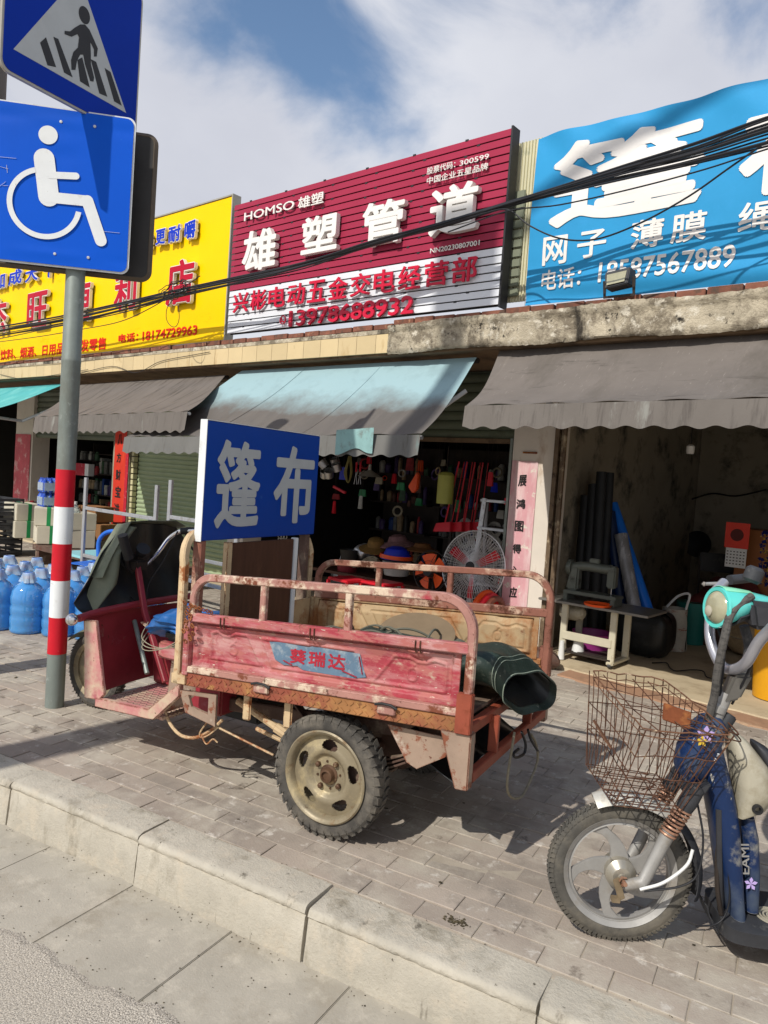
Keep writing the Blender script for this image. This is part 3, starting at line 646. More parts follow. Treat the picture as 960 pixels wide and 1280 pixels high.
t = thing('maroon_signboard', 'louvred signboard, maroon above and white below, with white and red raised characters', 'signboard', (-5, 5.2, 2.95))
YM = 5.15; x0, x1 = at(284, 420, YM).x, at(629, 300, YM).x; z0, z1 = at(622, 381, YM).z-.0, at(636, 165, YM).z+.03
m_mar = M('maroon_slat', '#9a3048', .38, 0, .06, 2, .02, 30, spec=.12); m_wsl = M('white_slat', '#dcdee2', .35, .1, .05, 2, .02, 30)
wl(MB().box(x0, x1, YM+.04, YM+.06, z0, z1).build('backing', m_sblack, t))
ns = 21; ph = (z1-z0)/ns
for k in range(ns):
    zz = z0+k*ph; mb = MB()
    mb.hexa([(x0, YM-.004, zz+.004), (x1, YM-.004, zz+.004), (x1, YM+.008, zz+.004), (x0, YM+.008, zz+.004)], [(x0, YM+.001, zz+ph-.006), (x1, YM+.001, zz+ph-.006), (x1, YM+.012, zz+ph-.006), (x0, YM+.012, zz+ph-.006)])
    wl(mb.build('slat', m_mar if k > 6 else m_wsl, t, smooth=False))
mb = MB()
for k in range(ns):
    zz = z0+(k+1)*ph-.004
    for x in [x0+.25+i*.55+(.12 if k % 2 else 0) for i in range(6)]: mb.box(x, x+.03, YM-.002, YM+.006, zz-.008, zz+.008)
wl(mb.build('slat_clip', m_sblack, t, smooth=False)); t.children[-1]['kind'] = 'stuff'
wl(MB().box(x1+.003, x1+.02, YM-.01, YM+.1, z0-.02, z1+.01).build('end_cap', m_sblack, t))
for nm, c, px, e, of, mm in (('maker_name', 'HOMSO', (306, 277, 369, 250), .012, .012, m_lwhite), ('maker_name', '雄塑', (373, 262, 406, 239), .012, .012, m_lwhite),
    ('stock_label', '股票代码：', (534, 219, 570, 201), .008, .002, m_lwhite), ('stock_number', '300599', (575, 208, 612, 192), .008, .002, m_lwhite), ('slogan', '中国企业五星品牌', (534, 231, 611, 203), .008, .002, m_lwhite),
    ('large_letter', '雄', (306, 343, 351, 283), .05, .028, m_lwhite), ('large_letter', '塑', (380, 321, 428, 265), .05, .028, m_lwhite), ('large_letter', '管', (455, 312, 511, 246), .05, .028, m_lwhite), ('large_letter', '道', (539, 299, 604, 225), .05, .028, m_lwhite),
    ('serial_number', 'NN20230807001', (538, 317, 600, 300), .006, .004, m_lwhite), ('phone_number', '13978688932', (362, 409, 519, 369), .02, .03, M('crimson_letters', '#c9153a', .4, 0, .05, 5, 0))):
    o = ptext(nm, c, mm, YM-.022, px, e, of); wl_par(o, t)
s_ = '兴彬电动五金交电经营部'; A = at(291, 392, YM-.02); B = at(602, 317, YM-.02); cw = (B.x-A.x)/len(s_)
zA, zB = A.z, B.z
for k, c in enumerate(s_):
    o = text('red_letter', c, MATS['crimson_letters'], (A.x+k*cw+.012, YM-.022, zA), EX, EZ, cw*.86, (zB-zA)*.98, .014, .016); wl_par(o, t)
c = at(354, 400, YM-.02); mb = MB(); mb.lathe([(.045, 0), (.045, .01), (.036, .01), (.036, 0)], c, (0, -1, 0), 24, closed=True); mb.bar([c+Vector((-.018, -.008, .02)), c+Vector((-.012, -.008, -.012)), c+Vector((.018, -.008, -.022))], .014, .01)
wl(mb.build('phone_mark', MATS['crimson_letters'], t))

# cream cladding strip between the signs
t = thing('cladding_strip', 'cream ribbed metal cladding strip between the maroon signboard and the blue banner', 'cladding', (-3.1, 5.3, 3.0))
xa, xb = at(634, 300, 5.3).x, at(668, 300, 5.3).x
m_crm = M('cream_ribbed_metal', '#cdc8a8', .45, .1, .05, 3, .05, 40, [('#9fa184', .56, .7, 4)])
mb = MB(); mb.grid(lambda u, v: (xa+(xb-xa)*u, 5.3+(.012 if (u*9) % 1 < .3 else 0), 2.99+(4.27-2.99)*v), 72, 1, th=.01); wl(mb.build('ribbed_sheet', m_crm, t, smooth=False))
mb = MB()
for k in range(11): mb.box(xa+.03, xa+.15, 5.275, 5.295, 3.03+k*.078, 3.03+k*.078+.066)
wl(mb.build('scale_strip', M('grey_green_scale', '#7f8470', .5, .2, .1, 6, .1, 40), t, bevel=.006))

# blue banner
t = thing('blue_banner', 'sky blue tarpaulin banner with huge white characters stretched on the roof at right', 'banner', (-1, 5.3, 3.0))
m_ban = M('sky_blue_tarpaulin', '#3292c6', .6, 0, .05, 2, .08, 14, [('#3a98d0', .5, .75, 2.5)], spec=.12)
YB = 5.22; x0 = at(664, 280, YB).x; zb = at(658, 377, YB).z-.03
def ban(u, v):
    x = x0+(4.4)*u; z = zb+(4.225+.006*math.sin(u*9)+.006*math.sin(u*40)-zb)*v
    wr = .014*math.sin((u*9+v*3)*3)*(v*v) + .02*math.exp(-((u*4.4-v*.9-.1)**2)*12)*v + .02*math.sin(v*34+u*6)*math.exp(-v*9)+.008*math.sin(u*70+v*20)*math.exp(-(1-v)*7)
    return (x, YB+wr-.012*math.sin(PI*v), z)
mb = MB(); mb.grid(ban, 300, 80, th=.002); wl(mb.build('sheet', m_ban, t, angle=80))
mb = MB()
mb.bar([(x0-.01, YB+.06, zb), (x0-.01, YB+.06, 4.1)], .04, .04); mb.bar([(x0, YB+.06, 4.08), (x0+4.4, YB+.06, 4.2)], .04, .04); mb.bar([(x0+4.4, YB+.06, zb), (x0+4.4, YB+.06, 4.2)], .04, .04); mb.bar([(x0+2.1, YB+.08, zb), (x0+2.1, YB+.08, 4.14)], .04, .04)
wl(mb.build('frame', m_alu, t))
for nm, c, px, of in (('huge_letter', '篷', (686, 288, 888, 136), .034), ('huge_letter', '布', (919, 264, 1110, 86), .034), ('large_letter', '网', (678, 333, 711, 293), .02), ('large_letter', '子', (721, 325, 760, 285), .02), ('large_letter', '薄', (788, 313, 832, 271), .02), ('large_letter', '膜', (838, 306, 886, 262), .02), ('large_letter', '绳', (922, 293, 972, 248), .02), ('large_letter', '子', (985, 284, 1025, 240), .02),
    ('phone_label', '电话：', (677, 364, 728, 332), .015), ('phone_number', '18587567889', (748, 354, 921, 305), .02)):
    o = ptext(nm, c, m_lwhite, YB, px, .0015, of)
    bm = bmesh.new(); bm.from_mesh(o.data); xs_ = [v.co.x for v in bm.verts]; zs_ = [v.co.z for v in bm.verts]
    g = min(xs_)
    while g < max(xs_): bmesh.ops.bisect_plane(bm, geom=bm.verts[:]+bm.edges[:]+bm.faces[:], plane_co=(g, 0, 0), plane_no=(1, 0, 0)); g += .05
    g = min(zs_)
    while g < max(zs_): bmesh.ops.bisect_plane(bm, geom=bm.verts[:]+bm.edges[:]+bm.faces[:], plane_co=(0, 0, g), plane_no=(0, 0, 1)); g += .05
    for v in bm.verts:
        uu = (v.co.x-x0)/4.4; vv = (v.co.z-zb)/(4.225+.006*math.sin(uu*9)+.006*math.sin(uu*40)-zb); v.co.y += ban(uu, vv)[1]-YB-.004
    bm.to_mesh(o.data); bm.free(); wl_par(o, t)
# floodlight on the slab
p = at(772, 362, 5.0)
t = thing('floodlight', 'black floodlight lying on the slab edge below the blue banner phone number', 'floodlight', p)
mb = MB(); c = p+Vector((0, 0, .05)); mb.hexa([c+Vector(q) for q in ((-.07, -.06, -.05), (.09, -.06, -.03), (.09, .06, -.03), (-.07, .06, -.05))], [c+Vector(q) for q in ((-.09, -.03, .07), (.09, -.03, .09), (.09, .08, .09), (-.09, .08, .07))]); wl(mb.build('housing', m_dkpl, t, bevel=.006))
mb = MB(); mb.hexa([c+Vector(q) for q in ((-.055, -.066, -.03), (.07, -.066, -.015), (.07, -.061, -.015), (-.055, -.061, -.03))], [c+Vector(q) for q in ((-.07, -.038, .05), (.07, -.038, .065), (.07, -.033, .065), (-.07, -.033, .05))]); wl(mb.build('glass', m_lens, t))
mb = MB(); mb.bar([c+Vector((-.1, .0, .02)), c+Vector((-.1, .02, -.09)), c+Vector((.11, .02, -.09)), c+Vector((.11, 0, .03))], .006, .025); wl(mb.build('bracket', m_iron, t))

# ================================================================== OVERHEAD CABLES
base = [(-60, 427), (0, 415), (75, 402), (156, 384), (219, 368), (300, 350), (380, 331), (468, 304), (550, 282), (634, 256), (700, 236), (780, 213), (870, 188), (960, 158), (1060, 130), (1180, 92)]
t = thing('cable_bundle', 'thick bundle of black overhead cables sagging in front of the three signboards', 'cables', (-4, 4.8, 3.2))
for k in range(9):
    r_ = random.Random(k); tt = (k-4)/4
    pts = []
    for (x, y) in base:
        fan = max(0, min(1, (x-620)/340)); lf = max(0, min(1, (450-x)/500))
        pts.append(at(x, y+tt*(2.6+15*fan**1.3+5*lf)+r_.uniform(-1.3, 1.3)+6*fan, 4.75+.05*math.sin(k*2+x*.01)))
    pts = [Vector((-26, 5.2, 3.9+.03*k)), Vector((-17, 4.9, 3.35+.02*k))]+pts+[Vector((3.5, 4.8, pts[-1].z+.55+.04*k)), Vector((9, 5.0, pts[-1].z+1.6+.04*k))]
    mb = MB(); mb.tube(smooth_path(pts, 5), r_.choice((.006, .008, .011)), 6); wl(mb.build('cable', m_cable, t))
def cable(label, pts, Y, r, grp=None):
    mb = MB(); e_ = [at(x, y, Y) for x, y in pts]; e_ += [e_[-1]+(e_[-1]-e_[-2])*4+EZ*.3]*(Y < 4.71); P = smooth_path(e_, 6); mb.tube(P, r, 6); return tag(mb.build('overhead_cable', m_cable), label, 'cable', grp)
cable('single cable drooping lowest across the writing of the blue banner', [(600, 268), (634, 262), (662, 282), (700, 298), (745, 299), (800, 279), (860, 246), (910, 211), (960, 176), (1040, 120)], 4.7, .006)
cable('thin cable just below the bundle across the blue banner', [(560, 290), (634, 264), (700, 256), (790, 236), (880, 212), (960, 186), (1080, 150)], 4.68, .005)
cable('thin loose wire hanging under the bundle across the yellow signboard', [(-40, 432), (40, 422), (100, 412), (150, 402), (190, 384), (225, 362), (250, 345)], 4.72, .005)
# coil of spare wire
t = thing('wire_coil', 'tangled coil of spare wire hanging from the cables over the yellow signboard', 'wire coil', at(222, 370, 4.7))
mb = MB(); c = at(222, 368, 4.7)
for k in range(5):
    rr = random.uniform(.10, .17); pts = []
    for j in range(25):
        a = 2*PI*j/24; pts.append(c+Vector((rr*1.5*math.cos(a)+random.uniform(-.02, .02), random.uniform(-.02, .02)-.02*k, rr*.55*math.sin(a)+random.uniform(-.015, .015)+.2*rr*math.cos(a)+.04)))
    mb.tube(pts, .0045, 5)
lp = [at(x, y, 4.7) for x, y in ((216, 375), (209, 385), (208, 398), (213, 407), (220, 408), (224, 398), (223, 382))]; mb.tube(smooth_path(lp, 5), .004, 5)
wl(mb.build('wire', m_cable, t))
# thin house wires over the tiled fascia
for nm, pts in (('thin wire sagging over the tiled fascia left of the striped post', [(0, 468), (30, 474), (60, 470), (110, 462)]), ('thin wire looping across the tiled fascia under the yellow sign', [(95, 468), (140, 458), (170, 466), (200, 452), (240, 444), (262, 440)])):
    mb = MB(); mb.tube(smooth_path([at(x, y, 5.04) for x, y in pts], 6), .004, 5); tag(mb.build('house_wire', m_cable), nm, 'wire')

# ================================================================== STRIPED POST AND ROAD SIGNS
PX, PY = -4.205, 2.150
t = thing('signpost', 'round grey steel post with red and white bands, carrying the road signs', 'signpost', (PX, PY, 0))
def seg(z0, z1, m, nm, r=.0535): MB().lathe([(0, z0), (r, z0), (r, z1), (0, z1)], n=40).build(nm, m, t, angle=50)
seg(-.1, .322, m_zinc, 'pole_foot', .053)
for k, (a, b) in enumerate(((.322, .54), (.54, .758), (.758, .975), (.975, 1.192), (1.192, 1.41))): seg(a, b, m_wred if k % 2 == 0 else m_wwhite, 'red_band' if k % 2 == 0 else 'white_band', .0540)
mb = MB(); mb.lathe([(0, 1.41), (.053, 1.41), (.053, 2.03), (.0545, 2.035), (.0545, 2.05), (.053, 2.055), (.053, 4.3), (0, 4.3)], n=40); mb.build('pole', m_zinc, t, angle=50)
def rounded(w, h, r, n=6):
    out = []
    for cx, cy, a in ((w/2-r, h/2-r, 0), (-w/2+r, h/2-r, 90), (-w/2+r, -h/2+r, 180), (w/2-r, -h/2+r, 270)):
        for k in range(n+1): out.append((cx+r*math.cos(R_(a+90*k/n)), cy+r*math.sin(R_(a+90*k/n))))
    return out
# accessible parking sign
n1 = Vector((.755, -.656, 0)).normalized(); d1 = Vector((.656, .755, 0)).normalized()
so_ = Vector((PX, PY, 0))+n1*.075; cs = so_+d1*(-.135)+EZ*2.993
t2 = thing('parking_sign', 'bright blue wheelchair symbol sign on the striped post', 'road sign', cs)
def board(t, c, u, n, w, h, m, nm='plate', th=.004, r=.03, m2=None):
    mb = MB(); mb.prism(rounded(w, h, r), c-n*th, u, EZ, n*th); return wl(mb.build(nm, m, t, angle=30))
# slightly buckled plate face
S1 = .86
board(t2, cs, d1, n1, S1+.02, S1+.02, m_swhite, 'rim', .006, .045)
def buck(u, v):
    x = (u-.5)*S1; z = (v-.5)*S1; rr = .04
    # clamp to rounded corner
    ax, az = max(0, abs(x)-(S1/2-rr)), max(0, abs(z)-(S1/2-rr)); q = math.hypot(ax, az)
    if q > rr: x = math.copysign(S1/2-rr+ax*rr/q, x); z = math.copysign(S1/2-rr+az*rr/q, z)
    return cs+d1*x+EZ*z+n1*(.0075+.0035*math.exp(-((z-.36)**2)*900)*math.sin(x*9+1)+.003*math.exp(-((z+.37)**2)*1500)*math.cos(x*6)+.0025*math.exp(-((x-.05)**2+(z-.22)**2)*120)*math.sin(z*30))
mb = MB(); mb.grid(buck, 60, 60, th=.002); wl(mb.build('face', m_sblue, t2, angle=60))
def onsign(poly, c, u, n, m, nm, t, e=.0105, th=.002):
    mb = MB(); mb.prism(poly, c+n*e, u, EZ, n*th); return wl(mb.build(nm, m, t))
def P1(x, y):   # photo pixel -> sign coordinates
    q = plane(x, y, cs, n1)-cs; return (q.dot(d1), q.z)
def ring(cx, cz, r0, r1, a0, a1, n=40): return [(cx+r1*math.cos(R_(a0+(a1-a0)*k/n)), cz+r1*math.sin(R_(a0+(a1-a0)*k/n))) for k in range(n+1)]+[(cx+r0*math.cos(R_(a1+(a0-a1)*k/n)), cz+r0*math.sin(R_(a1+(a0-a1)*k/n))) for k in range(n+1)]
def capsule(path, r, n=10):
    """outline of a thick round-ended stroke through 2 points"""
    (x0, y0), (x1, y1) = path; a = math.atan2(y1-y0, x1-x0); out = []
    for k in range(n+1): b = a-PI/2+PI*k/n; out.append((x1+r*math.cos(b), y1+r*math.sin(b)))
    for k in range(n+1): b = a+PI/2+PI*k/n; out.append((x0+r*math.cos(b), y0+r*math.sin(b)))
    return out
k_ = 1/3.0
def z1(x, y): return P1(x*k_, y*k_)
sym = []
hc = z1(183, 510); sym.append([(hc[0]+.051*math.cos(2*PI*k/30), hc[1]+.051*math.sin(2*PI*k/30)) for k in range(30)])
A, B, C, D = z1(168, 598), z1(185, 740), z1(330, 757), z1(380, 905)
sym += [capsule((A, B), .055), capsule((z1(180, 742), C), .030), capsule((C, D), .032), capsule((z1(190, 660), z1(287, 664)), .019)]
wc = z1(170, 765); a_r = abs(z1(40, 765)[0]-wc[0])
for q, poly in enumerate(sym+[ring(wc[0], wc[1], .170, .199, 108, 352)]): onsign(poly, cs, d1, n1, m_swhite, 'symbol', t2, .0125+.0004*q, .001)
mb = MB(); mb.box(-.3, .3, -.02, -.012, -.02, .02)
for v_ in mb.v: pass
for dz in (-.25, .25):
    m_ = MB(); m_.bar([cs-n1*.009+d1*(-.3)+EZ*dz, cs-n1*.009+d1*.36+EZ*dz], .012, .04); wl(m_.build('bracket', m_alu, t2))
for bx, bz in ((0.04, .36), (.22, .36), (.04, -.37), (.22, -.37)):
    m_ = MB(); m_.lathe([(.009, 0), (.008, .004), (0, .005)], cs+d1*bx+EZ*bz+n1*.009, n1, 10); wl(m_.build('bolt', m_alu, t2))
for (xa1, ya1, xb1, yb1) in ((0, 197, 21, 199), (0, 209, 11, 212), (9, 207, 10, 217), (0, 234, 8, 228), (4, 233, 11, 233), (130, 120+170, 150, 292)):
    pa, pb_ = plane(xa1, ya1, cs, n1), plane(xb1, yb1, cs, n1); m_ = MB(); m_.bar([pa+n1*.0105, pb_+n1*.0105], .0022, .0012); wl(m_.build('scratch', m_swhite, t2))
# dark board behind, seen round the edge of the blue sign
cb_ = Vector((PX, PY, 0))-n1*.075; pr_ = plane(191, 250, cb_, n1); pb = plane(120, 343, cb_, n1); ptp = plane(186, 169, cb_, n1)
zc = (ptp.z+pb.z)/2; xr_ = (pr_-cb_).dot(d1); hgt = ptp.z-pb.z; cc_ = cb_+d1*(xr_-.45)+EZ*zc
t3 = thing('road_sign', 'dark rounded board facing away behind the wheelchair sign', 'road sign', cc_)
mb = MB(); mb.prism(rounded(.9, hgt, .05), cc_, d1, EZ, -n1*.02); wl(mb.build('plate', M('sign_back_shade_and_sun', (.03, .028, .026), .5, 0, .2, 5, .05, 30, [('#8c7c5e', .655, .665, 1.5)]), t3, bevel=.004))  # near-black paints in the front sign's shade, beige patches the sunlit parts
mb = MB(); mb.bar([cc_-n1*.01+d1*x+EZ*z for x, z in rounded(.9, hgt, .05)], .03, .012, closed=True); wl(mb.build('rim', m_sback, t3))
# crosswalk sign
n2 = Vector((math.cos(R_(-9)), -math.sin(R_(-9)), 0)); d2 = Vector((math.sin(R_(-9)), math.cos(R_(-9)), 0))
cw = Vector((PX, PY, 0))+n2*.08+d2*(-.12)+EZ*3.845
t4 = thing('crosswalk_sign', 'navy pedestrian crossing sign cut off by the top of the photo, above the wheelchair sign', 'road sign', cw)
board(t4, cw, d2, n2, .86, .86, m_frame, 'rim', .02, .06); 
mb = MB(); mb.prism(rounded(.835, .835, .05), cw+n2*.0005, d2, EZ, n2*.003); wl(mb.build('plate', m_sblued, t4))
def P2(x, y): q = plane(x, y, cw+n2*.005, n2)-cw; return (q.dot(d2), q.z)
onsign([(-.365, -.305), (.345, -.305), (-.01, .275)], cw, d2, n2, m_sgrey, 'triangle', t4, .004, .001)
def zz(x, y): return P2(x*k_, y*k_)
for s4 in (((150, 160), (178, 245), (210, 252), (172, 140)), ((200, 138), (240, 272), (272, 290), (218, 146)), ((290, 225), (300, 305), (336, 328), (308, 215)), ((340, 222), (372, 350), (402, 363), (360, 232)), ((392, 255), (428, 380), (456, 396), (414, 270))):
    onsign([zz(*q) for q in s4], cw, d2, n2, m_sblack, 'stripe', t4, .0055, .001)
hd = zz(316, 57); onsign([(hd[0]+.036*math.cos(2*PI*k/24), hd[1]+.045*math.sin(2*PI*k/24)) for k in range(24)], cw, d2, n2, m_sblack, 'figure', t4, .006, .001)
body = [(300, 92), (318, 92), (335, 112), (352, 150), (366, 182), (362, 212), (352, 212), (352, 185), (338, 158), (340, 200), (340, 240), (352, 290), (350, 306), (338, 304), (318, 240), (312, 205), (300, 205), (288, 228), (282, 262), (268, 262), (266, 225), (275, 195), (292, 178), (296, 140), (290, 128), (268, 138), (242, 128), (242, 116), (262, 118), (280, 104)]
onsign([zz(*q) for q in body], cw, d2, n2, m_sblack, 'figure', t4, .0062, .001)
for dz in (-.3, .3):
    m_ = MB(); m_.bar([cw-n2*.03+d2*(-.3)+EZ*dz, cw-n2*.03+d2*.3+EZ*dz], .02, .04); wl(m_.build('bracket', m_sback, t4))
# grey post at the left edge of the photo
t = thing('steel_post', 'plain grey post just inside the left edge of the photo beside the crossing sign', 'post', (-5.155, 2.0, 0))
MB().lathe([(0, -.1), (.115, -.1), (.105, 4.34), (0, 4.34)], n=32).build('shaft', M('grey_post_paint', '#6d6862', .7, 0, .1, 4, .1, 40), t)
MB().lathe([(.118, .0), (.19, .0), (.19, .015), (.118, .03)], n=32, closed=True).build('foot_plate', m_iron, t)
# street lamp standing across the road, behind the photographer: casts the slanting shadow on the signs
t = thing('street_lamp', 'tall street lamp across the road behind the camera', 'street lamp', (-3.72, -2.6, -.13))
MB().lathe([(0, -.1), (.17, -.1), (.11, 10.9), (0, 10.9)], n=24).build('pole', m_zinc, t)
mb = MB(); mb.tube(smooth_path([(0, 0, 10.7), (.3, 0, 11.0), (1.3, .05, 11.45), (2.6, .1, 11.75)], 6), .06, 10); mb.build('arm', m_zinc, t)
MB().hexa([(2.4, -.15, 11.66), (3.1, -.15, 11.8), (3.1, .3, 11.8), (2.4, .3, 11.66)], [(2.4, -.1, 11.78), (3.1, -.08, 11.88), (3.1, .22, 11.88), (2.4, .25, 11.78)]).build('lamp_head', m_frame, t, bevel=.02)
MB().box(-.3, .3, -.2, .2, 10.3, 10.9).build('junction_box', m_frame, t, bevel=.02)

# ================================================================== CARGO TRICYCLE
TA = R_(11); TO = Vector((-2.05, 2.66, 0)); TX = Vector((math.cos(TA), math.sin(TA), 0)); TY = Vector((-math.sin(TA), math.cos(TA), 0))
def tw(x, y, z): return TO+TX*x+TY*y+EZ*z
def tpx(px, py, yl):   # photo pixel on the tricycle's lengthwise plane y=yl -> local point
    q = plane(px, py, TO+TY*yl, TY)-TO; return Vector((q.dot(TX), yl, q.z))
def tpx_x(px, py, xl):
    q = plane(px, py, TO+TX*xl, TX)-TO; return Vector((xl, q.dot(TY), q.z))
tri = thing('cargo_tricycle', 'rusty red electric cargo tricycle with a railed bed, parked beside the striped post', 'tricycle', TO, TA)
SH = lambda p: (p[0], p[1], p[2]+.065*p[0])     # the bed rakes up to the rear
def bedmb(): m = MB(); m.tf = SH; return m
W = .5; XF, XB = -.83, .56
# ---- pressed side panel heightfield
def seg_d(p, a, b):
    ax, ay = a; bx, by = b; dx, dy = bx-ax, by-ay; l = dx*dx+dy*dy
    t_ = max(0, min(1, ((p[0]-ax)*dx+(p[1]-ay)*dy)/l)) if l else 0
    return math.hypot(p[0]-ax-dx*t_, p[1]-ay-dy*t_)
def apple(cx, cz, s):
    pts = []
    for k in range(28):
        a = 2*PI*k/28; r = 1+.10*math.cos(2*a)*(-1)-.16*math.exp(-((a-PI/2)/.35)**2)-.10*math.exp(-((a-3*PI/2)/.3)**2)
        pts.append((cx+s*.92*r*math.cos(a), cz+s*r*math.sin(a)))
    return pts
LP = 1.30; HP = .205      # panel extents, u along length, v up
polys = [[(.10, .045), (.10, .158), (.135, .166), (.165, .150), (.200, .150), (.235, .166), (.30, .166), (.38, .045)],
         [(1.24, .045), (1.24, .150), (1.19, .160), (1.155, .146), (1.12, .146), (1.085, .160), (1.02, .160), (.93, .045)],
         [(.44, .045), (.38, .160), (.84, .160), (.92, .045)]]
segs = [(p[i], p[(i+1) % len(p)]) for p in polys for i in range(len(p))]
ap_s = []
for cx in (.225, 1.10):
    a = apple(cx, .096, .024); ap_s += [(a[i], a[(i+1) % 28]) for i in range(28)]; ap_s.append(((cx, .122), (cx+.008, .134)))
def phgt(u, v):
    e = min(u-.03, LP-.03-u, v-.022, HP-.008-v)
    h = -.016*max(0, min(1, e/.010))                       # recessed field
    if e > 0 and v > .150: h += .016*min(1, (v-.150)/.048)  # shoulder rolling out under the top bar
    d = min(seg_d((u, v), a, b) for a, b in segs); h += .0065*max(0, 1-(d/.0085)**2)
    d = min(seg_d((u, v), a, b) for a, b in ap_s); h += .005*max(0, 1-(d/.006)**2)
    for cx in (.185, .655, 1.13):                          # half-round clip dimples
        q = math.hypot((u-cx)/.055, (v-.192)/.034)
        if q < 1 and v < .194: h += .016*(1-q**3)
    return h
HF = {}
NU, NV = 300, 56
for i in range(NU+1):
    for j in range(NV+1): HF[i, j] = phgt(LP*i/NU, HP*j/NV)
def panel(name, side, m, parent):
    mb = bedmb()
    P = [[mb.vv((XF+.035+LP*i/NU, side*(W-.012)+side*HF[i, j], .637+HP*j/NV)) for j in range(NV+1)] for i in range(NU+1)]
    for i in range(NU):
        for j in range(NV): mb.ff((P[i][j], P[i+1][j], P[i+1][j+1], P[i][j+1]))
    Q = [[mb.vv((XF+.035+LP*i/NU, side*(W-.018)+side*HF[i, j], .637+HP*j/NV)) for j in range(NV+1)] for i in range(NU+1)]
    for i in range(NU):
        for j in range(NV): mb.ff((Q[i][j], Q[i][j+1], Q[i+1][j+1], Q[i+1][j]))
    for i in range(NU): mb.ff((P[i][0], Q[i][0], Q[i+1][0], P[i+1][0])); mb.ff((P[i][NV], P[i+1][NV], Q[i+1][NV], Q[i][NV]))
    for j in range(NV): mb.ff((P[0][j], P[0][j+1], Q[0][j+1], Q[0][j])); mb.ff((P[NU][j], Q[NU][j], Q[NU][j+1], P[NU][j+1]))
    return mb.build(name, m, parent, angle=70)
pn = panel('side_panel', -1, m_red, tri); pn['label'] = 'faded red pressed side panel with blue sticker'
pf = panel('side_panel', 1, m_inner, tri); pf['label'] = 'bleached cream and rust side panel'
# sticker with lettering on the near panel
m_stk = M('worn_blue_sticker', '#5c7488', .6, 0, .12, 12, .1, 60, [('#8c98a0', .5, .62, 14), ('#b9545c', .60, .66, 9)])
m_stl = M('worn_red_lettering', '#a02434', .6, 0, .2, 20, .1, 60, [('#6f7c90', .62, .68, 26)])
def pnl(u, v, e=0): p = Vector(SH((XF+.035+u, -(W-.012)+.0123-e*1.0, .637+v))); return p
mb = MB(); st = [(.42, .152), (.47, .156), (.62, .150), (.64, .156), (.865, .150), (.90, .060), (.84, .048), (.60, .052), (.57, .066), (.50, .062), (.455, .080)]
c_ = Vector((0, 0, 0))
mb.prism([(a, b+.065*(a+XF+.035)) for a, b in st], (XF+.035, -(W-.012)+.0118, .637), (1, 0, 0), (0, 0, 1), (0, -.0022, 0)); mb.build('sticker', m_stk, pn)
for k, c in enumerate('葵瑞达'):
    u0 = .53+k*.095; text('lettering', c, m_stl, pnl(u0, .075, .0028), Vector((1, 0, .065)), Vector((0, 0, 1)), .082, .062, .001, .03, pn)
mb = MB()
for a, b in (((.50, .082), (.545, .068)), ((.79, .074), (.86, .056)), ((.865, .14), (.885, .07))):
    mb.bar([pnl(*a, .003), pnl(*b, .003)], .014, .002)
mb.build('lettering', m_stl, pn)
# ---- frame bars
def bars(name, paths, w, h, m, parent=tri, up=(0, 0, 1)):
    mb = bedmb()
    for p in paths: mb.bar(p, w, h, up=up)
    return mb.build(name, m, parent)
for sgn, mr, x0 in ((-1, m_rail, XF+.02), (1, m_railf, XF+.02)):
    y = sgn*W
    bars('top_bar', [[(XF+.03, y, .862), (XB-.02, y, .862)]], .032, .04, m_red if sgn < 0 else m_railf)
    rr = .13; zt = 1.045
    path = [(XB-.012, y, .57)]+[(XB-.012, y, .80)]+arc((XB-.012-rr, y, zt-rr), rr, 0, 90, 9)+arc((XF+.04+.10, y, zt-.10), .10, 90, 180, 8)+[(XF+.04, y, .875)]
    bars('guard_rail', [path], .034, .030, mr, up=(0, 1, 0))
    for x in (-.40, .02): bars('rail_post', [[(x, y, .88), (x, y, 1.03)]], .026, .03, mr)
    bars('edge_post', [[(XF+.018, y, .60), (XF+.018, y, .845)]], .035, .034, m_red if sgn < 0 else m_inner)
    bars('lower_bar', [[(XF+.01, y+sgn*.0, .625), (XB-.035, y, .625)]], .028, .030, m_rail if sgn < 0 else m_inner)
# diamond plate sills with raised bars
def sill(sgn):
    mb = bedmb(); y0 = sgn*(W+.008); mb.box(XF-.03, XB-.03, min(y0, y0-sgn*.03), max(y0, y0-sgn*.03), .548, .607)
    o = mb.build('bed_sill', m_dia, tri, bevel=.003)
    mb = bedmb(); x = XF
    k = 0
    while x < XB-.05:
        a = R_(40 if k % 2 else -40); 
        for r in (0, 1):
            z = .562+.03*r; aa = a if r == 0 else -a
            c = Vector((x+(.0 if r else .014), y0+sgn*.0015, z)); u = Vector((math.cos(aa), 0, math.sin(aa)))*.011; v = Vector((-math.sin(aa), 0, math.cos(aa)))*.003
            mb.obox(c, u, v, (0, .0018, 0))
        x += .028; k += 1
    mb.build('tread_pattern', m_dia, o, smooth=False)
    return o
sill(-1); sill(1)
# latches on the sill
for x in (-.38, .22):
    l = bedmb(); l.box(x-.035, x+.045, -W-.022, -W-.010, .575, .618); o = l.build('latch', m_rail, tri, bevel=.004)
    l = bedmb(); l.tube([(x-.04, -W-.026, .612), (x-.01, -W-.03, .62), (x+.03, -W-.03, .618), (x+.055, -W-.026, .605)], .0055, 8); l.build('latch_pin', m_black, o)
# clips hanging from the top bar
for u in (.185, .655, 1.13):
    x = XF+.035+u
    for dx in (-.006, .014): 
        l = bedmb(); l.tube([(x+dx, -W-.019, .875), (x+dx, -W-.018, .838), (x+dx+.004, -W-.012, .828)], .003, 6); l.build('panel_clip', m_rust, tri)
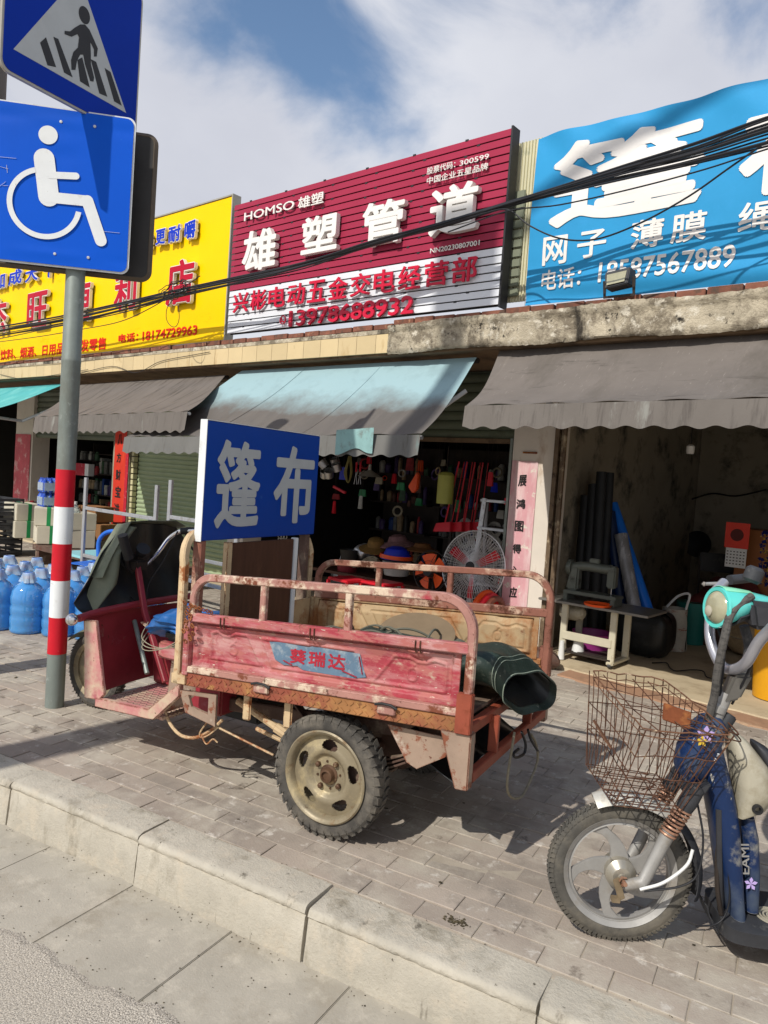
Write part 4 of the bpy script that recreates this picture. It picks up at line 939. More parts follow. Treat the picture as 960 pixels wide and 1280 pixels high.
# rusty corner post of the bed, and the bent hoop across the front
hoop = [(XF-.03, -W, .505+.05), (XF-.03, -W, 1.10)]+[(XF-.03-.0005*a, -W+.12-.12*math.cos(R_(a)), 1.10+.13*math.sin(R_(a))) for a in range(12, 91, 13)]
hoop += [(XF-.075, -y, z) for y, z in ((.2, 1.235), (0, 1.24), (-.2, 1.235))]+[(XF-.075+.0005*a, W-.12+.12*math.sin(R_(a)), 1.10+.13*math.cos(R_(a))) for a in range(12, 91, 13)]+[(XF-.03, W, .56)]
mb = MB(); mb.bar([(x, y, z-.055) for x, y, z in hoop], .036, .036, up=(1, 0, 0)); mb.build('front_hoop', m_beige, tri)
for sg in (-1, 1):
    mb = bedmb(); mb.box(XF-.056, XF+.03, sg*(W+.012)-.006, sg*(W+.012)+.006, .553, .60); mb.build('corner_plate', m_beige, tri, bevel=.002)
    mb = bedmb(); mb.box(XB-.048, XB+.012, sg*(W+.01)-.016, sg*(W+.01)+.016, .552, .70); mb.build('corner_plate', m_orange if sg < 0 else m_railf, tri, bevel=.003)
# bed floor and front board
mb = bedmb(); mb.box(XF, XB-.05, -W+.02, W-.02, .575, .588); mb.build('bed_floor', m_chassis, tri)
mb = bedmb(); mb.box(XF+.0, XF+.014, -W+.03, W-.03, .602, .84); mb.build('front_board', m_inner, tri)
# rear end: sill, hanging legs, lower cross bar
bars('rear_sill', [[(XB-.03, -W+.03, .545), (XB-.03, W-.03, .545)]], .04, .045, m_orange)
mb = MB(); mb.hexa([(XB-.035, -W-.012, .375), (XB+.015, -W-.012, .38), (XB+.015, -W+.035, .38), (XB-.035, -W+.035, .375)], [(XB-.11, -W-.012, .585), (XB+.015, -W-.012, .59), (XB+.015, -W+.035, .59), (XB-.11, -W+.035, .585)]); mb.build('rear_leg', m_foot, tri, bevel=.004)
mb = MB(); mb.hexa([(XB-.035, W-.035, .375), (XB+.015, W-.035, .38), (XB+.015, W+.012, .38), (XB-.035, W+.012, .375)], [(XB-.11, W-.035, .585), (XB+.015, W-.035, .59), (XB+.015, W+.012, .59), (XB-.11, W+.012, .585)]); mb.build('rear_leg', m_foot, tri, bevel=.004)
mb = MB(); mb.bar([(XB-.0, -W+.036, .415), (XB-.0, W-.036, .425)], .032, .045); mb.build('rear_crossbar', m_orange, tri)
for y in (-.22, .22):
    mb = MB(); mb.bar([(XB-.0, y, .44), (XB-.0, y, .585)], .04, .022, up=(0, 1, 0)); mb.build('rear_strut', m_orange, tri)
# chassis
for y in (-.28, .28):
    mb = MB(); mb.bar([(XF-.15, y, .36), (-.35, y, .40), (XB-.06, y, .50)], .035, .06); mb.build('chassis_rail', m_chassis, tri)
for x in (-.72, -.45, -.15, .2, .45):
    mb = bedmb(); mb.bar([(x, -W+.03, .555), (x, W-.03, .555)], .03, .04); mb.build('cross_member', m_chassis, tri)
for x in (-.50, -.28):
    mb = bedmb(); mb.box(x-.022, x+.022, -W+.05, -W+.065, .42, .56); mb.build('hanger', m_beige, tri, bevel=.006)
for sg in (-1, 1):   # leaf springs
    for k in range(4):
        L_ = .34-.055*k; pts = [(x_, sg*.30, .305-.018*k+.16*((x_/.34)**2)) for x_ in [L_*(j/5-1) for j in range(11)]]
        mb = MB(); mb.bar(pts, .045, .008, up=(0, 0, 1)); mb.build('leaf_spring', m_chassis, tri)
    mb = MB(); mb.tube([(-.18, sg*.35, .28), (-.62, sg*.36, .43)], .017, 10); mb.tube([(-.18, sg*.35, .28), (-.40, sg*.355, .355)], .024, 10); mb.build('shock_absorber', m_beige, tri)
    mb = MB(); mb.tube([(0, sg*.34, .24), (-.55, sg*.30, .30)], .010, 8); mb.build('brake_rod', m_beige, tri)
mb = MB(); mb.tube([(-.06, -.37, .258), (-.06, .37, .258)], .035, 14); mb.build('axle', m_chassis, tri)
mb = MB(); mb.lathe([(0, -.10), (.10, -.09), (.125, -.03), (.125, .03), (.10, .09), (0, .10)], (0, .08, .265), (0, 1, 0), 28); mb.build('differential', m_chassis, tri)
mb = MB(); mb.lathe([(0, -.1), (.09, -.1), (.095, -.06), (.095, .08), (.07, .11), (0, .11)], (-.20, .08, .31), (1, 0, 0), 26); mb.build('motor', m_chassis, tri)
# mud flaps: beige sheet behind the near wheel, black flap hanging
mb = MB(); a = [(.30, -.475, .555), (.56, -.475, .565), (.52, -.44, .43), (.42, -.47, .395)]
mb.prism([(.20, .53), (.47, .535), (.455, .46), (.34, .385), (.295, .40)], (0, -.45, 0), (1, 0, 0), (0, 0, 1), (0, .006, 0)); mb.build('mud_flap', m_foot, tri)
mb = MB(); mb.grid(lambda u, v: (.26+.22*u, -.38+.8*v, .50-.16*u**.5-.03*math.sin(v*14)*u), 8, 30, th=.004); mb.build('mud_flap', m_tarpk, tri)
# battery boxes below the bed, front bracket with the oval hole
def holed(name, outer, hole, y, th, m):
    """outer polygon with one hole, same vertex count"""
    mb = MB(); n = len(outer)
    for yy, fl in ((y, 0), (y+th, 1)):
        pass
    a = [mb.vv((p[0], y, p[1])) for p in outer]; b = [mb.vv((p[0], y, p[1])) for p in hole]; c = [mb.vv((p[0], y+th, p[1])) for p in outer]; d = [mb.vv((p[0], y+th, p[1])) for p in hole]
    for k in range(n):
        q = (k+1) % n; mb.ff((a[k], a[q], b[q], b[k])); mb.ff((c[k], d[k], d[q], c[q])); mb.ff((a[k], c[k], c[q], a[q])); mb.ff((b[k], b[q], d[q], d[k]))
    return mb.build(name, m, tri, bevel=.0)
q0, q1, q2, q3 = [tpx(*p, -.47) for p in ((226, 862), (272, 868), (270, 908), (233, 890))]
out = [(q0.x, q0.z), ((q0.x+q1.x)/2, (q0.z+q1.z)/2), (q1.x, q1.z), ((q1.x+q2.x)/2, (q1.z+q2.z)/2), (q2.x, q2.z), ((q2.x+q3.x)/2, (q2.z+q3.z)/2), (q3.x, q3.z), ((q0.x+q3.x)/2, (q0.z+q3.z)/2)]
cx = sum(p[0] for p in out)/8; cz = sum(p[1] for p in out)/8
hol = [(cx+(p[0]-cx)*.55, cz+.012+(p[1]-cz)*.5) for p in out]
holed('step_bracket', out, hol, -.478, .012, m_foot)
mb = MB(); mb.box(-.91, -.72, -.36, -.24, .33, .46); mb.build('battery_box', m_redd, tri, bevel=.01)
mb = MB(); mb.box(-.93, -.62, -.2, .3, .27, .47); mb.build('battery_box', m_black, tri, bevel=.01)
mb = MB(); mb.tube(smooth_path([tpx(206, 888, -.36), tpx(213, 905, -.37), tpx(226, 919, -.38), tpx(244, 922, -.38), tpx(262, 914, -.37), tpx(278, 900, -.35)]), .008, 8); mb.build('dangling_hose', m_beige, tri)
mb = MB(); mb.tube(smooth_path([tpx(259, 902, -.42), tpx(250, 916, -.42), tpx(252, 922, -.42), tpx(262, 918, -.41), tpx(274, 908, -.40)]), .004, 6); mb.tube(smooth_path([tpx(252, 920, -.42), tpx(258, 930, -.42), tpx(266, 924, -.42), tpx(272, 928, -.41)]), .004, 6); mb.tube([tpx(260, 903, -.45), tpx(342, 944, -.45)], .005, 6); mb.build('loose_wire', m_beige, tri)
# ---- rear wheels
def tyre_mb(R0, wd, r_in, lug=True, n=96):
    mb = MB(); h = wd/2
    prof = [(r_in, -h*.75), (r_in+.012, -h*.92), ((r_in+R0)/2, -h*1.0), (R0-.022, -h*.93), (R0-.009, -h*.78), (R0-.004, -h*.4), (R0-.003, 0), (R0-.004, h*.4), (R0-.009, h*.78), (R0-.022, h*.93), ((r_in+R0)/2, h), (r_in+.012, h*.92), (r_in, h*.75)]
    mb.lathe(prof, (0, 0, 0), (0, 1, 0), n, closed=True)
    return mb
def wheel_r(y, face):
    rt_ = bpy.data.objects.new('wheel', None)
    mb = tyre_mb(.253, .094, .180)
    N_ = 40
    for k in range(N_):
        for sg in (-1, 1):
            a = 2*PI*(k+(.5 if sg > 0 else 0))/N_; c = Vector((math.cos(a), 0, math.sin(a))); tdir = Vector((-math.sin(a), 0, math.cos(a)))
            # tread block over crown and shoulder
            u = (tdir*.0135+Vector((0, sg*.004, 0))); mb.obox(c*.2500+Vector((0, sg*.022, 0)), u, Vector((0, .019, 0))+tdir*.005*sg, c*.0045)
            mb.obox(c*.2415+Vector((0, sg*.0385, 0)), tdir*.014, (Vector((0, sg*.0065, 0))-c*.010), (c*.003+Vector((0, sg*.002, 0))))
            if k % 1 == 0: mb.obox(c*.226+Vector((0, sg*.0455, 0)), tdir*.012, c*.008, Vector((0, .0012, 0)))
    ty = mb.build('tyre', m_tyre, tri, bevel=0, angle=30); ty.location = (-.06, y, .2555)
    # steel rim: barrel lip + disc with five oval holes
    s_ = face; mb = MB()
    mb.lathe([(.188, s_*.046), (.193, s_*.052), (.187, s_*.057), (.178, s_*.053), (.170, s_*.045), (.165, s_*.020), (.160, s_*-.030), (.180, s_*-.05), (.186, s_*-.05), (.172, s_*-.03), (.176, s_*.02), (.182, s_*.045)], (0, 0, 0), (0, 1, 0), 72, closed=True)
    nr, na = 44, 260
    def disc(r):
        if r > .125: return .030-.010*((r-.125)/.042)
        if r > .092: return .030+.004*math.sin(PI*(r-.092)/.033)
        if r > .075: return .030-.018*((.092-r)/.017)
        return .012
    def inhole(r, a):
        for k in range(5):
            a0 = 2*PI*(k+.22)/5; da = (a-a0+PI) % (2*PI)-PI
            if ((da*.130)/(.041-.25*max(0, .132-r)))**2+((r-.130+.10*da*da)/.0215)**2 < 1: return True
        return False
    V = [[mb.vv(((.030+(.167-.030)*i/nr)*math.cos(2*PI*j/na), s_*disc(.030+(.167-.030)*i/nr), (.030+(.167-.030)*i/nr)*math.sin(2*PI*j/na))) for j in range(na)] for i in range(nr+1)]
    V2 = [[mb.vv(((.030+(.167-.030)*i/nr)*math.cos(2*PI*j/na), s_*(disc(.030+(.167-.030)*i/nr)-.005), (.030+(.167-.030)*i/nr)*math.sin(2*PI*j/na))) for j in range(na)] for i in range(nr+1)]
    for i in range(nr):
        rm = .030+(.167-.030)*(i+.5)/nr
        for j in range(na):
            if inhole(rm, 2*PI*(j+.5)/na): continue
            j2 = (j+1) % na; mb.ff((V[i][j], V[i+1][j], V[i+1][j2], V[i][j2])); mb.ff((V2[i][j], V2[i][j2], V2[i+1][j2], V2[i+1][j]))
    rm_ = mb.build('rim', m_rim, ty, angle=50)
    mb = MB(); mb.lathe([(.135, s_*-.028), (.135, s_*-.02), (0, s_*-.02)], (0, 0, 0), (0, 1, 0), 40); mb.build('brake_drum', m_chassis, ty)
    mb = MB(); mb.lathe([(.042, s_*.005), (.042, s_*.0145), (.032, s_*.018), (.028, s_*.038), (.020, s_*.040), (.018, s_*.030), (0, s_*.030)], (0, 0, 0), (0, 1, 0), 30)
    for k in range(4):
        a = PI/4+PI*k/2+.2; c = Vector((.062*math.cos(a), 0, .062*math.sin(a))); mb.lathe([(.011, s_*.008), (.011, s_*.027), (.006, s_*.031), (0, s_*.031)], c, (0, 1, 0), 6)
        a += PI/4; c = Vector((.055*math.cos(a), 0, .055*math.sin(a))); mb.lathe([(.005, s_*.012), (.005, s_*.017), (0, s_*.017)], c, (0, 1, 0), 6)
    mb.build('hub', m_hub, ty, angle=40)
    return ty
bpy.data.objects  # wheels
wn = wheel_r(-.425, -1); wn.name = 'rear_wheel'; wf = wheel_r(.425, 1); wf.name = 'rear_wheel'
# ---- front wheel
fw = MB(); FR = .222
mb = tyre_mb(FR, .078, .165, n=72)
for k in range(60):
    a = 2*PI*k/60; c = Vector((math.cos(a), 0, math.sin(a))); td = Vector((-c.z, 0, c.x))
    for sg in (-1, 1): mb.obox(c*(FR-.002)+Vector((0, sg*.016, 0)), td*.006+Vector((0, .004*sg, 0)), Vector((0, .011, 0)), c*.003)
ft = mb.build('front_wheel', m_tyre, tri, angle=30); ft.location = (-2.035, .06, .224)
mb = MB(); mb.lathe([(.165, -.03), (.172, -.033), (.172, .033), (.165, .03), (.15, .02), (.148, -.02)], (0, 0, 0), (0, 1, 0), 60, closed=True)
mb.lathe([(.15, -.012), (.10, -.018), (.05, -.034), (.04, -.034), (.04, .034), (.05, .034), (.10, .018), (.15, .012)], (0, 0, 0), (0, 1, 0), 60); mb.build('rim', m_rim, ft)
mb = MB(); mb.tube([(0, -.055, 0), (0, .055, 0)], .02, 12); mb.build('hub', m_hub, ft)
for sg in (-1, 1):
    mb = MB(); mb.tube([(-2.035, .06+sg*.06, .224), (-1.93, .06+sg*.06, .50)], .018, 10); mb.tube([(-1.99, .06+sg*.06, .30), (-1.92, .06+sg*.06, .52)], .027, 10); mb.build('fork_leg', m_beige, tri)
    for j in range(1):
        pts = []
        for k in range(90): a = 2*PI*k/11; tt = k/90; pts.append((-2.012+.06*tt+.03*math.cos(a), .06+sg*.06+.03*math.sin(a), .27+.16*tt))
        mb = MB(); mb.tube(pts, .004, 5); mb.build('spring', m_silver, tri)
mb = MB(); mb.grid(lambda u, v: (-2.035+(FR+.035)*math.cos(R_(10+130*u)), .06-.06+.12*v, .224+(FR+.035-.02*abs(v-.5)*2)*math.sin(R_(10+130*u))), 24, 6, th=.004); mb.build('front_fender', m_tarp, tri)
mb = MB(); mb.bar([(-1.93, .06-.075, .50), (-1.93, .06+.075, .50)], .05, .03); mb.tube([(-1.93, .06, .49), (-1.74, .03, .95)], .024, 12); mb.build('steering_stem', m_iron, tri)
# ---- cab: leg shield, tube, floor, seat box
A = tpx_x(88, 772, -1.6); B = tpx_x(228, 746, -1.6)
sh0 = A.y+.05; sh1 = .40
mb = MB(); mb.tube(smooth_path([(-1.60, A.y+.05, .672), (-1.615, A.y+.2, .685), (-1.62, 0, .695), (-1.60, .42, .70)]), .020, 12); mb.build('shield_tube', m_redd, tri)
mb = MB(); mb.lathe([(0, -.031)]+[(.031*math.sin(R_(a)), -.031*math.cos(R_(a))) for a in range(15, 180, 15)]+[(0, .031)], (-1.60, A.y+.01, .672), (0, 1, 0), 24); mb.build('end_ball', m_chrome, tri)
mb = MB(); mb.grid(lambda u, v: (-1.60-.05*math.sin(PI*u)+.055*(1-v)-.02*(1-v)*u, -.415+.80*u, .265+.40*v), 24, 10, th=.006); mb.build('leg_shield', m_redd, tri)
mb = MB(); pq = [tpx(*p, -.42) for p in ((106, 775), (121, 776), (131, 868), (124, 875), (106, 872))]
mb.prism([(p.x, p.z) for p in pq], (0, -.425, 0), (1, 0, 0), (0, 0, 1), (0, .018, 0)); mb.build('shield_flange', m_pink, tri, bevel=.003)
mb = MB(); mb.hexa([(-1.50, -.02, .27), (-1.36, -.02, .27), (-1.36, .36, .27), (-1.50, .36, .27)], [(-1.57, .0, .62), (-1.54, .0, .62), (-1.54, .36, .62), (-1.57, .36, .62)]); mb.build('column_cover', m_redd, tri, bevel=.01)
# floor with raised dots
f0 = tpx(120, 880, -.42); f1 = tpx(190, 892, -.42); f2 = tpx(226, 862, -.42)
mb = MB(); mb.box(f0.x, f1.x+.05, -.40, .38, .255, .27); fl = mb.build('foot_floor', m_pink, tri)
mb = MB(); 
for i in range(22):
    for j in range(26):
        c = Vector((f0.x+.03+i*.021, -.37+j*.028, .2715)); a = R_(45 if (i+j) % 2 else -45)
        mb.obox(c, Vector((math.cos(a), math.sin(a), 0))*.009, Vector((-math.sin(a), math.cos(a), 0))*.0025, (0, 0, .0015))
mb.build('tread_pattern', M('muddy_tread_plate', '#8a6a62', .7, 0, .2, 6, .2, 50, [('#a89484', .5, .65, 6)]), fl, smooth=False)
mb = MB(); prof = [(f0.x, f0.z+.035), (f1.x-.02, f1.z+.02), (f2.x, f2.z+.035), (f2.x, f2.z-.03), (f1.x+.02, f1.z-.025), (f1.x-.02, f1.z-.03), (f0.x, f0.z-.012)]
mb.prism(prof, (0, -.43, 0), (1, 0, 0), (0, 0, 1), (0, .03, 0)); mb.build('floor_edge', m_pink, tri, bevel=.004)
mb = MB(); mb.prism([(f1.x+.02, .275), (f1.x+.05, .62), (-.87, .62), (-.87, .40), (f2.x, .36)], (0, -.36, 0), (1, 0, 0), (0, 0, 1), (0, .70, 0)); mb.build('seat_box', m_foot, tri, bevel=.006)
mb = MB(); mb.box(f1.x-.03, -.87, -.38, .36, .545, .625); mb.build('seat_frame', m_red, tri, bevel=.01)
mb = MB(); c = tpx(219, 807, -.385); mb.lathe([(.012, 0), (.012, .01), (0, .01)], c, (0, -1, 0), 14); mb.build('lock', m_black, tri)
mb = MB(); mb.box(f1.x-.02, -.88, -.36, .34, .626, .69); mb.build('seat', m_black, tri, bevel=.02)
def bagf(u, v):
    th, ph = 2*PI*u, PI*v; r = 1+.10*math.sin(5*th+3*ph)+.07*math.sin(11*th)*math.sin(ph)+.05*math.sin(17*ph+th)
    return (-1.06+.19*r*math.sin(ph)*math.cos(th), -.22+.2*r*math.sin(ph)*math.sin(th), .70+.065*r*math.cos(ph)+.02*math.sin(th*3))
# steering bars in the foot well
mb = MB(); mb.bar([tpx(172, 708, -.02), tpx(181, 765, -.06), tpx(207, 852, -.13)], .03, .03); mb.build('steering_column', m_redd, tri)
mb = MB(); mb.tube([tpx(168, 776, -.05), tpx(184, 842, -.15)], .013, 10); mb.build('brake_lever_tube', m_zinc, tri)
mb = MB(); mb.bar([tpx(178, 778, -.12), tpx(190, 788, -.14), tpx(205, 786, -.2)], .02, .008); mb.build('column_clamp', m_rail, tri)
# handlebars
hx = -1.70
mb = MB(); mb.tube(smooth_path([tpx(158, 694, -.12), tpx(160, 708, -.06), tpx(170, 712, 0), tpx(181, 708, .05)]), .012, 10); mb.build('handlebar', m_black, tri)
mb = MB(); mb.tube(smooth_path([tpx(181, 708, .05), tpx(198, 690, .12), tpx(211, 673, .18), tpx(226, 664, .22), tpx(250, 664, .26)]), .012, 10); mb.build('handlebar', m_chrome, tri)
mb = MB(); mb.tube([tpx(153, 669, -.18), tpx(161, 698, -.12)], .027, 12); mb.build('grip', m_black, tri)
mb = MB(); mb.tube([tpx(226, 664, .22), tpx(238, 663, .25), tpx(252, 665, .28)], .021, 12); mb.build('grip', m_black, tri)
mb = MB(); mb.tube(smooth_path([tpx(232, 668, .2), tpx(238, 682, .22), tpx(244, 690, .24)]), .006, 8); mb.tube(smooth_path([tpx(150, 690, -.1), tpx(153, 705, -.08), tpx(166, 716, -.02)]), .006, 8); mb.build('brake_lever', m_black, tri)
c = tpx(172, 706, 0)
mb = MB(); mb.obox(c, (.04, 0, 0), (0, .045, 0), (0, 0, .028)); mb.build('handlebar_clamp', m_iron, tri, bevel=.008)
mb = MB(); mb.lathe([(0, 0), (.03, .0), (.04, .03), (.04, .05), (0, .055)], tpx(176, 692, .03), (.5, -.2, .5), 20); mb.build('instrument_dial', m_black, tri)
def cable_(pts, r=.004):
    mb = MB(); mb.tube(smooth_path(pts, 5), r, 6); return mb.build('control_cable', m_black, tri)
cable_([tpx(160, 692, -.1), tpx(150, 712, -.05), tpx(160, 740, 0), tpx(176, 760, -.02)]); cable_([tpx(222, 664, .2), tpx(205, 700, .12), tpx(186, 730, .04), tpx(182, 760, 0)])
# chain and padlock tying hoop to the rail
mb = MB()
for k in range(16):
    a = tpx(233+random.uniform(-6, 7), 752+k*3.2, -.52); mb.tube(smooth_path([a, a+Vector((.012, -.004, .006)), a+Vector((.02, .0, -.006)), a+Vector((.008, .004, -.014)), a], 3), .003, 5)
a0 = tpx(238, 757, -.52); a1 = tpx(262, 765, -.52)
for k in range(6):
    a = a0.lerp(a1, k/5); mb.tube(smooth_path([a, a+Vector((.008, -.004, .008)), a+Vector((.018, 0, 0)), a+Vector((.008, .004, -.008)), a], 3), .003, 5)
mb.build('chain', m_rusts, tri)

# ---- things carried by the tricycle
t = thing('seat_bag', 'blue plastic bag tied over the driver seat of the tricycle', 'bag', tw(-1.06, -.22, .66), TA)
mb = MB(); mb.tf = lambda p: (p[0]+1.06, p[1]+.22, p[2]-.66); mb.grid(bagf, 40, 22); mb.build('plastic', m_bag, t, angle=80)
mb = MB()
for k in range(3): mb.tube(smooth_path([(-.19, -.1+.05*k, .03), (-.1, -.22, -.02-.02*k), (.05, -.23, -.04), (.17, -.15, .0+.03*k)]), .0025, 5)
mb.build('string', m_rope, t)
# rain cover draped over the handlebars
t = thing('rain_cover', 'olive and black tarpaulin draped over the front of the tricycle handlebars', 'rain cover', tw(-1.75, 0, .65), TA)
def lcl(t, mb): 
    M_ = t.matrix_basis.inverted(); mb.tf = lambda p: tuple(M_ @ tw(*p)); return mb
# black inner sheet: hangs behind the bars, spans the width
tpl = [(104, 768), (112, 738), (128, 700), (150, 662), (195, 652), (236, 660), (240, 700), (232, 745)]
def blk(u, v):
    # top edge curve from left to right, bottom along shield tube
    y = -.34+.78*u; top = .70+.40*math.sin(PI*min(1, max(0, (u*1.05+.12))))**.45; 
    top = [(0, .72), (.08, .82), (.2, .97), (.32, 1.09), (.5, 1.13), (.75, 1.12), (.9, 1.10), (1, 1.02)]
    for (a, za), (b, zb) in zip(top, top[1:]):
        if a <= u <= b: zt = za+(zb-za)*(u-a)/(b-a); break
    z = .67+(zt-.67)*v
    x = -1.70-.05*math.sin(PI*v)-.06*v+.016*math.sin(u*13+v*3)*math.sin(PI*v)+.006*math.sin(u*29+v*5)*v
    return (x, y, z)
mb = lcl(t, MB()); mb.grid(blk, 60, 30, th=.004); mb.build('black_lining', m_tarpk, t, angle=70)
def olv(u, v):
    # outer olive layer: front face of the cover, wraps forward over the wheel and folds over the top
    y = -.27+.62*u
    q = v; s2 = math.sin(PI*min(1, u*1.1))
    zt = .80+.36*min(1, (u+.05)*3.2)-.10*max(0, u-.8)*2
    x = -1.76-.05*(1-q)**1.1*(.6+.4*math.sin(PI*u))+.014*math.sin(u*13+q*4)+.006*math.sin(u*9-q*11)+.10*max(0, q-.93)/.07
    z = .70+(zt-.70)*q+(.0 if q < .95 else -.01)
    return (x-.03, y+.04-.02*(1-q), z)
mb = lcl(t, MB()); mb.grid(olv, 60, 40, th=.004); mb.build('olive_sheet', m_tarp, t, angle=70)
# side wing of olive cloth seen left of the lining
def pl(px, py, xl): q = tpx_x(px, py, xl); return q
W0 = [(152, 656, -1.74), (126, 700, -1.76), (112, 738, -1.76), (104, 768, -1.76)]; W1 = [(172, 660, -1.72), (149, 692, -1.70), (147, 726, -1.70), (116, 764, -1.72)]
def wing(u, v):
    f = u*3; i = min(2, int(f)); k = f-i
    a = pl(*W0[i]).lerp(pl(*W0[i+1]), k); b = pl(*W1[i]).lerp(pl(*W1[i+1]), k); p = a.lerp(b, v); p.x += .045*math.sin(PI*v)+.012*math.sin(u*7+v*5); p.z += .008*math.sin(u*6)*v; return p
mb = lcl(t, MB()); mb.grid(wing, 36, 16, th=.005); mb.build('olive_sheet', m_tarp, t, angle=70)
# sign on the bed
t = thing('tarpaulin_sign', 'blue board with two large silver characters standing across the front of the tricycle bed', 'sign', tw(-.86, .04, .6), TA)
ys0, ys1, zs0, zs1 = -.425, .50, 1.145, 1.70
M_ = t.matrix_basis.inverted()
def tl_(x, y, z): return M_ @ tw(x, y, z)
mb = lcl(t, MB()); mb.box(-.875, -.84, ys0, ys1, zs0, zs1); mb.build('panel', M('trike_sign_blue', '#0d3f98', .35, 0, .05, 3, .03, 30, [('#2c5aa8', .66, .72, 12)]), t, bevel=.003)
mb = lcl(t, MB()); mb.box(-.878, -.837, ys0-.004, ys0-.001, zs0-.003, zs1+.003); mb.box(-.878, -.839, ys0, ys1, zs1+.001, zs1+.004); mb.build('white_edge', m_swhite, t)
for c, (a, b, c0, c1) in (('篷', (.085, .44, .10, .86)), ('布', (.565, .955, .12, .87))):
    wd = ys1-ys0; hh = zs1-zs0
    text('character', c, m_sgrey, tl_(-.8385, ys0+a*wd, zs0+c0*hh), (M_.to_3x3() @ TY), EZ, (b-a)*wd, (c1-c0)*hh, .001, .028, t)
for y in (-.40, .45):
    mb = lcl(t, MB()); mb.bar([(-.868, y, .62), (-.868, y, zs0-.002)], .04, .05); mb.build('post', m_railf if y < 0 else m_chassis, t)
# brown board standing under the sign
t = thing('brown_board', 'brown framed panel standing in the tricycle bed just under the blue sign', 'board', tw(-.80, .03, .6), TA); M_ = t.matrix_basis.inverted()
mb = lcl(t, MB()); mb.box(-.83, -.812, -.235, .27, .60, 1.13); mb.build('panel', m_wood, t, bevel=.003)
mb = lcl(t, MB()); mb.box(-.835, -.805, -.275, -.238, .60, 1.135); mb.build('side_rail', m_beige, t, bevel=.003)
mb = lcl(t, MB()); mb.box(-.835, -.805, .273, .305, .60, 1.135); mb.build('side_rail', m_swhite, t, bevel=.003)
# tarpaulin roll and canvas in the bed
t = thing('tarpaulin_roll', 'dark green stitched PVC tarpaulin roll with its open end hanging out of the tricycle bed', 'tarpaulin roll', tw(.4, 0, .62), TA); M_ = t.matrix_basis.inverted()
ctr = smooth_path([(-.25, .02, .70), (.1, .0, .71), (.35, -.04, .72), (.46, -.05, .745), (.55, -.02, .72), (.625, .03, .63)], 8)
def rollf(u, v, k=1.0):
    f = v*(len(ctr)-1); i = min(len(ctr)-2, int(f)); p = ctr[i].lerp(ctr[i+1], f-i)
    a = 2*PI*u; big = .75+.25*v
    ra = (.32-.09*v)*big*k; rb = .088*big*k*(1+.2*v)
    y = ra*math.cos(a); z = rb*math.sin(a)*(1+.12*math.cos(a*2))
    z += .012*math.sin(a*3+v*9)*(1-v*.6); y += .006*math.sin(v*14)
    tilt = .25*v; y2 = y*math.cos(tilt)-z*math.sin(tilt); z2 = z*math.cos(tilt)-y*math.sin(tilt)*.55
    skew = .10*v*(-math.cos(a))*-1
    dn = max(0, v-.8)*5; return (p.x+skew*.2*v+.03*dn*math.cos(a), p.y+y2+.006*math.sin(a*7+v*5), p.z+z2+.006*math.sin(a*5+2))
mb = lcl(t, MB()); mb.grid(rollf, 72, 50, th=.005); mb.build('outer_layer', m_roll, t, angle=60)
mb = lcl(t, MB()); mb.grid(lambda u, v: rollf(u, .3+.66*v, .86), 60, 20, th=.004); mb.build('inner_layer', m_tarpk, t, angle=60)
mb = lcl(t, MB())
for v0 in (.83, .87, .99):
    mb.tube([Vector(rollf(u/60, v0, 1.008)) for u in range(61)], .0016 if v0 < .9 else .0025, 5)
mb.build('stitching', M('pale_thread', '#8a9484', .8, 0, .1, 40, 0), t)
t = thing('folded_canvas', 'dusty grey canvas heaped in the bed of the tricycle next to the green roll', 'canvas', tw(.1, .1, .6), TA); M_ = t.matrix_basis.inverted()
def heap(u, v):
    x = -.70+1.10*u; y = -.46+.92*v; e = min(1, 6*min(u, 1-u, v, 1-v))
    h = .07+.03*math.sin(x*5+1)+.02*math.sin(y*9+x*4)+.016*math.sin(x*23+y*11)+.010*math.sin(x*41-y*37)+.02*math.exp(-((x-.36)**2+(y-.1)**2)*9)
    return (x, y, .608+.065*x+max(.002, h*e))
mb = lcl(t, MB()); mb.grid(heap, 90, 70); mb.build('canvas', m_canvas, t, angle=80)
t = thing('net_bag', 'knotted bundle of pale netting lying in the tricycle bed behind the near rail', 'bundle', tw(-.1, -.1, .7), TA); M_ = t.matrix_basis.inverted()
mb = lcl(t, MB())
for k in range(30):
    c = Vector((random.uniform(-.35, .1), random.uniform(-.3, .2), .72+random.uniform(-.02, .03))); a = random.uniform(0, PI)
    mb.tube(smooth_path([c+Vector((math.cos(a)*s_*.12, math.sin(a)*s_*.12, .045*(1-s_*s_)+random.uniform(-.01, .01))) for s_ in (-1, -.5, 0, .5, 1)], 4), .006, 6)
mb.build('netting', m_canvas, t)
t = thing('round_lid', 'tan round cardboard lid leaning in the tricycle bed in front of the far side panel', 'lid', tw(.0, .25, .75), TA); M_ = t.matrix_basis.inverted()
mb = lcl(t, MB()); mb.lathe([(0, 0), (.185, 0), (.19, .012), (.175, .016), (0, .014)], (-.02, .22, .742), (.1, -.35, .93), 40); mb.build('disc', M('tan_board', '#7c6a52', .8, 0, .15, 5, .2, 40), t)
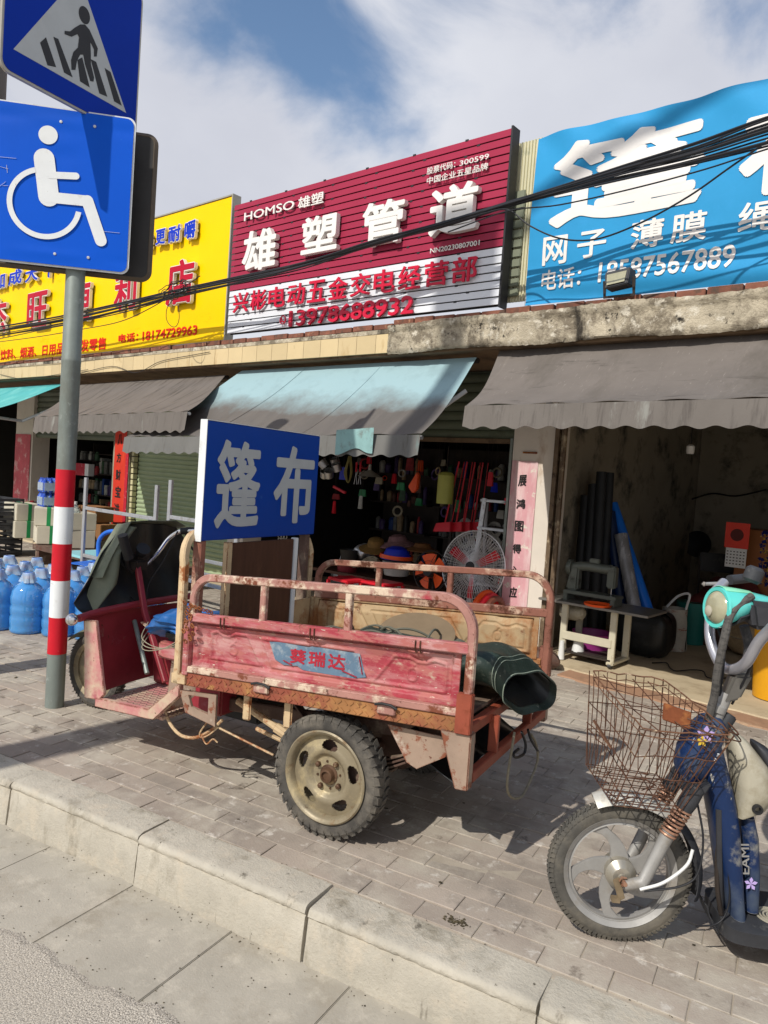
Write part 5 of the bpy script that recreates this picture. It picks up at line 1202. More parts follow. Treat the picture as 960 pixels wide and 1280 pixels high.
# ropes hanging at the tail
t = thing('tail_rope', 'frayed grey rope looping down from the tail of the tricycle below the green roll', 'rope', tw(.6, -.1, .45), TA); M_ = t.matrix_basis.inverted()
def rp(px, py, xl=.60): return tpx_x(px, py, xl)
mb = lcl(t, MB()); mb.tube(smooth_path([rp(643, 915), rp(640, 935), rp(636, 960), rp(634, 985), rp(640, 997), rp(652, 995), rp(663, 975), rp(672, 950), rp(670, 930), rp(664, 918)], 5), .0055, 7); mb.build('loop', m_rope, t)
mb = lcl(t, MB()); mb.tube(smooth_path([rp(652, 915), rp(657, 930), rp(655, 942), rp(645, 947), rp(642, 942), rp(648, 936)], 5), .006, 7); mb.tube(smooth_path([rp(660, 912), rp(664, 925), rp(673, 940)], 5), .006, 7); mb.build('dark_strand', m_cable, t)

# ================================================================== ELECTRIC SCOOTER
SA = R_(35); SO = Vector((-.853, 2.444, 0)); SX = Vector((math.cos(SA), math.sin(SA), 0)); SY = Vector((-math.sin(SA), math.cos(SA), 0))
def spx(px, py, yl): q = plane(px, py, SO+SY*yl, SY)-SO; return Vector((q.dot(SX), yl, q.z))
sco = thing('electric_scooter', 'dusty blue electric scooter with a turquoise headlamp cowl, cut off at the right edge', 'scooter', SO, SA)
def S(mb, nm, m, parent=None, **k): return mb.build(nm, m, parent or sco, **k)
mb = tyre_mb(.235, .052, .178, n=96)
for k in range(84):
    a = 2*PI*k/84; c = Vector((math.cos(a), 0, math.sin(a))); td = Vector((-c.z, 0, c.x))
    for sg in (-1, 1):
        mb.obox(c*.2345+Vector((0, sg*.0095, 0)), td*.0062+Vector((0, .003*sg, 0)), Vector((0, .0082, 0))+td*.002*sg, c*.0016)
        mb.obox(c*.2255+Vector((0, sg*.0222, 0)), td*.0062, Vector((0, sg*.003, 0))-c*.006, c*.0012)
fwl = S(mb, 'front_wheel', m_tyre2, angle=30); fwl.location = (-.025, 0, .236)
mb = MB(); mb.lathe([(.180, -.022), (.186, -.026), (.184, -.016), (.168, -.010), (.160, -.013), (.158, 0), (.160, .013), (.168, .010), (.184, .016), (.186, .026), (.180, .022), (.170, .016), (.170, -.016)], (0, 0, 0), (0, 1, 0), 80, closed=True); mb.build('rim', m_silver, fwl)
for k in range(5):   # curved blade spokes
    a0 = 2*PI*k/5+.35; pts = []
    L1, L2 = [], []
    for j in range(9):
        r = .040+.124*j/8; c = a0+.55*(j/8)**1.5; hw = (.016+.016*(1-abs(j/8-.0))**2)
        if j > 6: hw += .006*(j-6)
        rad = Vector((math.cos(c), 0, math.sin(c))); tg = Vector((-rad.z, 0, rad.x)); L1.append(rad*r+tg*hw); L2.append(rad*r-tg*hw)
    poly = [(p.x, p.z) for p in L1]+[(p.x, p.z) for p in L2[::-1]]
    mb = MB(); mb.prism(poly, (0, -.006, 0), (1, 0, 0), (0, 0, 1), (0, .012, 0)); mb.build('spoke', m_silver, fwl, bevel=.002)
mb = MB(); mb.lathe([(0, -.058), (.012, -.058), (.014, -.052), (.030, -.050), (.044, -.036), (.050, -.030), (.050, .03), (.044, .036), (0, .05)], (0, 0, 0), (0, 1, 0), 40); mb.build('hub', M('dusty_alloy_hub', '#a8a294', .3, .6, .08, 12, .1, 60, [('#8a8270', .55, .75, 7)]), fwl)
mb = MB(); mb.tube([(0, -.095, 0), (0, .095, 0)], .007, 10); mb.lathe([(.016, -.082), (.016, -.07), (.010, -.07)], (0, 0, 0), (0, 1, 0), 6); mb.build('axle', m_copper, fwl)
mb = MB(); mb.obox((-.012, -.068, -.03), (.010, 0, .006), (0, .004, 0), (-.012, 0, .034)); mb.obox((-.02, -.068, -.065), (.014, 0, 0), (0, .012, 0), (0, 0, .008)); mb.build('brake_arm', M('dusty_brass', '#84745c', .5, .3, .15, 20, .2, 60), fwl, bevel=.002)
# fork
ax_ = Vector((.005, 0, .225)); tp_ = Vector((.165, 0, .545)); fd = (tp_-ax_).normalized()
for sg in (-1, 1):
    y = Vector((0, sg*.078, 0))
    lo = Vector((-.024, 0, .236))
    mb = MB(); mb.tube([lo+y+Vector((.0, 0, -.012)), ax_+fd*.02+y*1.0+Vector((.02, 0, .0)), ax_+fd*.22+y], .021, 12, scale=[.8, 1, 1.05]); fk = S(mb, 'fork_leg', m_silver)
    pts = []
    for k in range(100): a = 2*PI*k/12.5; q = ax_+y+fd*(.20+.105*k/100); e1 = Vector((fd.z, 0, -fd.x)); pts.append(q+e1*(.025*math.cos(a))+Vector((0, .025*math.sin(a), 0)))
    mb = MB(); mb.tube(pts, .0042, 6); mb.build('spring', m_copper, fk)
    mb = MB(); mb.tube([ax_+y+fd*.15, ax_+y+fd*.40], .013, 10); mb.lathe([(.026, 0), (.029, .03), (.024, .085), (0, .085)], ax_+y+fd*.305, fd, 16); mb.build('boot', m_dkpl, fk)
# fender
def fen(r, a0, a1, wd, mat, nm, ext=0):
    mb = MB(); mb.grid(lambda u, v: (-.022+(r-(.020+ext)*(abs(v-.5)*2)**2)*math.cos(R_(a0+(a1-a0)*u)), -wd/2+wd*v, .236+(r-(.020+ext)*(abs(v-.5)*2)**2)*math.sin(R_(a0+(a1-a0)*u))), 30, 10, th=.003); return S(mb, nm, mat)
fen(.274, 114, 58, .095, M('scuffed_silver_fender', '#b9b6ac', .4, .2, .08, 8, .1, 50, [('#8c8478', .55, .7, 8), ('#b08a94', .70, .73, 30)]), 'front_fender', .012)
fen(.270, 57, -14, .085, m_dkpl, 'fender_flap', .005)
mb = MB(); mb.grid(lambda u, v: (.26+.02*u+.03*u*u, -.04+.08*v, .165-.09*u), 6, 4, th=.004); S(mb, 'mud_flap', m_dkpl)
# crown, head tube and blue covers
mb = MB(); mb.obox(ax_+fd*.385, (.03, 0, .01), (0, .10, 0), fd*.018); mb.tube([ax_+fd*.38, ax_+fd*.64], .022, 12); S(mb, 'fork_crown', m_dkpl, bevel=.004)
def loft(sections, nm, m, parent=None, n=20, pw=2.6, bevel=0, angle=50):
    """sections: (centre, half-size along x, half-size along y, tilt) superellipse rings stacked bottom-up"""
    mb = MB(); rings = []
    for (c, hx_, hy_, tl2) in sections:
        c = Vector(c); r = []
        for k in range(n):
            a = 2*PI*k/n; cx_ = math.copysign(abs(math.cos(a))**(2/pw), math.cos(a)); cy_ = math.copysign(abs(math.sin(a))**(2/pw), math.sin(a))
            r.append(mb.vv(c+Vector((hx_*cx_, hy_*cy_, hx_*cx_*tl2))))
        rings.append(r)
    for a, b in zip(rings, rings[1:]):
        for k in range(n): mb.ff((a[k], a[(k+1) % n], b[(k+1) % n], b[k]))
    mb.ff(rings[0][::-1]); mb.ff(rings[-1]); return S(mb, nm, m, parent, angle=angle)
loft([((.165, 0, .565), .02, .045, -.2), ((.175, 0, .60), .045, .068, -.2), ((.190, 0, .66), .055, .078, -.2), ((.215, 0, .73), .052, .074, -.2), ((.235, 0, .775), .035, .055, -.2), ((.24, 0, .79), .015, .03, -.2)], 'front_cover', m_cblue)
# leg shield / down tube cover
loft([((.352, 0, .15), .026, .085, 0), ((.338, 0, .22), .030, .085, 0), ((.320, 0, .32), .038, .078, -.1), ((.302, 0, .42), .045, .068, -.2), ((.278, 0, .52), .050, .062, -.3), ((.250, 0, .61), .050, .060, -.3), ((.228, 0, .69), .044, .058, -.3), ((.215, 0, .74), .03, .05, -.3)], 'leg_shield', m_cblue)
def flower(px, py, yl, s_, m, dx=0):
    c = spx(px, py, yl)
    for k in range(5):
        a = 2*PI*k/5+.3; d = Vector((math.cos(a), 0, math.sin(a))); e = Vector((-d.z, 0, d.x))
        mb = MB(); mb.prism([(0, 0), (s_*.6, s_*.28), (s_, 0), (s_*.6, -s_*.28)], c+Vector((0, -.003-.0006*k, 0)), d, e, (0, -.0008, 0)); mb.build('flower_sticker', m, sco)
flower(882, 918, -.082, .030, m_lilac); flower(877, 926, -.084, .018, m_yel); flower(889, 944, -.062, .026, m_swhite)
flower(938, 1104, -.048, .022, m_lilac)
# cream tank behind the shield, dark cap
loft([((.345, 0, .475), .018, .055, .3), ((.372, 0, .50), .045, .07, .3), ((.385, 0, .56), .062, .078, .2), ((.355, 0, .65), .055, .075, 0), ((.315, 0, .72), .03, .055, 0), ((.30, 0, .745), .012, .03, 0)], 'front_box', m_cream)
loft([((.425, 0, .575), .014, .045, 0), ((.440, 0, .60), .026, .06, 0), ((.425, 0, .65), .028, .06, 0), ((.392, 0, .70), .022, .05, 0), ((.375, 0, .715), .008, .03, 0)], 'box_cap', m_dkpl)
mb = MB(); mb.lathe([(.016, 0), (.016, .012), (.010, .012), (.008, 0)], spx(946, 1011, -.075), (0, -1, 0), 16); S(mb, 'socket', m_black)
# lower inner column with lettering
loft([((.405, .01, .16), .026, .055, 0), ((.398, .01, .28), .028, .055, 0), ((.385, .01, .40), .026, .052, 0), ((.37, .01, .47), .02, .05, 0)], 'battery_cover', m_cblue)
text('lettering', 'EAMI', m_silver, spx(936, 1092, -.048)+Vector((-.0, -.003, .0)), Vector((-.10, 0, 1)).normalized(), Vector((-1, 0, -.10)).normalized()*1.0, .10, .026, .0012, .01, sco)
# foot board
loft([((.62, 0, .088), .30, .11, 0), ((.62, 0, .10), .325, .135, 0), ((.62, 0, .145), .325, .14, 0), ((.62, 0, .150), .31, .128, 0)], 'foot_board', m_dkpl, n=48, pw=7)
mb = MB()
for k in range(4): mb.lathe([(.052-.011*k, .0), (.052-.011*k, .004), (.047-.011*k, .004), (.047-.011*k, 0)], (.47, -.03, .150), (0, 0, 1), 30, closed=True)
for k in range(7): mb.box(.56+k*.03, .575+k*.03, -.09, .09, .150, .154)
S(mb, 'tread_rib', m_cream)
mb = MB(); mb.tube([(.34, -.02, .10), (.30, -.04, .16), (.28, -.05, .32), (.26, -.055, .50)], .010, 8); S(mb, 'frame_tube', m_dkpl)
mb = MB(); mb.tube(smooth_path([(.50, -.10, .08), (.49, -.14, .03), (.52, -.17, .008)]), .008, 8); S(mb, 'side_stand', m_iron)
# steering stem, handlebar
mb = MB(); mb.tube([(.215, 0, .70), (.235, 0, .76)], .026, 14); mb.tube([(.235, 0, .76), spx(908, 866, 0)], .024, 14); mb.lathe([(.030, 0), (.030, .022), (.022, .03)], (.243, 0, .805), (.25, 0, 1), 16); st_ = S(mb, 'steering_stem', m_silver)
q1, q2, q3, q4 = spx(898, 878, 0), spx(922, 872, 0), spx(938, 842, 0), spx(914, 842, 0); mb = MB(); mb.prism([(q.x, q.z) for q in (q1, q2, q3, q4)], (0, -.028, 0), (1, 0, 0), (0, 0, 1), (0, .056, 0)); mb.build('stem_clamp', M('grey_alloy', '#6f6c66', .45, .5, .1, 9, .1, 50), st_, bevel=.008)
hb = [spx(905, 728, .24), spx(893, 742, .19), spx(888, 770, .155), spx(888, 800, .12), spx(899, 828, .06), spx(914, 837, .0), spx(932, 829, -.06), spx(948, 803, -.11), spx(965, 785, -.16), spx(985, 765, -.24), spx(1005, 752, -.30)]
mb = MB(); mb.tube(smooth_path(hb, 6), .0175, 14); hbo = S(mb, 'handlebar', M('matt_silver_tube', '#b4b4ba', .32, .6, .05, 10, .05, 60))
mb = MB(); mb.tube([spx(912, 725, .25), spx(940, 722, .30)], .018, 12); mb.build('grip', m_dkpl, hbo); mb = MB(); mb.tube([spx(1000, 755, -.29), spx(1060, 745, -.42)], .018, 12); mb.build('grip', m_dkpl, hbo)
mb = MB(); mb.tube([spx(880, 730, .20), spx(905, 729, .23)], .006, 8); mb.lathe([(0, -.009), (.009, 0), (0, .009)], spx(880, 730, .20), (1, 0, 0), 10); mb.build('brake_lever', m_silver, hbo)
# headlamp
hl = Vector((.215, 0, 1.148)); hax = (Vector((-1, -.30, .05))).normalized(); hup = Vector((0, 0, 1)); hs = hax.cross(hup).normalized(); hu = hs.cross(hax)
def hlf(u, v):
    # u around, v from lens to tail
    a = 2*PI*u; d = v
    ry = (.060+.010*math.sin(PI*min(1, d*1.6)))*(1-.55*d**1.8); rz = .070*(1-.86*d**.95)+.004*math.sin(PI*d)
    zoff = .042*d
    pnt = hl-hax*(.190*d)+hs*(ry*math.cos(a))+hu*(rz*math.sin(a)+zoff)
    return pnt
mb = MB(); mb.grid(hlf, 48, 26); 
e = [mb.vv(hlf(k/48, 1)) for k in range(48)]; mb.ff(e)
cw_ = S(mb, 'headlamp_cowl', m_cyan, angle=80)
mb = MB(); mb.grid(lambda u, v: hlf(.16+.18*u, .02+.55*v)+hu*.0025+Vector((0, 0, .0)), 12, 16, th=.002); mb.build('cowl_stripe', m_cyanl, cw_)
mb = MB(); mb.lathe([(.068, -.004), (.066, .004), (.055, .003), (.052, -.01)], hl, hax, 40); mb.build('lamp_rim', m_cyan, cw_)
mb = MB(); mb.lathe([(.054, .0), (.046, .010), (.03, .016), (0, .019)], hl, hax, 36); mb.build('lens', m_lens, cw_)
mb = MB(); mb.lathe([(.016, .014), (.018, .021), (.010, .026), (0, .027)], hl+hs*.012-hu*.015, hax, 20); mb.build('bulb_cap', m_cream, cw_)
mb = MB(); mb.grid(lambda u, v: hlf(.55+.42*u, .25+.72*v)-hu*.012-hs*0, 20, 16, th=.006); mb.build('cowl_underside', m_dkpl, cw_)
mb = MB(); mb.hexa([(.32, -.05, 1.09), (.44, -.05, 1.10), (.44, .05, 1.10), (.32, .05, 1.09)], [(.30, -.05, 1.185), (.46, -.045, 1.17), (.46, .045, 1.17), (.30, .05, 1.185)]); S(mb, 'instrument_pod', m_dkpl, bevel=.015)
mb = MB(); mb.lathe([(.022, 0), (.03, .01), (.03, .045), (.02, .055), (0, .055)], spx(938, 728, .06), (.3, 0, 1), 18); S(mb, 'horn', m_dkpl, bevel=0)
# wiring loom wrapped in dusty tape and loose cables
mb = MB(); mb.tube(smooth_path([spx(940, 745, -.02), spx(915, 765, -.05), spx(905, 800, -.06), spx(897, 838, -.055), spx(893, 870, -.04), spx(884, 905, -.02)], 7), .013, 10, scale=None); S(mb, 'wiring_loom', M('dusty_tape', '#55524e', .8, 0, .2, 20, .5, 50, [('#3a3836', .5, .6, 30, (1, 1, 3))]))
mb = MB(); mb.tube(smooth_path([spx(930, 782, .06), spx(936, 810, .06), spx(930, 845, .05)], 6), .016, 10); S(mb, 'cable_boot', m_dkpl)
for nm, pts, r, m in (('brake_cable', [(800, 1112, -.10), (830, 1103, -.11), (858, 1082, -.11), (866, 1062, -.10)], .005, m_white), ('speed_cable', [(805, 1114, -.1), (850, 1108, -.12), (872, 1092, -.12), (879, 1050, -.1), (873, 1010, -.08), (866, 975, -.05), (862, 940, -.03)], .0035, m_cable),
    ('loose_cable', [(905, 1050, -.06), (912, 1110, -.07), (908, 1140, -.08), (895, 1155, -.09), (870, 1158, -.1)], .003, m_cable), ('control_cable', [(900, 740, .05), (895, 775, .04), (905, 815, -.01), (900, 870, -.01)], .004, m_cable), ('control_cable', [(955, 790, -.1), (935, 840, -.05), (915, 880, 0)], .004, m_cable)):
    mb = MB(); mb.tube(smooth_path([spx(*p) for p in pts], 6), r, 7); S(mb, nm, m)
mb = MB(); mb.tube(smooth_path([(.30, .0, .46), (.275, -.04, .35), (.28, -.05, .24), (.30, -.05, .15)]), .008, 8); S(mb, 'frame_hose', m_iron)
# rear part beyond the frame of the photo
mb = tyre_mb(.222, .07, .14, n=48); rwl = S(mb, 'rear_wheel', m_tyre2, angle=30); rwl.location = (1.16, 0, .223)
mb = MB(); mb.lathe([(.145, -.02), (.145, .02), (.06, .05), (0, .05)], (0, 0, 0), (0, 1, 0), 40); mb.lathe([(.145, .02), (.145, -.02), (.06, -.05), (0, -.05)], (0, 0, 0), (0, 1, 0), 40); mb.build('motor_hub', m_silver, rwl)
loft([((1.0, 0, .30), .16, .09, 0), ((.98, 0, .45), .22, .11, 0), ((1.0, 0, .60), .24, .12, 0), ((1.0, 0, .64), .22, .11, 0)], 'body_cover', m_cblue)
loft([((1.0, 0, .66), .24, .11, 0), ((1.0, 0, .70), .29, .13, 0), ((.98, 0, .76), .28, .12, 0), ((.98, 0, .775), .24, .09, 0)], 'saddle', m_black)
mb = MB(); mb.tube([(1.16, -.09, .22), (.95, -.10, .20), (.80, -.1, .13)], .018, 10); mb.tube([(1.16, .09, .22), (.95, .10, .20), (.80, .1, .13)], .018, 10); S(mb, 'swing_arm', m_iron)
for sg in (-1, 1):
    mb = MB(); mb.tube([(1.15, sg*.1, .24), (1.10, sg*.11, .52)], .02, 10); S(mb, 'rear_shock', m_copper)
mb = MB(); mb.tube(smooth_path([(1.2, -.1, .72), (1.45, -.11, .74), (1.5, 0, .75), (1.45, .11, .74), (1.2, .1, .72)]), .009, 8); S(mb, 'grab_rail', m_silver)
# wire basket
bk = thing('wire_basket', 'bent rusty wire basket wired to the front of the scooter', 'basket', SO+SX*.05+EZ*.5, SA); Mb = bk.matrix_basis.inverted()
def sw(p): return SO+SX*p[0]+SY*p[1]+EZ*p[2]
A, B, C, D = Vector((-.139, .17, .862)), Vector((.118, .17, .856)), Vector((.24, -.17, .782)), Vector((-.026, -.17, .769))
E_, F_, G_, H_ = Vector((-.13, .15, .53)), Vector((-.095, -.15, .515)), Vector((.105, -.15, .515)), Vector((.12, .15, .52))
def bmb(): m = MB(); m.tf = lambda p: tuple(Mb @ sw(p)); return m
def wob(p, s_=.004): return p+Vector((random.uniform(-s_, s_), random.uniform(-s_, s_), random.uniform(-s_, s_)))
def face(a, b, c, d, nv, rows, nm):
    """a,b top corners ; d,c bottom corners under them"""
    mb = bmb()
    bow = (b-a).cross(d-a).normalized()
    def Q(u, v): return a.lerp(b, u).lerp(d.lerp(c, u), v)+bow*(.012*math.sin(PI*v)*math.sin(PI*u))
    for k in range(nv+1):
        o_ = random.uniform(-.005, .005); mb.tube([wob(Q(min(1, max(0, k/nv+o_*j_)), j_/5), .002) for j_ in range(6)], .0017, 5)
    for v in rows: mb.tube([wob(Q(u/8, v), .0025) for u in range(9)], .0020, 5)
    o = mb.build(nm, m_rust, bk); return o
face(A, D, F_, E_, 11, (.33, .55, .62), 'front_mesh'); face(D, C, G_, F_, 8, (.33, .62), 'side_mesh'); face(A, B, H_, E_, 8, (.33, .62), 'side_mesh'); face(B, C, G_, H_, 11, (.33, .62), 'rear_mesh')
mb = bmb()
for k in range(13): mb.tube([wob(E_.lerp(F_, k/12)), wob(H_.lerp(G_, k/12))], .0017, 5)
for k in range(5): mb.tube([wob(E_.lerp(H_, k/4)), wob(E_.lerp(H_, k/4).lerp(F_.lerp(G_, k/4), .5)), wob(F_.lerp(G_, k/4))], .0019, 5)
for k in range(12):
    p = E_.lerp(F_, random.random()).lerp(H_.lerp(G_, random.random()), random.random()); mb.tube([wob(p, .01), wob(p+Vector((random.uniform(-.04, .04), random.uniform(-.05, .05), random.uniform(-.02, .02))), .01)], .0022, 5)
mb.build('bottom_mesh', m_rust, bk)
mb = bmb(); rim = []
for p, q in ((A, B), (B, C), (C, D), (D, A)):
    for k in range(8): rim.append(wob(p.lerp(q, .04+.92*k/8), .003))
mb.tube(rim+[rim[0]], .0026, 7); mb.tube([p-EZ*.022+Vector((0, 0, 0)) for p in rim]+[rim[0]-EZ*.022], .0019, 6)
mb.build('rim', M('pale_rusted_wire', '#6a4a36', .65, .2, .3, 30, .3, 90, [('#c8b498', .56, .62, 14), ('#5a3a28', .58, .66, 24)]), bk)
# folded lid mesh inside the rim
mb = bmb()
for k in range(1, 12, 2): mb.tube([wob(A.lerp(D, k/12)-EZ*.01), wob(A.lerp(D, k/12).lerp(B.lerp(C, k/12), .5)-EZ*.03), wob(B.lerp(C, k/12)-EZ*.01)], .0016, 5)
for k in (1, 3, 4): mb.tube([wob(A.lerp(B, k/5)-EZ*.012), wob(A.lerp(B, k/5).lerp(D.lerp(C, k/5), .5)-EZ*.03), wob(D.lerp(C, k/5)-EZ*.012)], .002, 5)
mb.build('lid_mesh', m_rust, bk)
q = spx(846, 895, -.06); mb = bmb(); mb.obox(q, (.045, 0, -.012), (0, .004, 0), (0, 0, .028)); mb.build('clamp_plate', m_rusts, bk, bevel=.003)
q0, q1 = spx(742, 900, -.10), spx(764, 935, -.14); mb = bmb(); mb.bar([q0, q1], .014, .003); mb.build('flat_strap', MATS['pale_rusted_wire'], bk)
mb = bmb(); mb.tube(smooth_path([(.12, -.1, .80), (.22, -.16, .79), (.27, -.12, .775), (.27, .08, .78), (.2, .12, .80)]), .0026, 6); mb.tube(smooth_path([(.12, -.1, .775), (.22, -.17, .77), (.28, -.12, .755), (.28, .08, .76)]), .0022, 6); mb.build('mounting_loop', m_rust, bk)

# ================================================================== WATER BOTTLES
m_jug = M('blue_jug_plastic', '#5cb0f8', .07, 0, .12, 5, .2, 9, trans=.45, coat=.8, spec=.7); 
m_jugcap = M('blue_cap', '#2a6ac8', .4, 0, .1, 9, 0); m_clear = M('clear_wrap', '#c8dcec', .18, 0, .15, 9, .5, 25, trans=.5)
m_lab = M('pink_seal', '#c8486c', .5, 0, .3, 30, 0)
jug = thing('water_jug', '', 'water jug', (0, 0, 0))
pr = [(0, .0), (.115, .0), (.130, .012), (.134, .035), (.128, .06), (.134, .085), (.134, .13), (.127, .15), (.134, .17), (.134, .215), (.127, .235), (.134, .255), (.134, .30), (.128, .32), (.122, .35), (.095, .39), (.05, .425), (.030, .435), (.029, .46), (0, .46)]
MB().lathe(pr, n=36).build('jug_body', m_jug, jug, angle=60)
MB().lathe([(.034, .44), (.035, .475), (.030, .495), (0, .497)], n=20).build('cap', m_jugcap, jug)
mb = MB(); mb.lathe([(.0355, .445), (.0365, .448), (.0365, .468), (.0355, .470)], n=20); mb.build('seal', m_lab, jug)
mb = MB(); mb.grid(lambda u, v: ((.045+.02*v+.02*math.sin(u*21)*v)*math.cos(2*PI*u), (.045+.02*v+.02*math.sin(u*21)*v)*math.sin(2*PI*u), .43+.07*(1-v)-.01*v), 26, 5); mb.build('cap_wrap', m_clear, jug)
spots = []
fr = [gnd(-45, 775), gnd(0, 790), gnd(48, 797), gnd(88, 806)]
base0 = Vector((-5.40, 3.32, 0)); dr = Vector((-.80, -.50, 0)).normalized(); bk_ = Vector((-.5, .8, 0)).normalized()
lab = ['nearest the striped post in the front row', 'second in the front row from the striped post', 'third in the front row from the striped post', 'leftmost visible in the front row']
jn = 0
first = True
for row in range(4):
    for c in range(7-row//2):
        p = base0+dr*(.285*c+.06*row)+bk_*(.275*row)+Vector((random.uniform(-.012, .012), random.uniform(-.012, .012), 0))
        q = p-CAM; px = 480+F*q.dot(RT)/q.dot(FWD)
        if px < -60: continue
        g = 'blue water jugs standing in rows behind the striped post'
        l_ = 'large blue water jug ' + (lab[c] if row == 0 and c < 4 else ('front row' if row == 0 else ('second row', 'third row', 'back row')[row-1])+', '+('place one', 'place two', 'place three', 'place four', 'place five', 'place six', 'place seven')[c]+' counted leftward from the tricycle')
        if first: jug.location = p; jug['label'] = l_; jug['group'] = g; first = False
        else: dup(jug, p, random.uniform(0, 6), l_)['group'] = g
# table, bench and goods of the convenience store, crates, cartons
m_cart = M('white_carton', '#c9c2ae', .7, 0, .08, 6, .05, 40); m_cgrn = M('carton_green_print', '#1f8a4c', .6, 0, .1, 9, 0); m_kraft = M('kraft_carton', '#8a6440', .8, 0, .12, 5, .1, 50)
def carton(label, p, w_, d_, h_, rz, m, stripe=None, grp=None):
    t = thing('carton', label, 'carton', p, rz, grp)
    MB().box(-w_/2, w_/2, -d_/2, d_/2, 0, h_).build('box', m, t, bevel=.006)
    mb = MB(); mb.box(-w_/2-.001, w_/2+.001, -.025, .025, .001, h_+.002); mb.build('tape', stripe or m_kraft, t)
    return t
cg = 'cartons stacked beside the convenience store opening'
c0 = at(60, 695, 5.1)
for k, (x_, z_, l_) in enumerate(((28, 0, 'lower left'), (60, 0, 'lower middle'), (28, 1, 'upper left'), (60, 1, 'upper middle'))):
    p = at(x_ if z_ == 0 else x_-2, 705, 4.9); p.z = .28+.24*z_ ; carton('white and green printed carton, %s of the pile left of the striped post' % l_, p, .50, .36, .235, -.25+random.uniform(-.2, .2), m_cart, m_cgrn, cg)
p = at(97, 690, 5.0); p.z = .52; carton('white carton at the right end of the pile, half behind the striped post', p, .36, .34, .22, -.2, m_cart, m_cart, cg)
p = at(97, 690, 5.0); p.z = .28; carton('white carton at the bottom right of the pile behind the striped post', p, .36, .34, .235, -.25, m_cart, m_cart, cg)
for k, (x_, z_) in enumerate(((100, .30), (125, .32), (118, .56))):
    p = at(x_, 680, 5.6); p.z = z_; carton(('brown carton low behind the clear bottle', 'brown carton beside the grey frame', 'small brown carton on top with a round yellow tag')[k], p, .42, .3, .22, .1, m_kraft, m_kraft, 'brown cartons by the aluminium frame')
p = at(115, 671, 5.42); t = thing('price_tag', 'round yellow price tag on the brown carton right of the striped post', 'tag', p); wl(MB().lathe([(0, 0), (.05, 0), (.05, .006), (0, .006)], p, (0, -1, 0), 24).build('disc', M('bright_yellow', '#f0c818', .5, 0, .05, 9, 0), t))
# low platform under cartons
t = thing('pallet', 'low wooden pallet carrying the cartons by the convenience store', 'pallet', (-8.6, 5.0, 0)); 
MB().box(-1.3, 1.4, -.35, .35, .2, .27).build('deck', m_chassis, t, bevel=.004); 
for x in (-1.2, 0, 1.3): MB().box(x-.05, x+.05, -.33, .33, .0, .2).build('block', m_chassis, t)
m_wat = M('water_multipack', '#2f56c4', .2, 0, .3, 22, .5, 20, [('#8fb0e4', .55, .62, 26)], trans=.2)
for k, (z_, l_) in enumerate(((.76, 'lower'), (.96, 'upper'))):
    p = at(58, 660, 4.95); p.z = z_; t = thing('bottle_pack', 'shrink-wrapped pack of blue water bottles, %s of two on the cartons' % l_, 'bottle pack', p, -.2, 'packs of bottled water')
    mb = MB()
    for i in range(4):
        for j in range(3): mb.lathe([(0, 0), (.033, 0), (.036, .02), (.034, .09), (.036, .14), (.014, .18), (.014, .195), (0, .195)], (-.11+.072*i, -.07+.072*j, 0), (0, 0, 1), 12)
    mb.build('bottles', m_wat, t); t.children[0].name = 'wrapped_bottle'; MB().box(-.148, .148, -.108, .108, .002, .15).build('wrap', m_clear, t, bevel=.02)
p = at(92, 668, 4.9); p.z = at(92, 670, 4.9).z-.0; t = thing('clear_bottle', 'large clear plastic bottle with a pale label just right of the striped post', 'bottle', p)
MB().lathe([(0, 0), (.085, 0), (.092, .02), (.088, .10), (.092, .16), (.09, .28), (.06, .36), (.025, .40), (.024, .44), (0, .44)], n=28).build('body', M('clear_plastic', '#d8e2e6', .08, 0, .05, 9, .05, 30, trans=.8), t)
MB().lathe([(.0925, .10), (.0932, .10), (.0932, .20), (.0925, .20)], n=28).build('label', m_swhite, t); MB().lathe([(.028, .42), (.028, .455), (0, .458)], n=18).build('cap', m_white, t)
# black crates at far left
for k in range(4):
    t = thing('crate', 'dark plastic crate, %s of the stack at the left edge' % ('bottom', 'second', 'third', 'top')[k], 'crate', (-10.95, 4.6, .02+.2*k) , .1, 'dark crates stacked at the left edge')
    mb = MB(); mb.box(-.32, .32, -.22, .22, 0, .02)
    for s_ in (-1, 1):
        for zq in (.03, .10, .165): mb.box(-.32, .32, s_*.22-.008, s_*.22+.008, zq, zq+.035); mb.box(s_*.32-.008, s_*.32+.008, -.212, .212, zq, zq+.035)
        for xq in (-.31, -.1, .1, .31): mb.box(xq-.012, xq+.012, s_*.222-.006, s_*.222+.006, 0, .199)
    mb.build('shell', m_dkpl, t, smooth=False)
m_misc = [M('misc_%s' % n, c, .5, 0, .35, 18, .2, 30) for n, c in (('purple', '#4a3a66'), ('brown', '#5a3c30'), ('grey', '#6a6a66'), ('red', '#9a2c30'), ('green', '#3a5a40'), ('tan', '#9a8464'), ('dark', '#26241f'), ('white', '#a8a8a0'), ('blue', '#24427c'))]
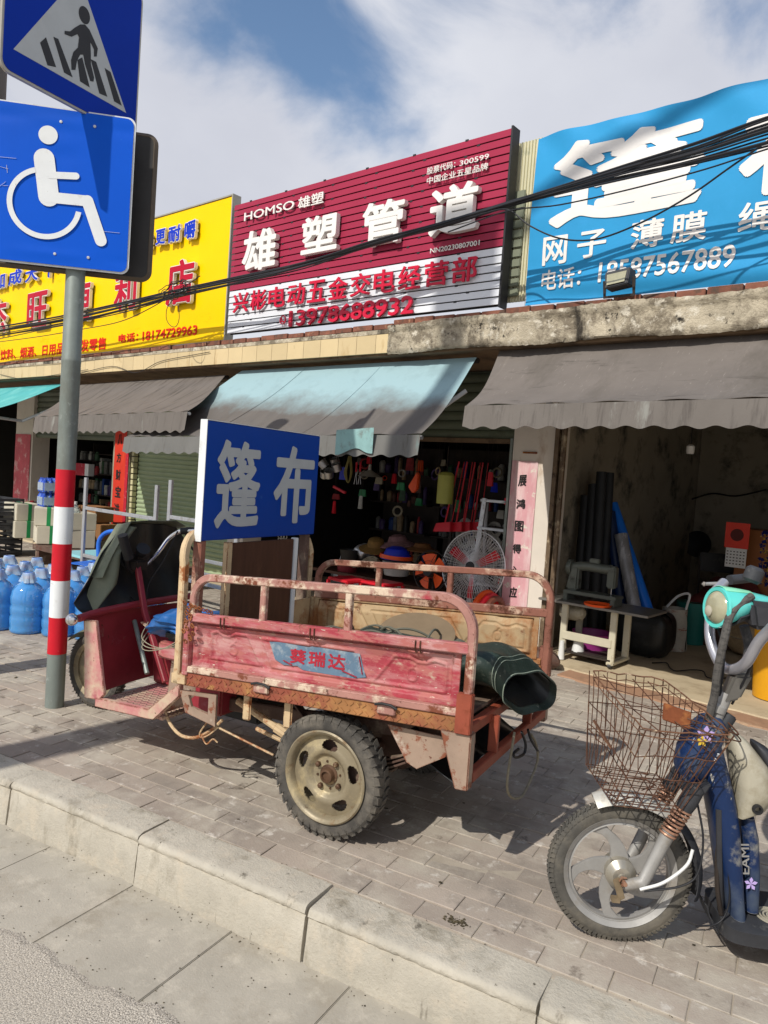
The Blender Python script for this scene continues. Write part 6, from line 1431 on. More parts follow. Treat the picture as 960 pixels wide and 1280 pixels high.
# shelves of packets in the convenience store
shn = 0
for sx, y_, lbl in ((-12.3, 7.2, 'left'), (-11.2, 7.5, 'middle')):
    t = thing('store_shelf', 'dark metal shelf crowded with packets deep inside the convenience store, %s one' % lbl, 'shelf', (sx, y_, .03))
    mb = MB()
    for z_ in (0, .38, .76, 1.14, 1.5): mb.box(-.5, .5, -.16, .16, z_, z_+.02)
    for x_ in (-.5, .48): mb.box(x_, x_+.02, -.16, .16, 0, 1.7)
    mb.build('rack', m_iron, t, smooth=False)
    for z_ in (.02, .40, .78, 1.16):
        x_ = -.46
        while x_ < .42:
            w_ = random.uniform(.06, .13); h_ = random.uniform(.16, .30); mb = MB(); mb.box(x_, x_+w_-.01, -.12, .08, z_+.001, z_+h_); mb.build('packet', random.choice(m_misc), t, bevel=.006); x_ += w_
# display table with fruit-like packets at far left
t = thing('display_table', 'low table of wrapped snacks left of the cartons', 'display table', (-11.3, 5.5, 0))
MB().box(-.9, .5, -.3, .3, .58, .62).build('table_top', m_wood, t)
for x in (-.85, .45):
    for y in (-.25, .25): MB().box(x-.02, x+.02, y-.02, y+.02, 0, .58).build('leg', m_iron, t)
for k in range(34):
    mb = MB(); c = Vector((random.uniform(-.85, .45), random.uniform(-.25, .25), .64+random.uniform(0, .06))); a = random.uniform(0, 3); mb.obox(c, (math.cos(a)*.05, math.sin(a)*.05, .01), (-math.sin(a)*.035, math.cos(a)*.035, 0), (0, 0, .02)); tag(mb.build('snack_packet', random.choice(m_misc), t, bevel=.01))
for o_ in [c for c in t.children if c.name.startswith('snack')]:
    pass
# small red white box and hanging card inside the store
p = at(104, 587, 6.3); t = thing('hanging_box', 'small red and white box hanging inside the convenience store right of the post', 'box', p); wl(MB().box(p.x-.28, p.x+.05, 6.3, 6.4, p.z-.10, p.z+.10).build('red_panel', m_redpp, t)); wl(MB().box(p.x+.051, p.x+.17, 6.3, 6.4, p.z-.10, p.z+.10).build('white_panel', m_white, t))
for k in range(4):
    p = at(104, 628+k*10, 7.0); p.z = 1.42-.26*k
    t = thing('jar_row', 'row of white-lidded jars on the wall rack behind the clear bottle, %s row' % ('top', 'second', 'third', 'bottom')[k], 'jars', p, 0, 'rows of jars'); 
    wl(MB().box(p.x-.5, p.x+.4, 6.98, 7.12, p.z-.02, p.z-.004).build('ledge', m_iron, t))
    for j in range(8):
        wl(MB().lathe([(0, 0), (.045, 0), (.045, .12), (.03, .14), (.03, .16), (0, .16)], Vector((p.x-.44+.11*j, 7.05, p.z)), (0, 0, 1), 14).build('jar', random.choice(m_misc[2:8]), t))

# aluminium ladder frames standing on the pavement
def frame_rack(label, pa, pb, Yv, z1_, rungs, rz=0):
    t = thing('metal_frame', label, 'frame', (pa.x, Yv, 0), 0, 'aluminium trestle frames')
    for p in (pa, pb):
        for dy in (0, .35): 
            mb = MB(); mb.bar([(p.x, Yv+dy, 0), (p.x, Yv+dy, z1_ if dy == 0 else .60)], .045, .03, up=(0, 1, 0)); wl(mb.build('upright', m_alu, t))
    for z_ in rungs:
        mb = MB(); mb.bar([(pa.x+.02, Yv, z_), (pb.x-.02, Yv, z_)], .02, .035); wl(mb.build('rung', m_alu, t)); mb = MB(); mb.bar([(pa.x+.02, Yv+.35, min(z_, .58)), (pb.x-.02, Yv+.35, min(z_, .58))], .02, .035); wl(mb.build('rung', m_alu, t))
    for p in (pa, pb):
        for z_ in (rungs[0]-.04,): mb = MB(); mb.bar([(p.x, Yv+.02, z_), (p.x, Yv+.33, z_)], .03, .035, up=(1, 0, 0)); wl(mb.build('side_rung', m_alu, t))
Yf = 4.0
frame_rack('aluminium trestle frame standing behind the tricycle handlebars, left one', at(108, 600, Yf), at(197, 603, Yf), Yf, 1.27, (.45, .95))
frame_rack('aluminium trestle frame half hidden behind the blue tarpaulin sign, right one', at(214, 602, Yf), at(300, 606, Yf), Yf, 1.33, (.45, .99))
# blue plastic chair + pale table behind the jugs
p = at(122, 740, 3.95); p.z = 0; t = thing('plastic_chair', 'bright blue plastic chair mostly hidden behind the tricycle rain cover', 'chair', p, .3)
mb = MB(); mb.grid(lambda u, v: (-.2+.4*u, -.2+.4*v, .42-.015*math.sin(PI*u)*math.sin(PI*v)), 8, 8, th=.01); mb.build('seat', m_jugcap, t)
for x in (-.19, .19):
    for y in (-.19, .19): mb = MB(); mb.tube([(x, y, .42), (x*1.15, y*1.15, 0)], .016, 8); mb.build('leg', m_jugcap, t)
mb = MB(); mb.tube(smooth_path([(-.2, .2, .42), (-.22, .22, .62), (-.12, .25, .72), (.12, .25, .72), (.22, .22, .62), (.2, .2, .42)]), .022, 10); mb.build('backrest', m_jugcap, t)
p = at(116, 694, 4.6); t = thing('pale_table', 'small table with a pale turquoise top behind the water jugs', 'table', (p.x, 4.6, 0)); zt_ = at(116, 692, 4.6).z
MB().box(-.35, .45, -.25, .25, zt_-.03, zt_).build('table_top', M('pale_turquoise', '#8cc4cc', .5, 0, .05, 9, 0), t, bevel=.004)
for x in (-.32, .42):
    for y in (-.22, .22): MB().box(x-.015, x+.015, y-.015, y+.015, 0, zt_-.03).build('leg', m_alu, t)

# ================================================================== HARDWARE SHOP GOODS
m_or = M('orange_plastic', '#e8551c', .4, 0, .06, 9, .03, 40); m_rd = M('bright_red_plastic', '#cc2230', .4, 0, .08, 9, .03, 40); m_blu = M('royal_blue_plastic', '#1a30b8', .4, 0, .06, 9, .03, 40)
m_straw = M('straw', '#7c5f30', .8, 0, .2, 30, .4, 90); m_wire = M('fan_wire', (.75, .75, .75), .35, .5, .05, 9, 0)
# big fan
def fan(label, c, R, tilt, blades, mb_, mg, nr=26, stand=True, rz=0):
    t = thing('fan', label, 'fan', (c.x, c.y, .03), rz)
    ax = Vector((0, -1, tilt)).normalized(); L0 = Vector((0, 0, c.z-.03)); u = Vector((1, 0, 0)); w_ = ax.cross(u)
    mb = MB()
    for s_ in (-1, 1):
        for k in range(nr):
            a = 2*PI*k/nr; d = u*math.cos(a)+w_*math.sin(a)
            mb.tube([L0+ax*(.05*s_)+d*.05, L0+ax*(.045*s_)+d*R*.6, L0+ax*(.02*s_)+d*R*.93, L0+d*R], .0021, 4)
        for rr in (.3, .5, .7, .85, .94) if nr > 20 else (.5,): mb.tube([L0+ax*(.045*s_*(1-rr**3))+(u*math.cos(2*PI*k/36)+w_*math.sin(2*PI*k/36))*R*rr for k in range(36)], .0016, 4, closed=True)
    mb.tube([L0+(u*math.cos(2*PI*k/40)+w_*math.sin(2*PI*k/40))*R for k in range(40)], .006, 6, closed=True); mb.build('grille', mg, t)
    for k in range(blades):
        a0 = 2*PI*k/blades+.55; wd = PI/blades*(1.1 if blades > 3 else .5)
        def bl(uu, vv):
            r = R*(.10+.76*uu); a = a0+wd*(vv-.5)*(1.3 if blades > 3 else 1.2)*(1 if blades > 3 else .6/(uu+.35)); return L0+(u*math.cos(a)+w_*math.sin(a))*r+ax*(.04*(vv-.5))
        mb = MB(); mb.grid(bl, 10, 8, th=.003); mb.build('blade', mb_, t)
    mb = MB(); mb.lathe([(0, -.08), (.06, -.08), (.06, .02), (.05, .055), (0, .06)], L0, ax, 20); mb.build('motor', m_black, t)
    if stand:
        mb = MB(); mb.tube([L0-ax*.06, L0-ax*.06-EZ*(c.z-.05)], .014, 8); mb.lathe([(0, 0), (.2, 0), (.2, .02), (.03, .05), (0, .05)], L0-ax*.06-EZ*(c.z-.03), (0, 0, 1), 28); mb.build('stand', m_iron, t)
    return t
c = at(591, 709, 5.9); fan('large wire-caged floor fan with thin red blades in front of the ladder', c, .345, .12, 3, m_rd, m_wire, 64)
c = at(538, 722, 6.2); fan('small fan with fat orange blades left of the large wire fan', at(538, 714, 5.85), .20, .1, 5, m_or, m_black, 5)
# ladder
t = thing('stepladder', 'folded aluminium stepladder with red caps leaning by the white pillar', 'ladder', (-3.72, 6.2, .03)); pl_ = at(632, 625, 6.2)
xl0, xl1 = at(606, 626, 6.2).x, at(637, 624, 6.2).x; zt_ = at(620, 624, 6.2).z
for s_, xt, xb in ((0, xl0, xl0-.08), (1, xl1, xl1+.03)):
    mb = MB(); mb.bar([(xb, 6.15, .04), (xt, 6.2, zt_)], .05, .025, up=(0, 1, 0)); wl(mb.build('rail', m_alu, t))
    mb = MB(); mb.bar([(xb+(.05 if s_ == 0 else -.05), 6.34, .04), (xt, 6.24, zt_-.02)], .035, .02, up=(0, 1, 0)); wl(mb.build('rail', m_alu, t))
for k in range(5):
    z_ = zt_-.02-.27*k; f = (zt_-z_)/zt_; mb = MB(); mb.box(xl0-.08*f, xl1+.03*f, 6.12, 6.2, z_-.012, z_+.012); wl(mb.build('tread', m_alu, t, bevel=.003))
for z_ in (zt_-.01, zt_-.78): wl(MB().box(xl1-.02, xl1+.05, 6.13, 6.2, z_-.03, z_+.03).build('red_cap', m_rd, t, bevel=.004))
# dustpans with long red handles hanging
for k, (x0, x1, x2) in enumerate(((574, 556, 548), (580, 566, 560), (586, 572, 566), (592, 580, 573))):
    p0 = at(x0, 577, 6.35); p1 = at(x1, 655, 6.35); t = thing('long_handled_dustpan', 'long-handled red dustpan hanging above the orange fan, %s of four' % ('first from the left', 'second from the left', 'third from the left', 'rightmost')[k], 'dustpan', p0, 0, 'red dustpans hanging in the hardware shop')
    mb = MB(); y_ = Vector((0, .06*k, 0)); mb.tube([p0+y_, p1+y_], .009, 6); wl(mb.build('handle', m_rd, t)); 
    if True: q = p1+y_; mb = MB(); mb.hexa([q+Vector(v) for v in ((-.12, -.04, -.09), (.10, -.04, -.07), (.10, .05, -.07), (-.12, .05, -.09))], [q+Vector(v) for v in ((-.10, -.02, .0), (.08, -.02, .03), (.08, .03, .03), (-.10, .03, .0))]); wl(mb.build('pan', m_rd, t, bevel=.004))
    for dx in (.02,): mb = MB(); mb.tube([p0+y_+Vector((dx+.03, .02, .0)), p1+y_+Vector((dx+.05, .02, .02))], .004, 6); wl(mb.build('hook_cord', m_rd, t))
# yellow green box, red net bag, pots, lamps, tongs hanging
p = at(557, 609, 6.25); t = thing('yellow_canister', 'yellow-green canister hanging left of the red dustpans', 'canister', p); wl(MB().lathe([(0, -.17), (.085, -.17), (.085, .12), (.06, .15), (.02, .16), (0, .16)], p, (0, 0, 1), 20).build('body', M('dull_yellow_green', '#a6a650', .5, 0, .08, 9, 0), t)); mb = MB(); mb.tube([p+EZ*.15, p+EZ*.42], .004, 5); wl(mb.build('cord', m_iron, t))
p = at(516, 603, 6.4); t = thing('red_mesh_bag', 'orange-red mesh bag hanging alone in the dark of the hardware shop', 'mesh bag', p); mb = MB(); mb.prism([(-.07, -.05), (0, -.12), (.06, -.07), (.07, .09), (.04, .12), (-.01, .04)], p, EX, EZ, (0, .05, 0)); wl(mb.build('net', m_or, t, bevel=.01)); mb = MB(); mb.tube([p+Vector((.05, 0, .1)), p+Vector((.05, 0, .45))], .003, 5); wl(mb.build('cord', m_iron, t))
m_pot = M('thin_aluminium', (.55, .55, .56), .35, .8, .1, 9, .05, 30)
for k, (x_, y_) in enumerate(((404, 580), (411, 592), (421, 584), (406, 592), (419, 577))):
    p = at(x_, y_, 6.1+.05*k); t = thing('hanging_pot', 'small aluminium pot in the cluster hanging just right of the blue tarpaulin sign', 'pot', p, 0, 'cluster of hanging aluminium pots'); a = random.uniform(-.6, .6)
    wl(MB().lathe([(0, -.045), (.052, -.045), (.056, .04), (.060, .045), (.052, .04), (.048, -.038), (0, -.038)], p, (math.sin(a), -.5, math.cos(a)), 20, closed=False).build('pan', m_pot, t)); mb = MB(); mb.tube([p, p+EZ*.3], .003, 5); wl(mb.build('string', m_iron, t))
p = at(462, 592, 6.15); t = thing('lamp_shade', 'conical metal lamp shade hanging under the end of the cyan awning', 'lamp shade', p); wl(MB().lathe([(.014, .10), (.02, .04), (.13, -.03), (.135, -.035), (.125, -.03), (.016, .03)], p, (0, 0, 1), 28).build('shade', m_frame, t)); mb = MB(); mb.tube([p+EZ*.09, p+EZ*.35], .004, 5); wl(mb.build('cord', m_iron, t))
p = at(436, 590, 6.15); t = thing('twine_hank', 'hank of yellowish twine hanging beside the pots', 'twine', p); mb = MB()
for k in range(7): mb.tube(smooth_path([p+Vector((random.uniform(-.02, .02), 0, .18)), p+Vector((-.05+random.uniform(-.02, .02), 0, 0)), p+Vector((0, 0, -.12)), p+Vector((.04+random.uniform(-.02, .02), 0, 0)), p+Vector((random.uniform(-.02, .02), 0, .18))]), .007, 5)
wl(mb.build('twine', M('yellow_twine', '#7d7340', .8, 0, .2, 30, 0), t))
for k, x_ in enumerate((445, 450)):
    p = at(x_, 592, 6.2); t = thing('tongs', 'red-handled tongs hanging between twine and lamp shade, %s pair' % ('left', 'right')[k], 'tongs', p, 0, 'hanging tongs'); mb = MB(); mb.tube([p+EZ*.02, p+Vector((-.02, 0, -.12))], .004, 5); mb.tube([p+EZ*.02, p+Vector((.02, 0, -.12))], .004, 5); wl(mb.build('jaw', m_alu, t)); mb = MB(); mb.tube([p+EZ*.02, p+EZ*.13], .012, 6); wl(mb.build('handle', m_rd, t))
p = at(424, 612, 6.3); t = thing('red_hand_tool', 'short red tool lying slanted on a rack behind the pots', 'tool', p); mb = MB(); mb.bar([p+Vector((-.09, 0, .03)), p+Vector((.1, 0, -.03))], .03, .03); wl(mb.build('handle', m_rd, t))
# coils of white hose stacked behind the ladder
m_hose = M('pale_hose', '#a8a49a', .5, 0, .12, 9, .1, 40)
for k in range(16):
    cx_ = -4.42+.19*(k % 4)+random.uniform(-.02, .02); cz_ = .52+.17*(k//4)+random.uniform(-.015, .015)
    t = thing('hose_coil', 'coil of pale hose stacked behind the stepladder', 'hose coil', (cx_, 6.75, cz_), 0, 'coils of pale hose behind the stepladder')
    mb = MB()
    for r_ in (.05, .065, .08): mb.tube([(r_*math.cos(2*PI*j/20), -.01*(r_*50-2.5), r_*math.sin(2*PI*j/20)) for j in range(20)], .009, 6, closed=True)
    mb.build('hose', m_hose, t)
t = thing('goods_rack', 'steel rack carrying the pale hose coils', 'rack', (-4.1, 6.85, .03)); 
for z_ in (.36, .40+.6): MB().box(-.45, .45, -.2, .25, z_, z_+.03).build('shelf', m_iron, t)
for x_ in (-.45, .43): MB().box(x_, x_+.03, -.2, -.17, 0, 1.3).build('upright', m_iron, t)
# counter with heaped goods
t = thing('goods_table', 'low table heaped with hats, buckets and rope in front of the hardware shop', 'table', (-5.0, 6.35, .03))
MB().box(-1.0, .75, -.3, .35, .34, .37).build('table_top', m_wood, t)
for x in (-.95, .7):
    for y in (-.25, .3): MB().box(x-.02, x+.02, y-.02, y+.02, 0, .34).build('leg', m_iron, t)
def put(px, py, Y): return at(px, py, Y)
p = put(496, 693, 6.2); t = thing('blue_sun_hat', 'royal blue hat with an orange band on the heap in the hardware shop', 'hat', p)
wl(MB().lathe([(.17, -.05), (.175, -.045), (.15, .0), (.145, -.03), (.14, .01), (.115, .06), (.06, .085), (0, .09)], p, (0, 0, 1), 32).build('crown', m_blu, t)); wl(MB().lathe([(.178, -.04), (.185, -.04), (.178, .0), (.170, .0)], p, (.05, 0, 1), 32, closed=True).build('band', m_or, t))
p = put(496, 707, 6.15); t = thing('white_tub', 'white tub under the blue hat', 'tub', p); wl(MB().lathe([(0, -.10), (.13, -.10), (.15, .03), (.155, .03), (.155, .045), (0, .045)], p, (0, 0, 1), 28).build('tub_body', M('grubby_white', '#a9a8a4', .5, 0, .2, 12, .1, 40), t))
p = put(470, 681, 6.3); t = thing('straw_hat', 'straw hat lying on the heap left of the blue hat', 'hat', p); wl(MB().lathe([(.19, -.05), (.19, -.045), (.10, -.01), (.085, .06), (.05, .08), (0, .08)], p, (.15, -.2, 1), 32).build('weave', m_straw, t))
p = put(497, 676, 6.4); t = thing('patterned_hat', 'dull pink patterned cloth hat behind the straw hat', 'hat', p); wl(MB().lathe([(.20, -.06), (.2, -.05), (.11, .0), (.09, .05), (.04, .07), (0, .07)], p, (-.1, -.1, 1), 28).build('cloth', M('dull_pink_cloth', '#7c5a5a', .8, 0, .3, 24, .2, 40), t))
p = put(528, 684, 6.4); t = thing('brown_hat', 'tan felt hat right of the blue hat', 'hat', p); wl(MB().lathe([(.19, -.04), (.19, -.03), (.10, .0), (.08, .04), (0, .05)], p, (0, 0, 1), 28).build('felt', M('tan_felt', '#6a4420', .8, 0, .2, 14, .2, 40), t))
p = put(437, 695, 6.2); t = thing('black_bucket', 'black rubber bucket on a red pail at the left of the heap', 'bucket', p); wl(MB().lathe([(0, -.08), (.085, -.08), (.115, .07), (.12, .075), (.11, .07), (.08, -.07), (0, -.07)], p, (0, 0, 1), 28).build('pail', m_black, t)); mb = MB(); mb.tube(smooth_path([p+Vector((-.115, 0, .06)), p+Vector((-.13, -.02, -.06)), p+Vector((-.1, -.08, -.09))]), .004, 5); wl(mb.build('handle', m_alu, t))
p = put(434, 712, 6.2); t = thing('red_pail', 'dark red pail under the black bucket', 'bucket', p); wl(MB().lathe([(0, -.08), (.10, -.08), (.12, .06), (.11, .06), (.09, -.07), (0, -.07)], p, (0, 0, 1), 28).build('pail', M('dark_red_plastic', '#7a2028', .5, 0, .1, 9, 0), t))
p = put(456, 690, 6.3); t = thing('silver_bag', 'crumpled silvery bag on the heap beside the black bucket', 'bag', p)
mb = MB(); mb.grid(lambda u, v: p+Vector((.14*math.sin(PI*v)*math.cos(2*PI*u)*(1+.2*math.sin(9*u+5*v)), .1*math.sin(PI*v)*math.sin(2*PI*u), .08*math.cos(PI*v)+.02*math.sin(u*30))), 30, 16); wl(mb.build('foil', m_pot, t, angle=80))
p = put(462, 703, 6.2); t = thing('rope_heap', 'heap of striped rope at the foot of the straw hat', 'rope', p); mb = MB()
for k in range(16): mb.tube(smooth_path([p+Vector((-.16, random.uniform(-.1, .1), -.07)), p+Vector((random.uniform(-.06, .0), 0, random.uniform(-.02, .05))), p+Vector((.1, 0, random.uniform(.0, .06))), p+Vector((.16, random.uniform(-.1, .1), -.07))]), .009, 6)
wl(mb.build('rope', m_rope, t))
# red stools (their legs show through the far rail)
def stool(label, p):
    t = thing('red_stool', label, 'stool', (p.x, p.y, .03), random.uniform(-.3, .3), 'red plastic stools by the hardware shop')
    MB().box(-.16, .16, -.16, .16, .38, .41).build('seat', m_rd, t, bevel=.01)
    for x in (-.15, .15):
        for y in (-.15, .15): MB().hexa([(x*1.15-.016, y*1.15-.016, 0), (x*1.15+.016, y*1.15-.016, 0), (x*1.15+.016, y*1.15+.016, 0), (x*1.15-.016, y*1.15+.016, 0)], [(x-.014, y-.014, .38), (x+.014, y-.014, .38), (x+.014, y+.014, .38), (x-.014, y+.014, .38)]).build('leg', m_rd, t)
    for y in (-.155, .155): MB().box(-.15, .15, y-.008, y+.008, .20, .23).build('stretcher', m_rd, t)
stool('red plastic stool behind the far rail, below the black bucket', at(437, 720, 5.6)); stool('red plastic stool behind the far rail, below the blue hat', at(478, 722, 5.75))
p = at(628, 748, 6.0); t = thing('orange_cable_reel', 'orange and red cable reel standing at the foot of the white pillar', 'cable reel', (p.x, p.y-.2, .03)); c = Vector((-.02, 0, .28))
for k, m in enumerate((m_or, m_rd, M('brown_hose', '#6a3a2c', .5, 0, .1, 9, 0))):
    mb = MB(); mb.tube([c+Vector((.05*k-.05, .0, 0))+Vector((.02*math.sin(2*PI*j/30), (.20-.02*k)*math.cos(2*PI*j/30), (.20-.02*k)*math.sin(2*PI*j/30))) for j in range(30)], .028, 8, closed=True); mb.build('hose_loop', m, t)
# clutter on dark racks in the hardware shop
for k in range(3):
    t = thing('dark_rack', 'dark rack of small tools deep inside the hardware shop, %s one' % ('left', 'middle', 'right')[k], 'rack', (-6.4+1.1*k, 8.2, .03)); mb = MB()
    for z_ in (.3, .7, 1.1, 1.5): mb.box(-.5, .5, -.15, .15, z_, z_+.02)
    mb.box(-.5, .5, .15, .17, 0, 1.9); mb.build('rack', m_iron, t, smooth=False)
    for z_ in (.32, .72, 1.12, 1.52):
        x_ = -.46
        while x_ < .42:
            w_ = random.uniform(.05, .12); h_ = random.uniform(.10, .25); mb = MB(); mb.lathe([(0, 0), (w_*.4, 0), (w_*.45, h_*.8), (w_*.2, h_), (0, h_)], (x_+w_/2, random.uniform(-.08, .0), z_+.001), (0, 0, 1), 10); mb.build('tool_item', random.choice(m_misc), t); x_ += w_+.01
p = at(333, 690, 6.4); t = thing('chain_hank', 'pale knitted cord hank behind the brown board', 'cord', at(352, 700, 6.3)); p = at(352, 690, 6.3); mb = MB()
for k in range(9):
    for j in range(3): mb.tube([p+Vector((-.05+.05*j+.03*math.cos(2*PI*i/10), 0, .25-.055*k+.03*math.sin(2*PI*i/10))) for i in range(10)], .006, 5, closed=True)
wl(mb.build('links', M('offwhite_cord', '#bdb8aa', .8, 0, .1, 20, 0), t))

# ================================================================== SEWING SHOP
m_mach = M('grey_green_enamel', '#63675e', .35, .2, .1, 6, .08, 40, [('#4a4a42', .56, .7, 9)]); m_ltab = M('cream_steel', '#c4bda6', .5, .1, .08, 5, .05, 40, [('#8a7a60', .58, .72, 7)])
ts = thing('sewing_table', 'cream sewing machine table on castors in the sunlit mouth of the right-hand shop', 'table', (-2.45, 6.1, .03))
tx0, tx1 = at(694, 752, 5.95).x, at(812, 768, 5.95).x
ztab = .53
wl(MB().box(tx0-.15, tx1, 5.92, 6.38, ztab-.02, ztab).build('table_top', M('table_edge_metal', '#8e8a82', .35, .5, .08, 6, .05, 40), ts, bevel=.004))
xa_, xb_ = at(703, 800, 5.98).x, at(765, 800, 5.98).x
for x in (xa_, xb_):
    for y in (5.99, 6.30): wl(MB().box(x-.028, x+.028, y-.015, y+.015, .07, ztab-.021).build('leg', m_ltab, ts, bevel=.004))
    wl(MB().box(x-.03, x+.03, 5.96, 6.34, .055, .085).build('foot', m_ltab, ts, bevel=.006))
    for y in (5.98, 6.32): mb = MB(); mb.lathe([(0, -.014), (.024, -.014), (.024, .014), (0, .014)], (x, y, .054), (1, 0, 0), 16); wl(mb.build('castor', m_dkpl, ts))
wl(MB().box(xa_, xb_, 5.965, 5.99, .20, .27).build('front_rail', m_ltab, ts, bevel=.004))
wl(MB().box(xa_, xb_, 5.97, 6.0, .085, .10).build('pedal', m_iron, ts)); wl(MB().box(xa_+.08, xb_-.05, 6.0, 6.25, .09, .105).build('pedal', m_iron, ts))
mo = thing('machine_motor', 'cream clutch motor under the sewing table top', 'motor', (at(716, 769, 6.1).x, 6.1, .42)); 
mb = MB(); mb.lathe([(0, -.11), (.05, -.11), (.066, -.09), (.066, .05), (.055, .07), (.055, .09), (.03, .11), (0, .11)], (0, 0, 0), (1, 0, .05), 22); mb.build('casing', m_cream, mo); MB().box(-.04, .04, -.03, .03, .05, .10).build('mount', m_cream, mo, bevel=.006)
mb = MB()
for k in range(7): mb.lathe([(.068, -.07+.018*k), (.070, -.066+.018*k), (.068, -.062+.018*k)], (0, 0, 0), (1, 0, .05), 22, closed=True)
mb.build('cooling_rib', m_cream, mo)
sm = thing('sewing_machine', 'old grey industrial sewing machine on the cream table', 'sewing machine', (at(741, 745, 6.12).x, 6.12, ztab)); 
MB().box(-.24, .24, -.09, .09, .06, .09).build('bed', m_mach, sm, bevel=.006)
for x in (-.22, .21): MB().box(x-.02, x+.02, -.085, .085, .0, .06).build('support', m_mach, sm, bevel=.004)
MB().hexa([(-.24, -.05, .09), (-.13, -.05, .09), (-.13, .05, .09), (-.24, .05, .09)], [(-.21, -.045, .30), (-.13, -.045, .30), (-.13, .045, .30), (-.21, .045, .30)]).build('column', m_mach, sm, bevel=.015)
mb = MB(); mb.tube(smooth_path([(-.21, 0, .29), (-.08, 0, .31), (.08, 0, .305), (.15, 0, .31)]), .042, 14); mb.build('arm', m_mach, sm)
MB().box(.125, .20, -.04, .04, .15, .34).build('head', m_mach, sm, bevel=.012); mb = MB(); mb.lathe([(0, -.02), (.068, -.02), (.072, 0), (.068, .02), (0, .02)], (-.225, 0, .285), (1, 0, 0), 28); mb.build('hand_wheel', m_mach, sm); mb = MB(); mb.tube([(.16, 0, .15), (.16, 0, .095)], .006, 6); mb.build('needle_bar', m_chrome, sm); MB().box(-.05, .04, -.02, .02, .345, .385).build('thread_guide', m_mach, sm, bevel=.006)
p = at(748, 753, 6.0); t = thing('orange_tray', 'shallow orange tray on the sewing table in front of the machine', 'tray', (p.x, 5.99, ztab+.001)); MB().lathe([(0, 0), (.10, 0), (.115, .022), (.118, .022), (.11, .003), (0, .003)], n=30).build('tray', m_or, t)
p = at(738, 793, 6.25); t = thing('magenta_basin', 'magenta basin standing under the sewing table', 'basin', (p.x, 6.3, .1)); MB().lathe([(0, 0), (.15, 0), (.18, .14), (.185, .145), (.17, .14), (.14, .01), (0, .01)], n=30).build('basin', M('magenta_plastic', '#96357c', .4, 0, .05, 9, 0), t)
for k, (x_, y_, s_) in enumerate(((701, 823, 1), (722, 817, .9))):
    p = at(x_, y_, 5.93+.12*k); t = thing('thread_cone', '%s white cone of sewing thread at the foot of the sewing table' % ('slim left', 'squat right')[k], 'thread cone', (p.x, p.y, .03 if k == 0 else .09), 0, 'white thread cones'); MB().lathe([(0, 0), (.03 if k == 0 else .055, 0), (.018 if k == 0 else .04, .16*s_ if k == 0 else .11), (0, .16*s_ if k == 0 else .11)], n=24).build('thread', m_white, t)
# stone and rubble at foot of the pillar
p = gnd(706, 838, .0); t = thing('stone_block', 'dusty rounded kerb stone lying behind the tail of the tricycle', 'stone', (-2.82, 5.62, 0)); mb = MB(); mb.grid(lambda u, v: ((.16*math.sin(PI*v)*math.cos(2*PI*u)*(1+.1*math.sin(5*u*6+v*4)), .11*math.sin(PI*v)*math.sin(2*PI*u), .075+.085*math.cos(PI*v)*(1+.1*math.sin(u*19)))), 20, 14); mb.build('stone', m_chassis, t)
# tarpaulin bolts leaning in the dark left corner
def bolt(label, p0, p1, r, m, grp=None):
    t = thing('tarpaulin_bolt', label, 'fabric roll', p0, 0, grp); mb = MB(); d = (Vector(p1)-Vector(p0)).normalized(); L_ = (Vector(p1)-Vector(p0)).length; mb.lathe([(0, 0), (r*.5, 0), (r*.5, .002), (r, 0), (r*1.01, L_*.3), (r, L_), (r*.5, L_), (0, L_-.01)], (0, 0, 0), d, 20); mb.build('sheeting', m, t); return t
m_btarp = M('blue_pe_sheet', '#1d6fd4', .3, 0, .08, 4, .15, 12); m_clrf = M('clear_film_roll', '#8a8a8c', .25, .1, .2, 5, .2, 14, [('#b8b8ba', .55, .68, 4, (6, 6, .5))]); m_dkb = M('dark_blue_sheet', '#12284e', .4, 0, .1, 4, .1, 12); m_bksh = M('black_shade_net', (.02, .022, .024), .6, 0, .2, 9, .1, 30)
g_ = 'rolls of sheeting leaning on the left wall of the sewing shop'
def lean(label, b_, t_, Yb, Yt, r, m):
    q0 = at(b_[0], b_[1], Yb); q0.z = .03+r*.3; q1 = at(t_[0], t_[1], Yt); bolt(label, q0, q1, r, m)
lean('bright blue roll of sheeting leaning in front, rightmost of the leaning rolls', (830, 792), (766, 630), 6.95, 7.2, .05, m_btarp)
lean('clear plastic film roll between two blue rolls', (806, 780), (776, 668), 6.85, 7.0, .062, m_clrf)
lean('deep blue roll of sheeting behind the sewing machine', (786, 775), (762, 640), 6.95, 7.1, .055, m_dkb)
lean('tall dull blue roll whose top shows highest', (790, 785), (742, 596), 7.15, 7.45, .075, M('mid_blue_sheet', '#1c4f96', .45, 0, .1, 4, .1, 12))
for k in range(6): bolt('black shade net roll standing in the dark corner behind the machine', (-3.05+.09*(k % 3), 6.75+.18*(k//3), .03), (-3.1+.07*(k % 3), 6.85+.18*(k//3), 1.45+.12*(k % 3)), .05, m_bksh, 'black shade net rolls in the dark corner')
t = thing('black_sack', 'big black sack slumped on the floor behind the sewing table', 'sack', (-2.42, 6.85, .03)); mb = MB(); mb.grid(lambda u, v: (.26*math.copysign(abs(math.cos(2*PI*u))**.4, math.cos(2*PI*u))*math.sin(PI*v)**.3, .2*math.copysign(abs(math.sin(2*PI*u))**.4, math.sin(2*PI*u))*math.sin(PI*v)**.3, .20-.20*math.copysign(abs(math.cos(PI*v))**.7, math.cos(PI*v))+.012*math.sin(u*30)), 40, 20); mb.build('cloth', m_tarpk, t, angle=80)
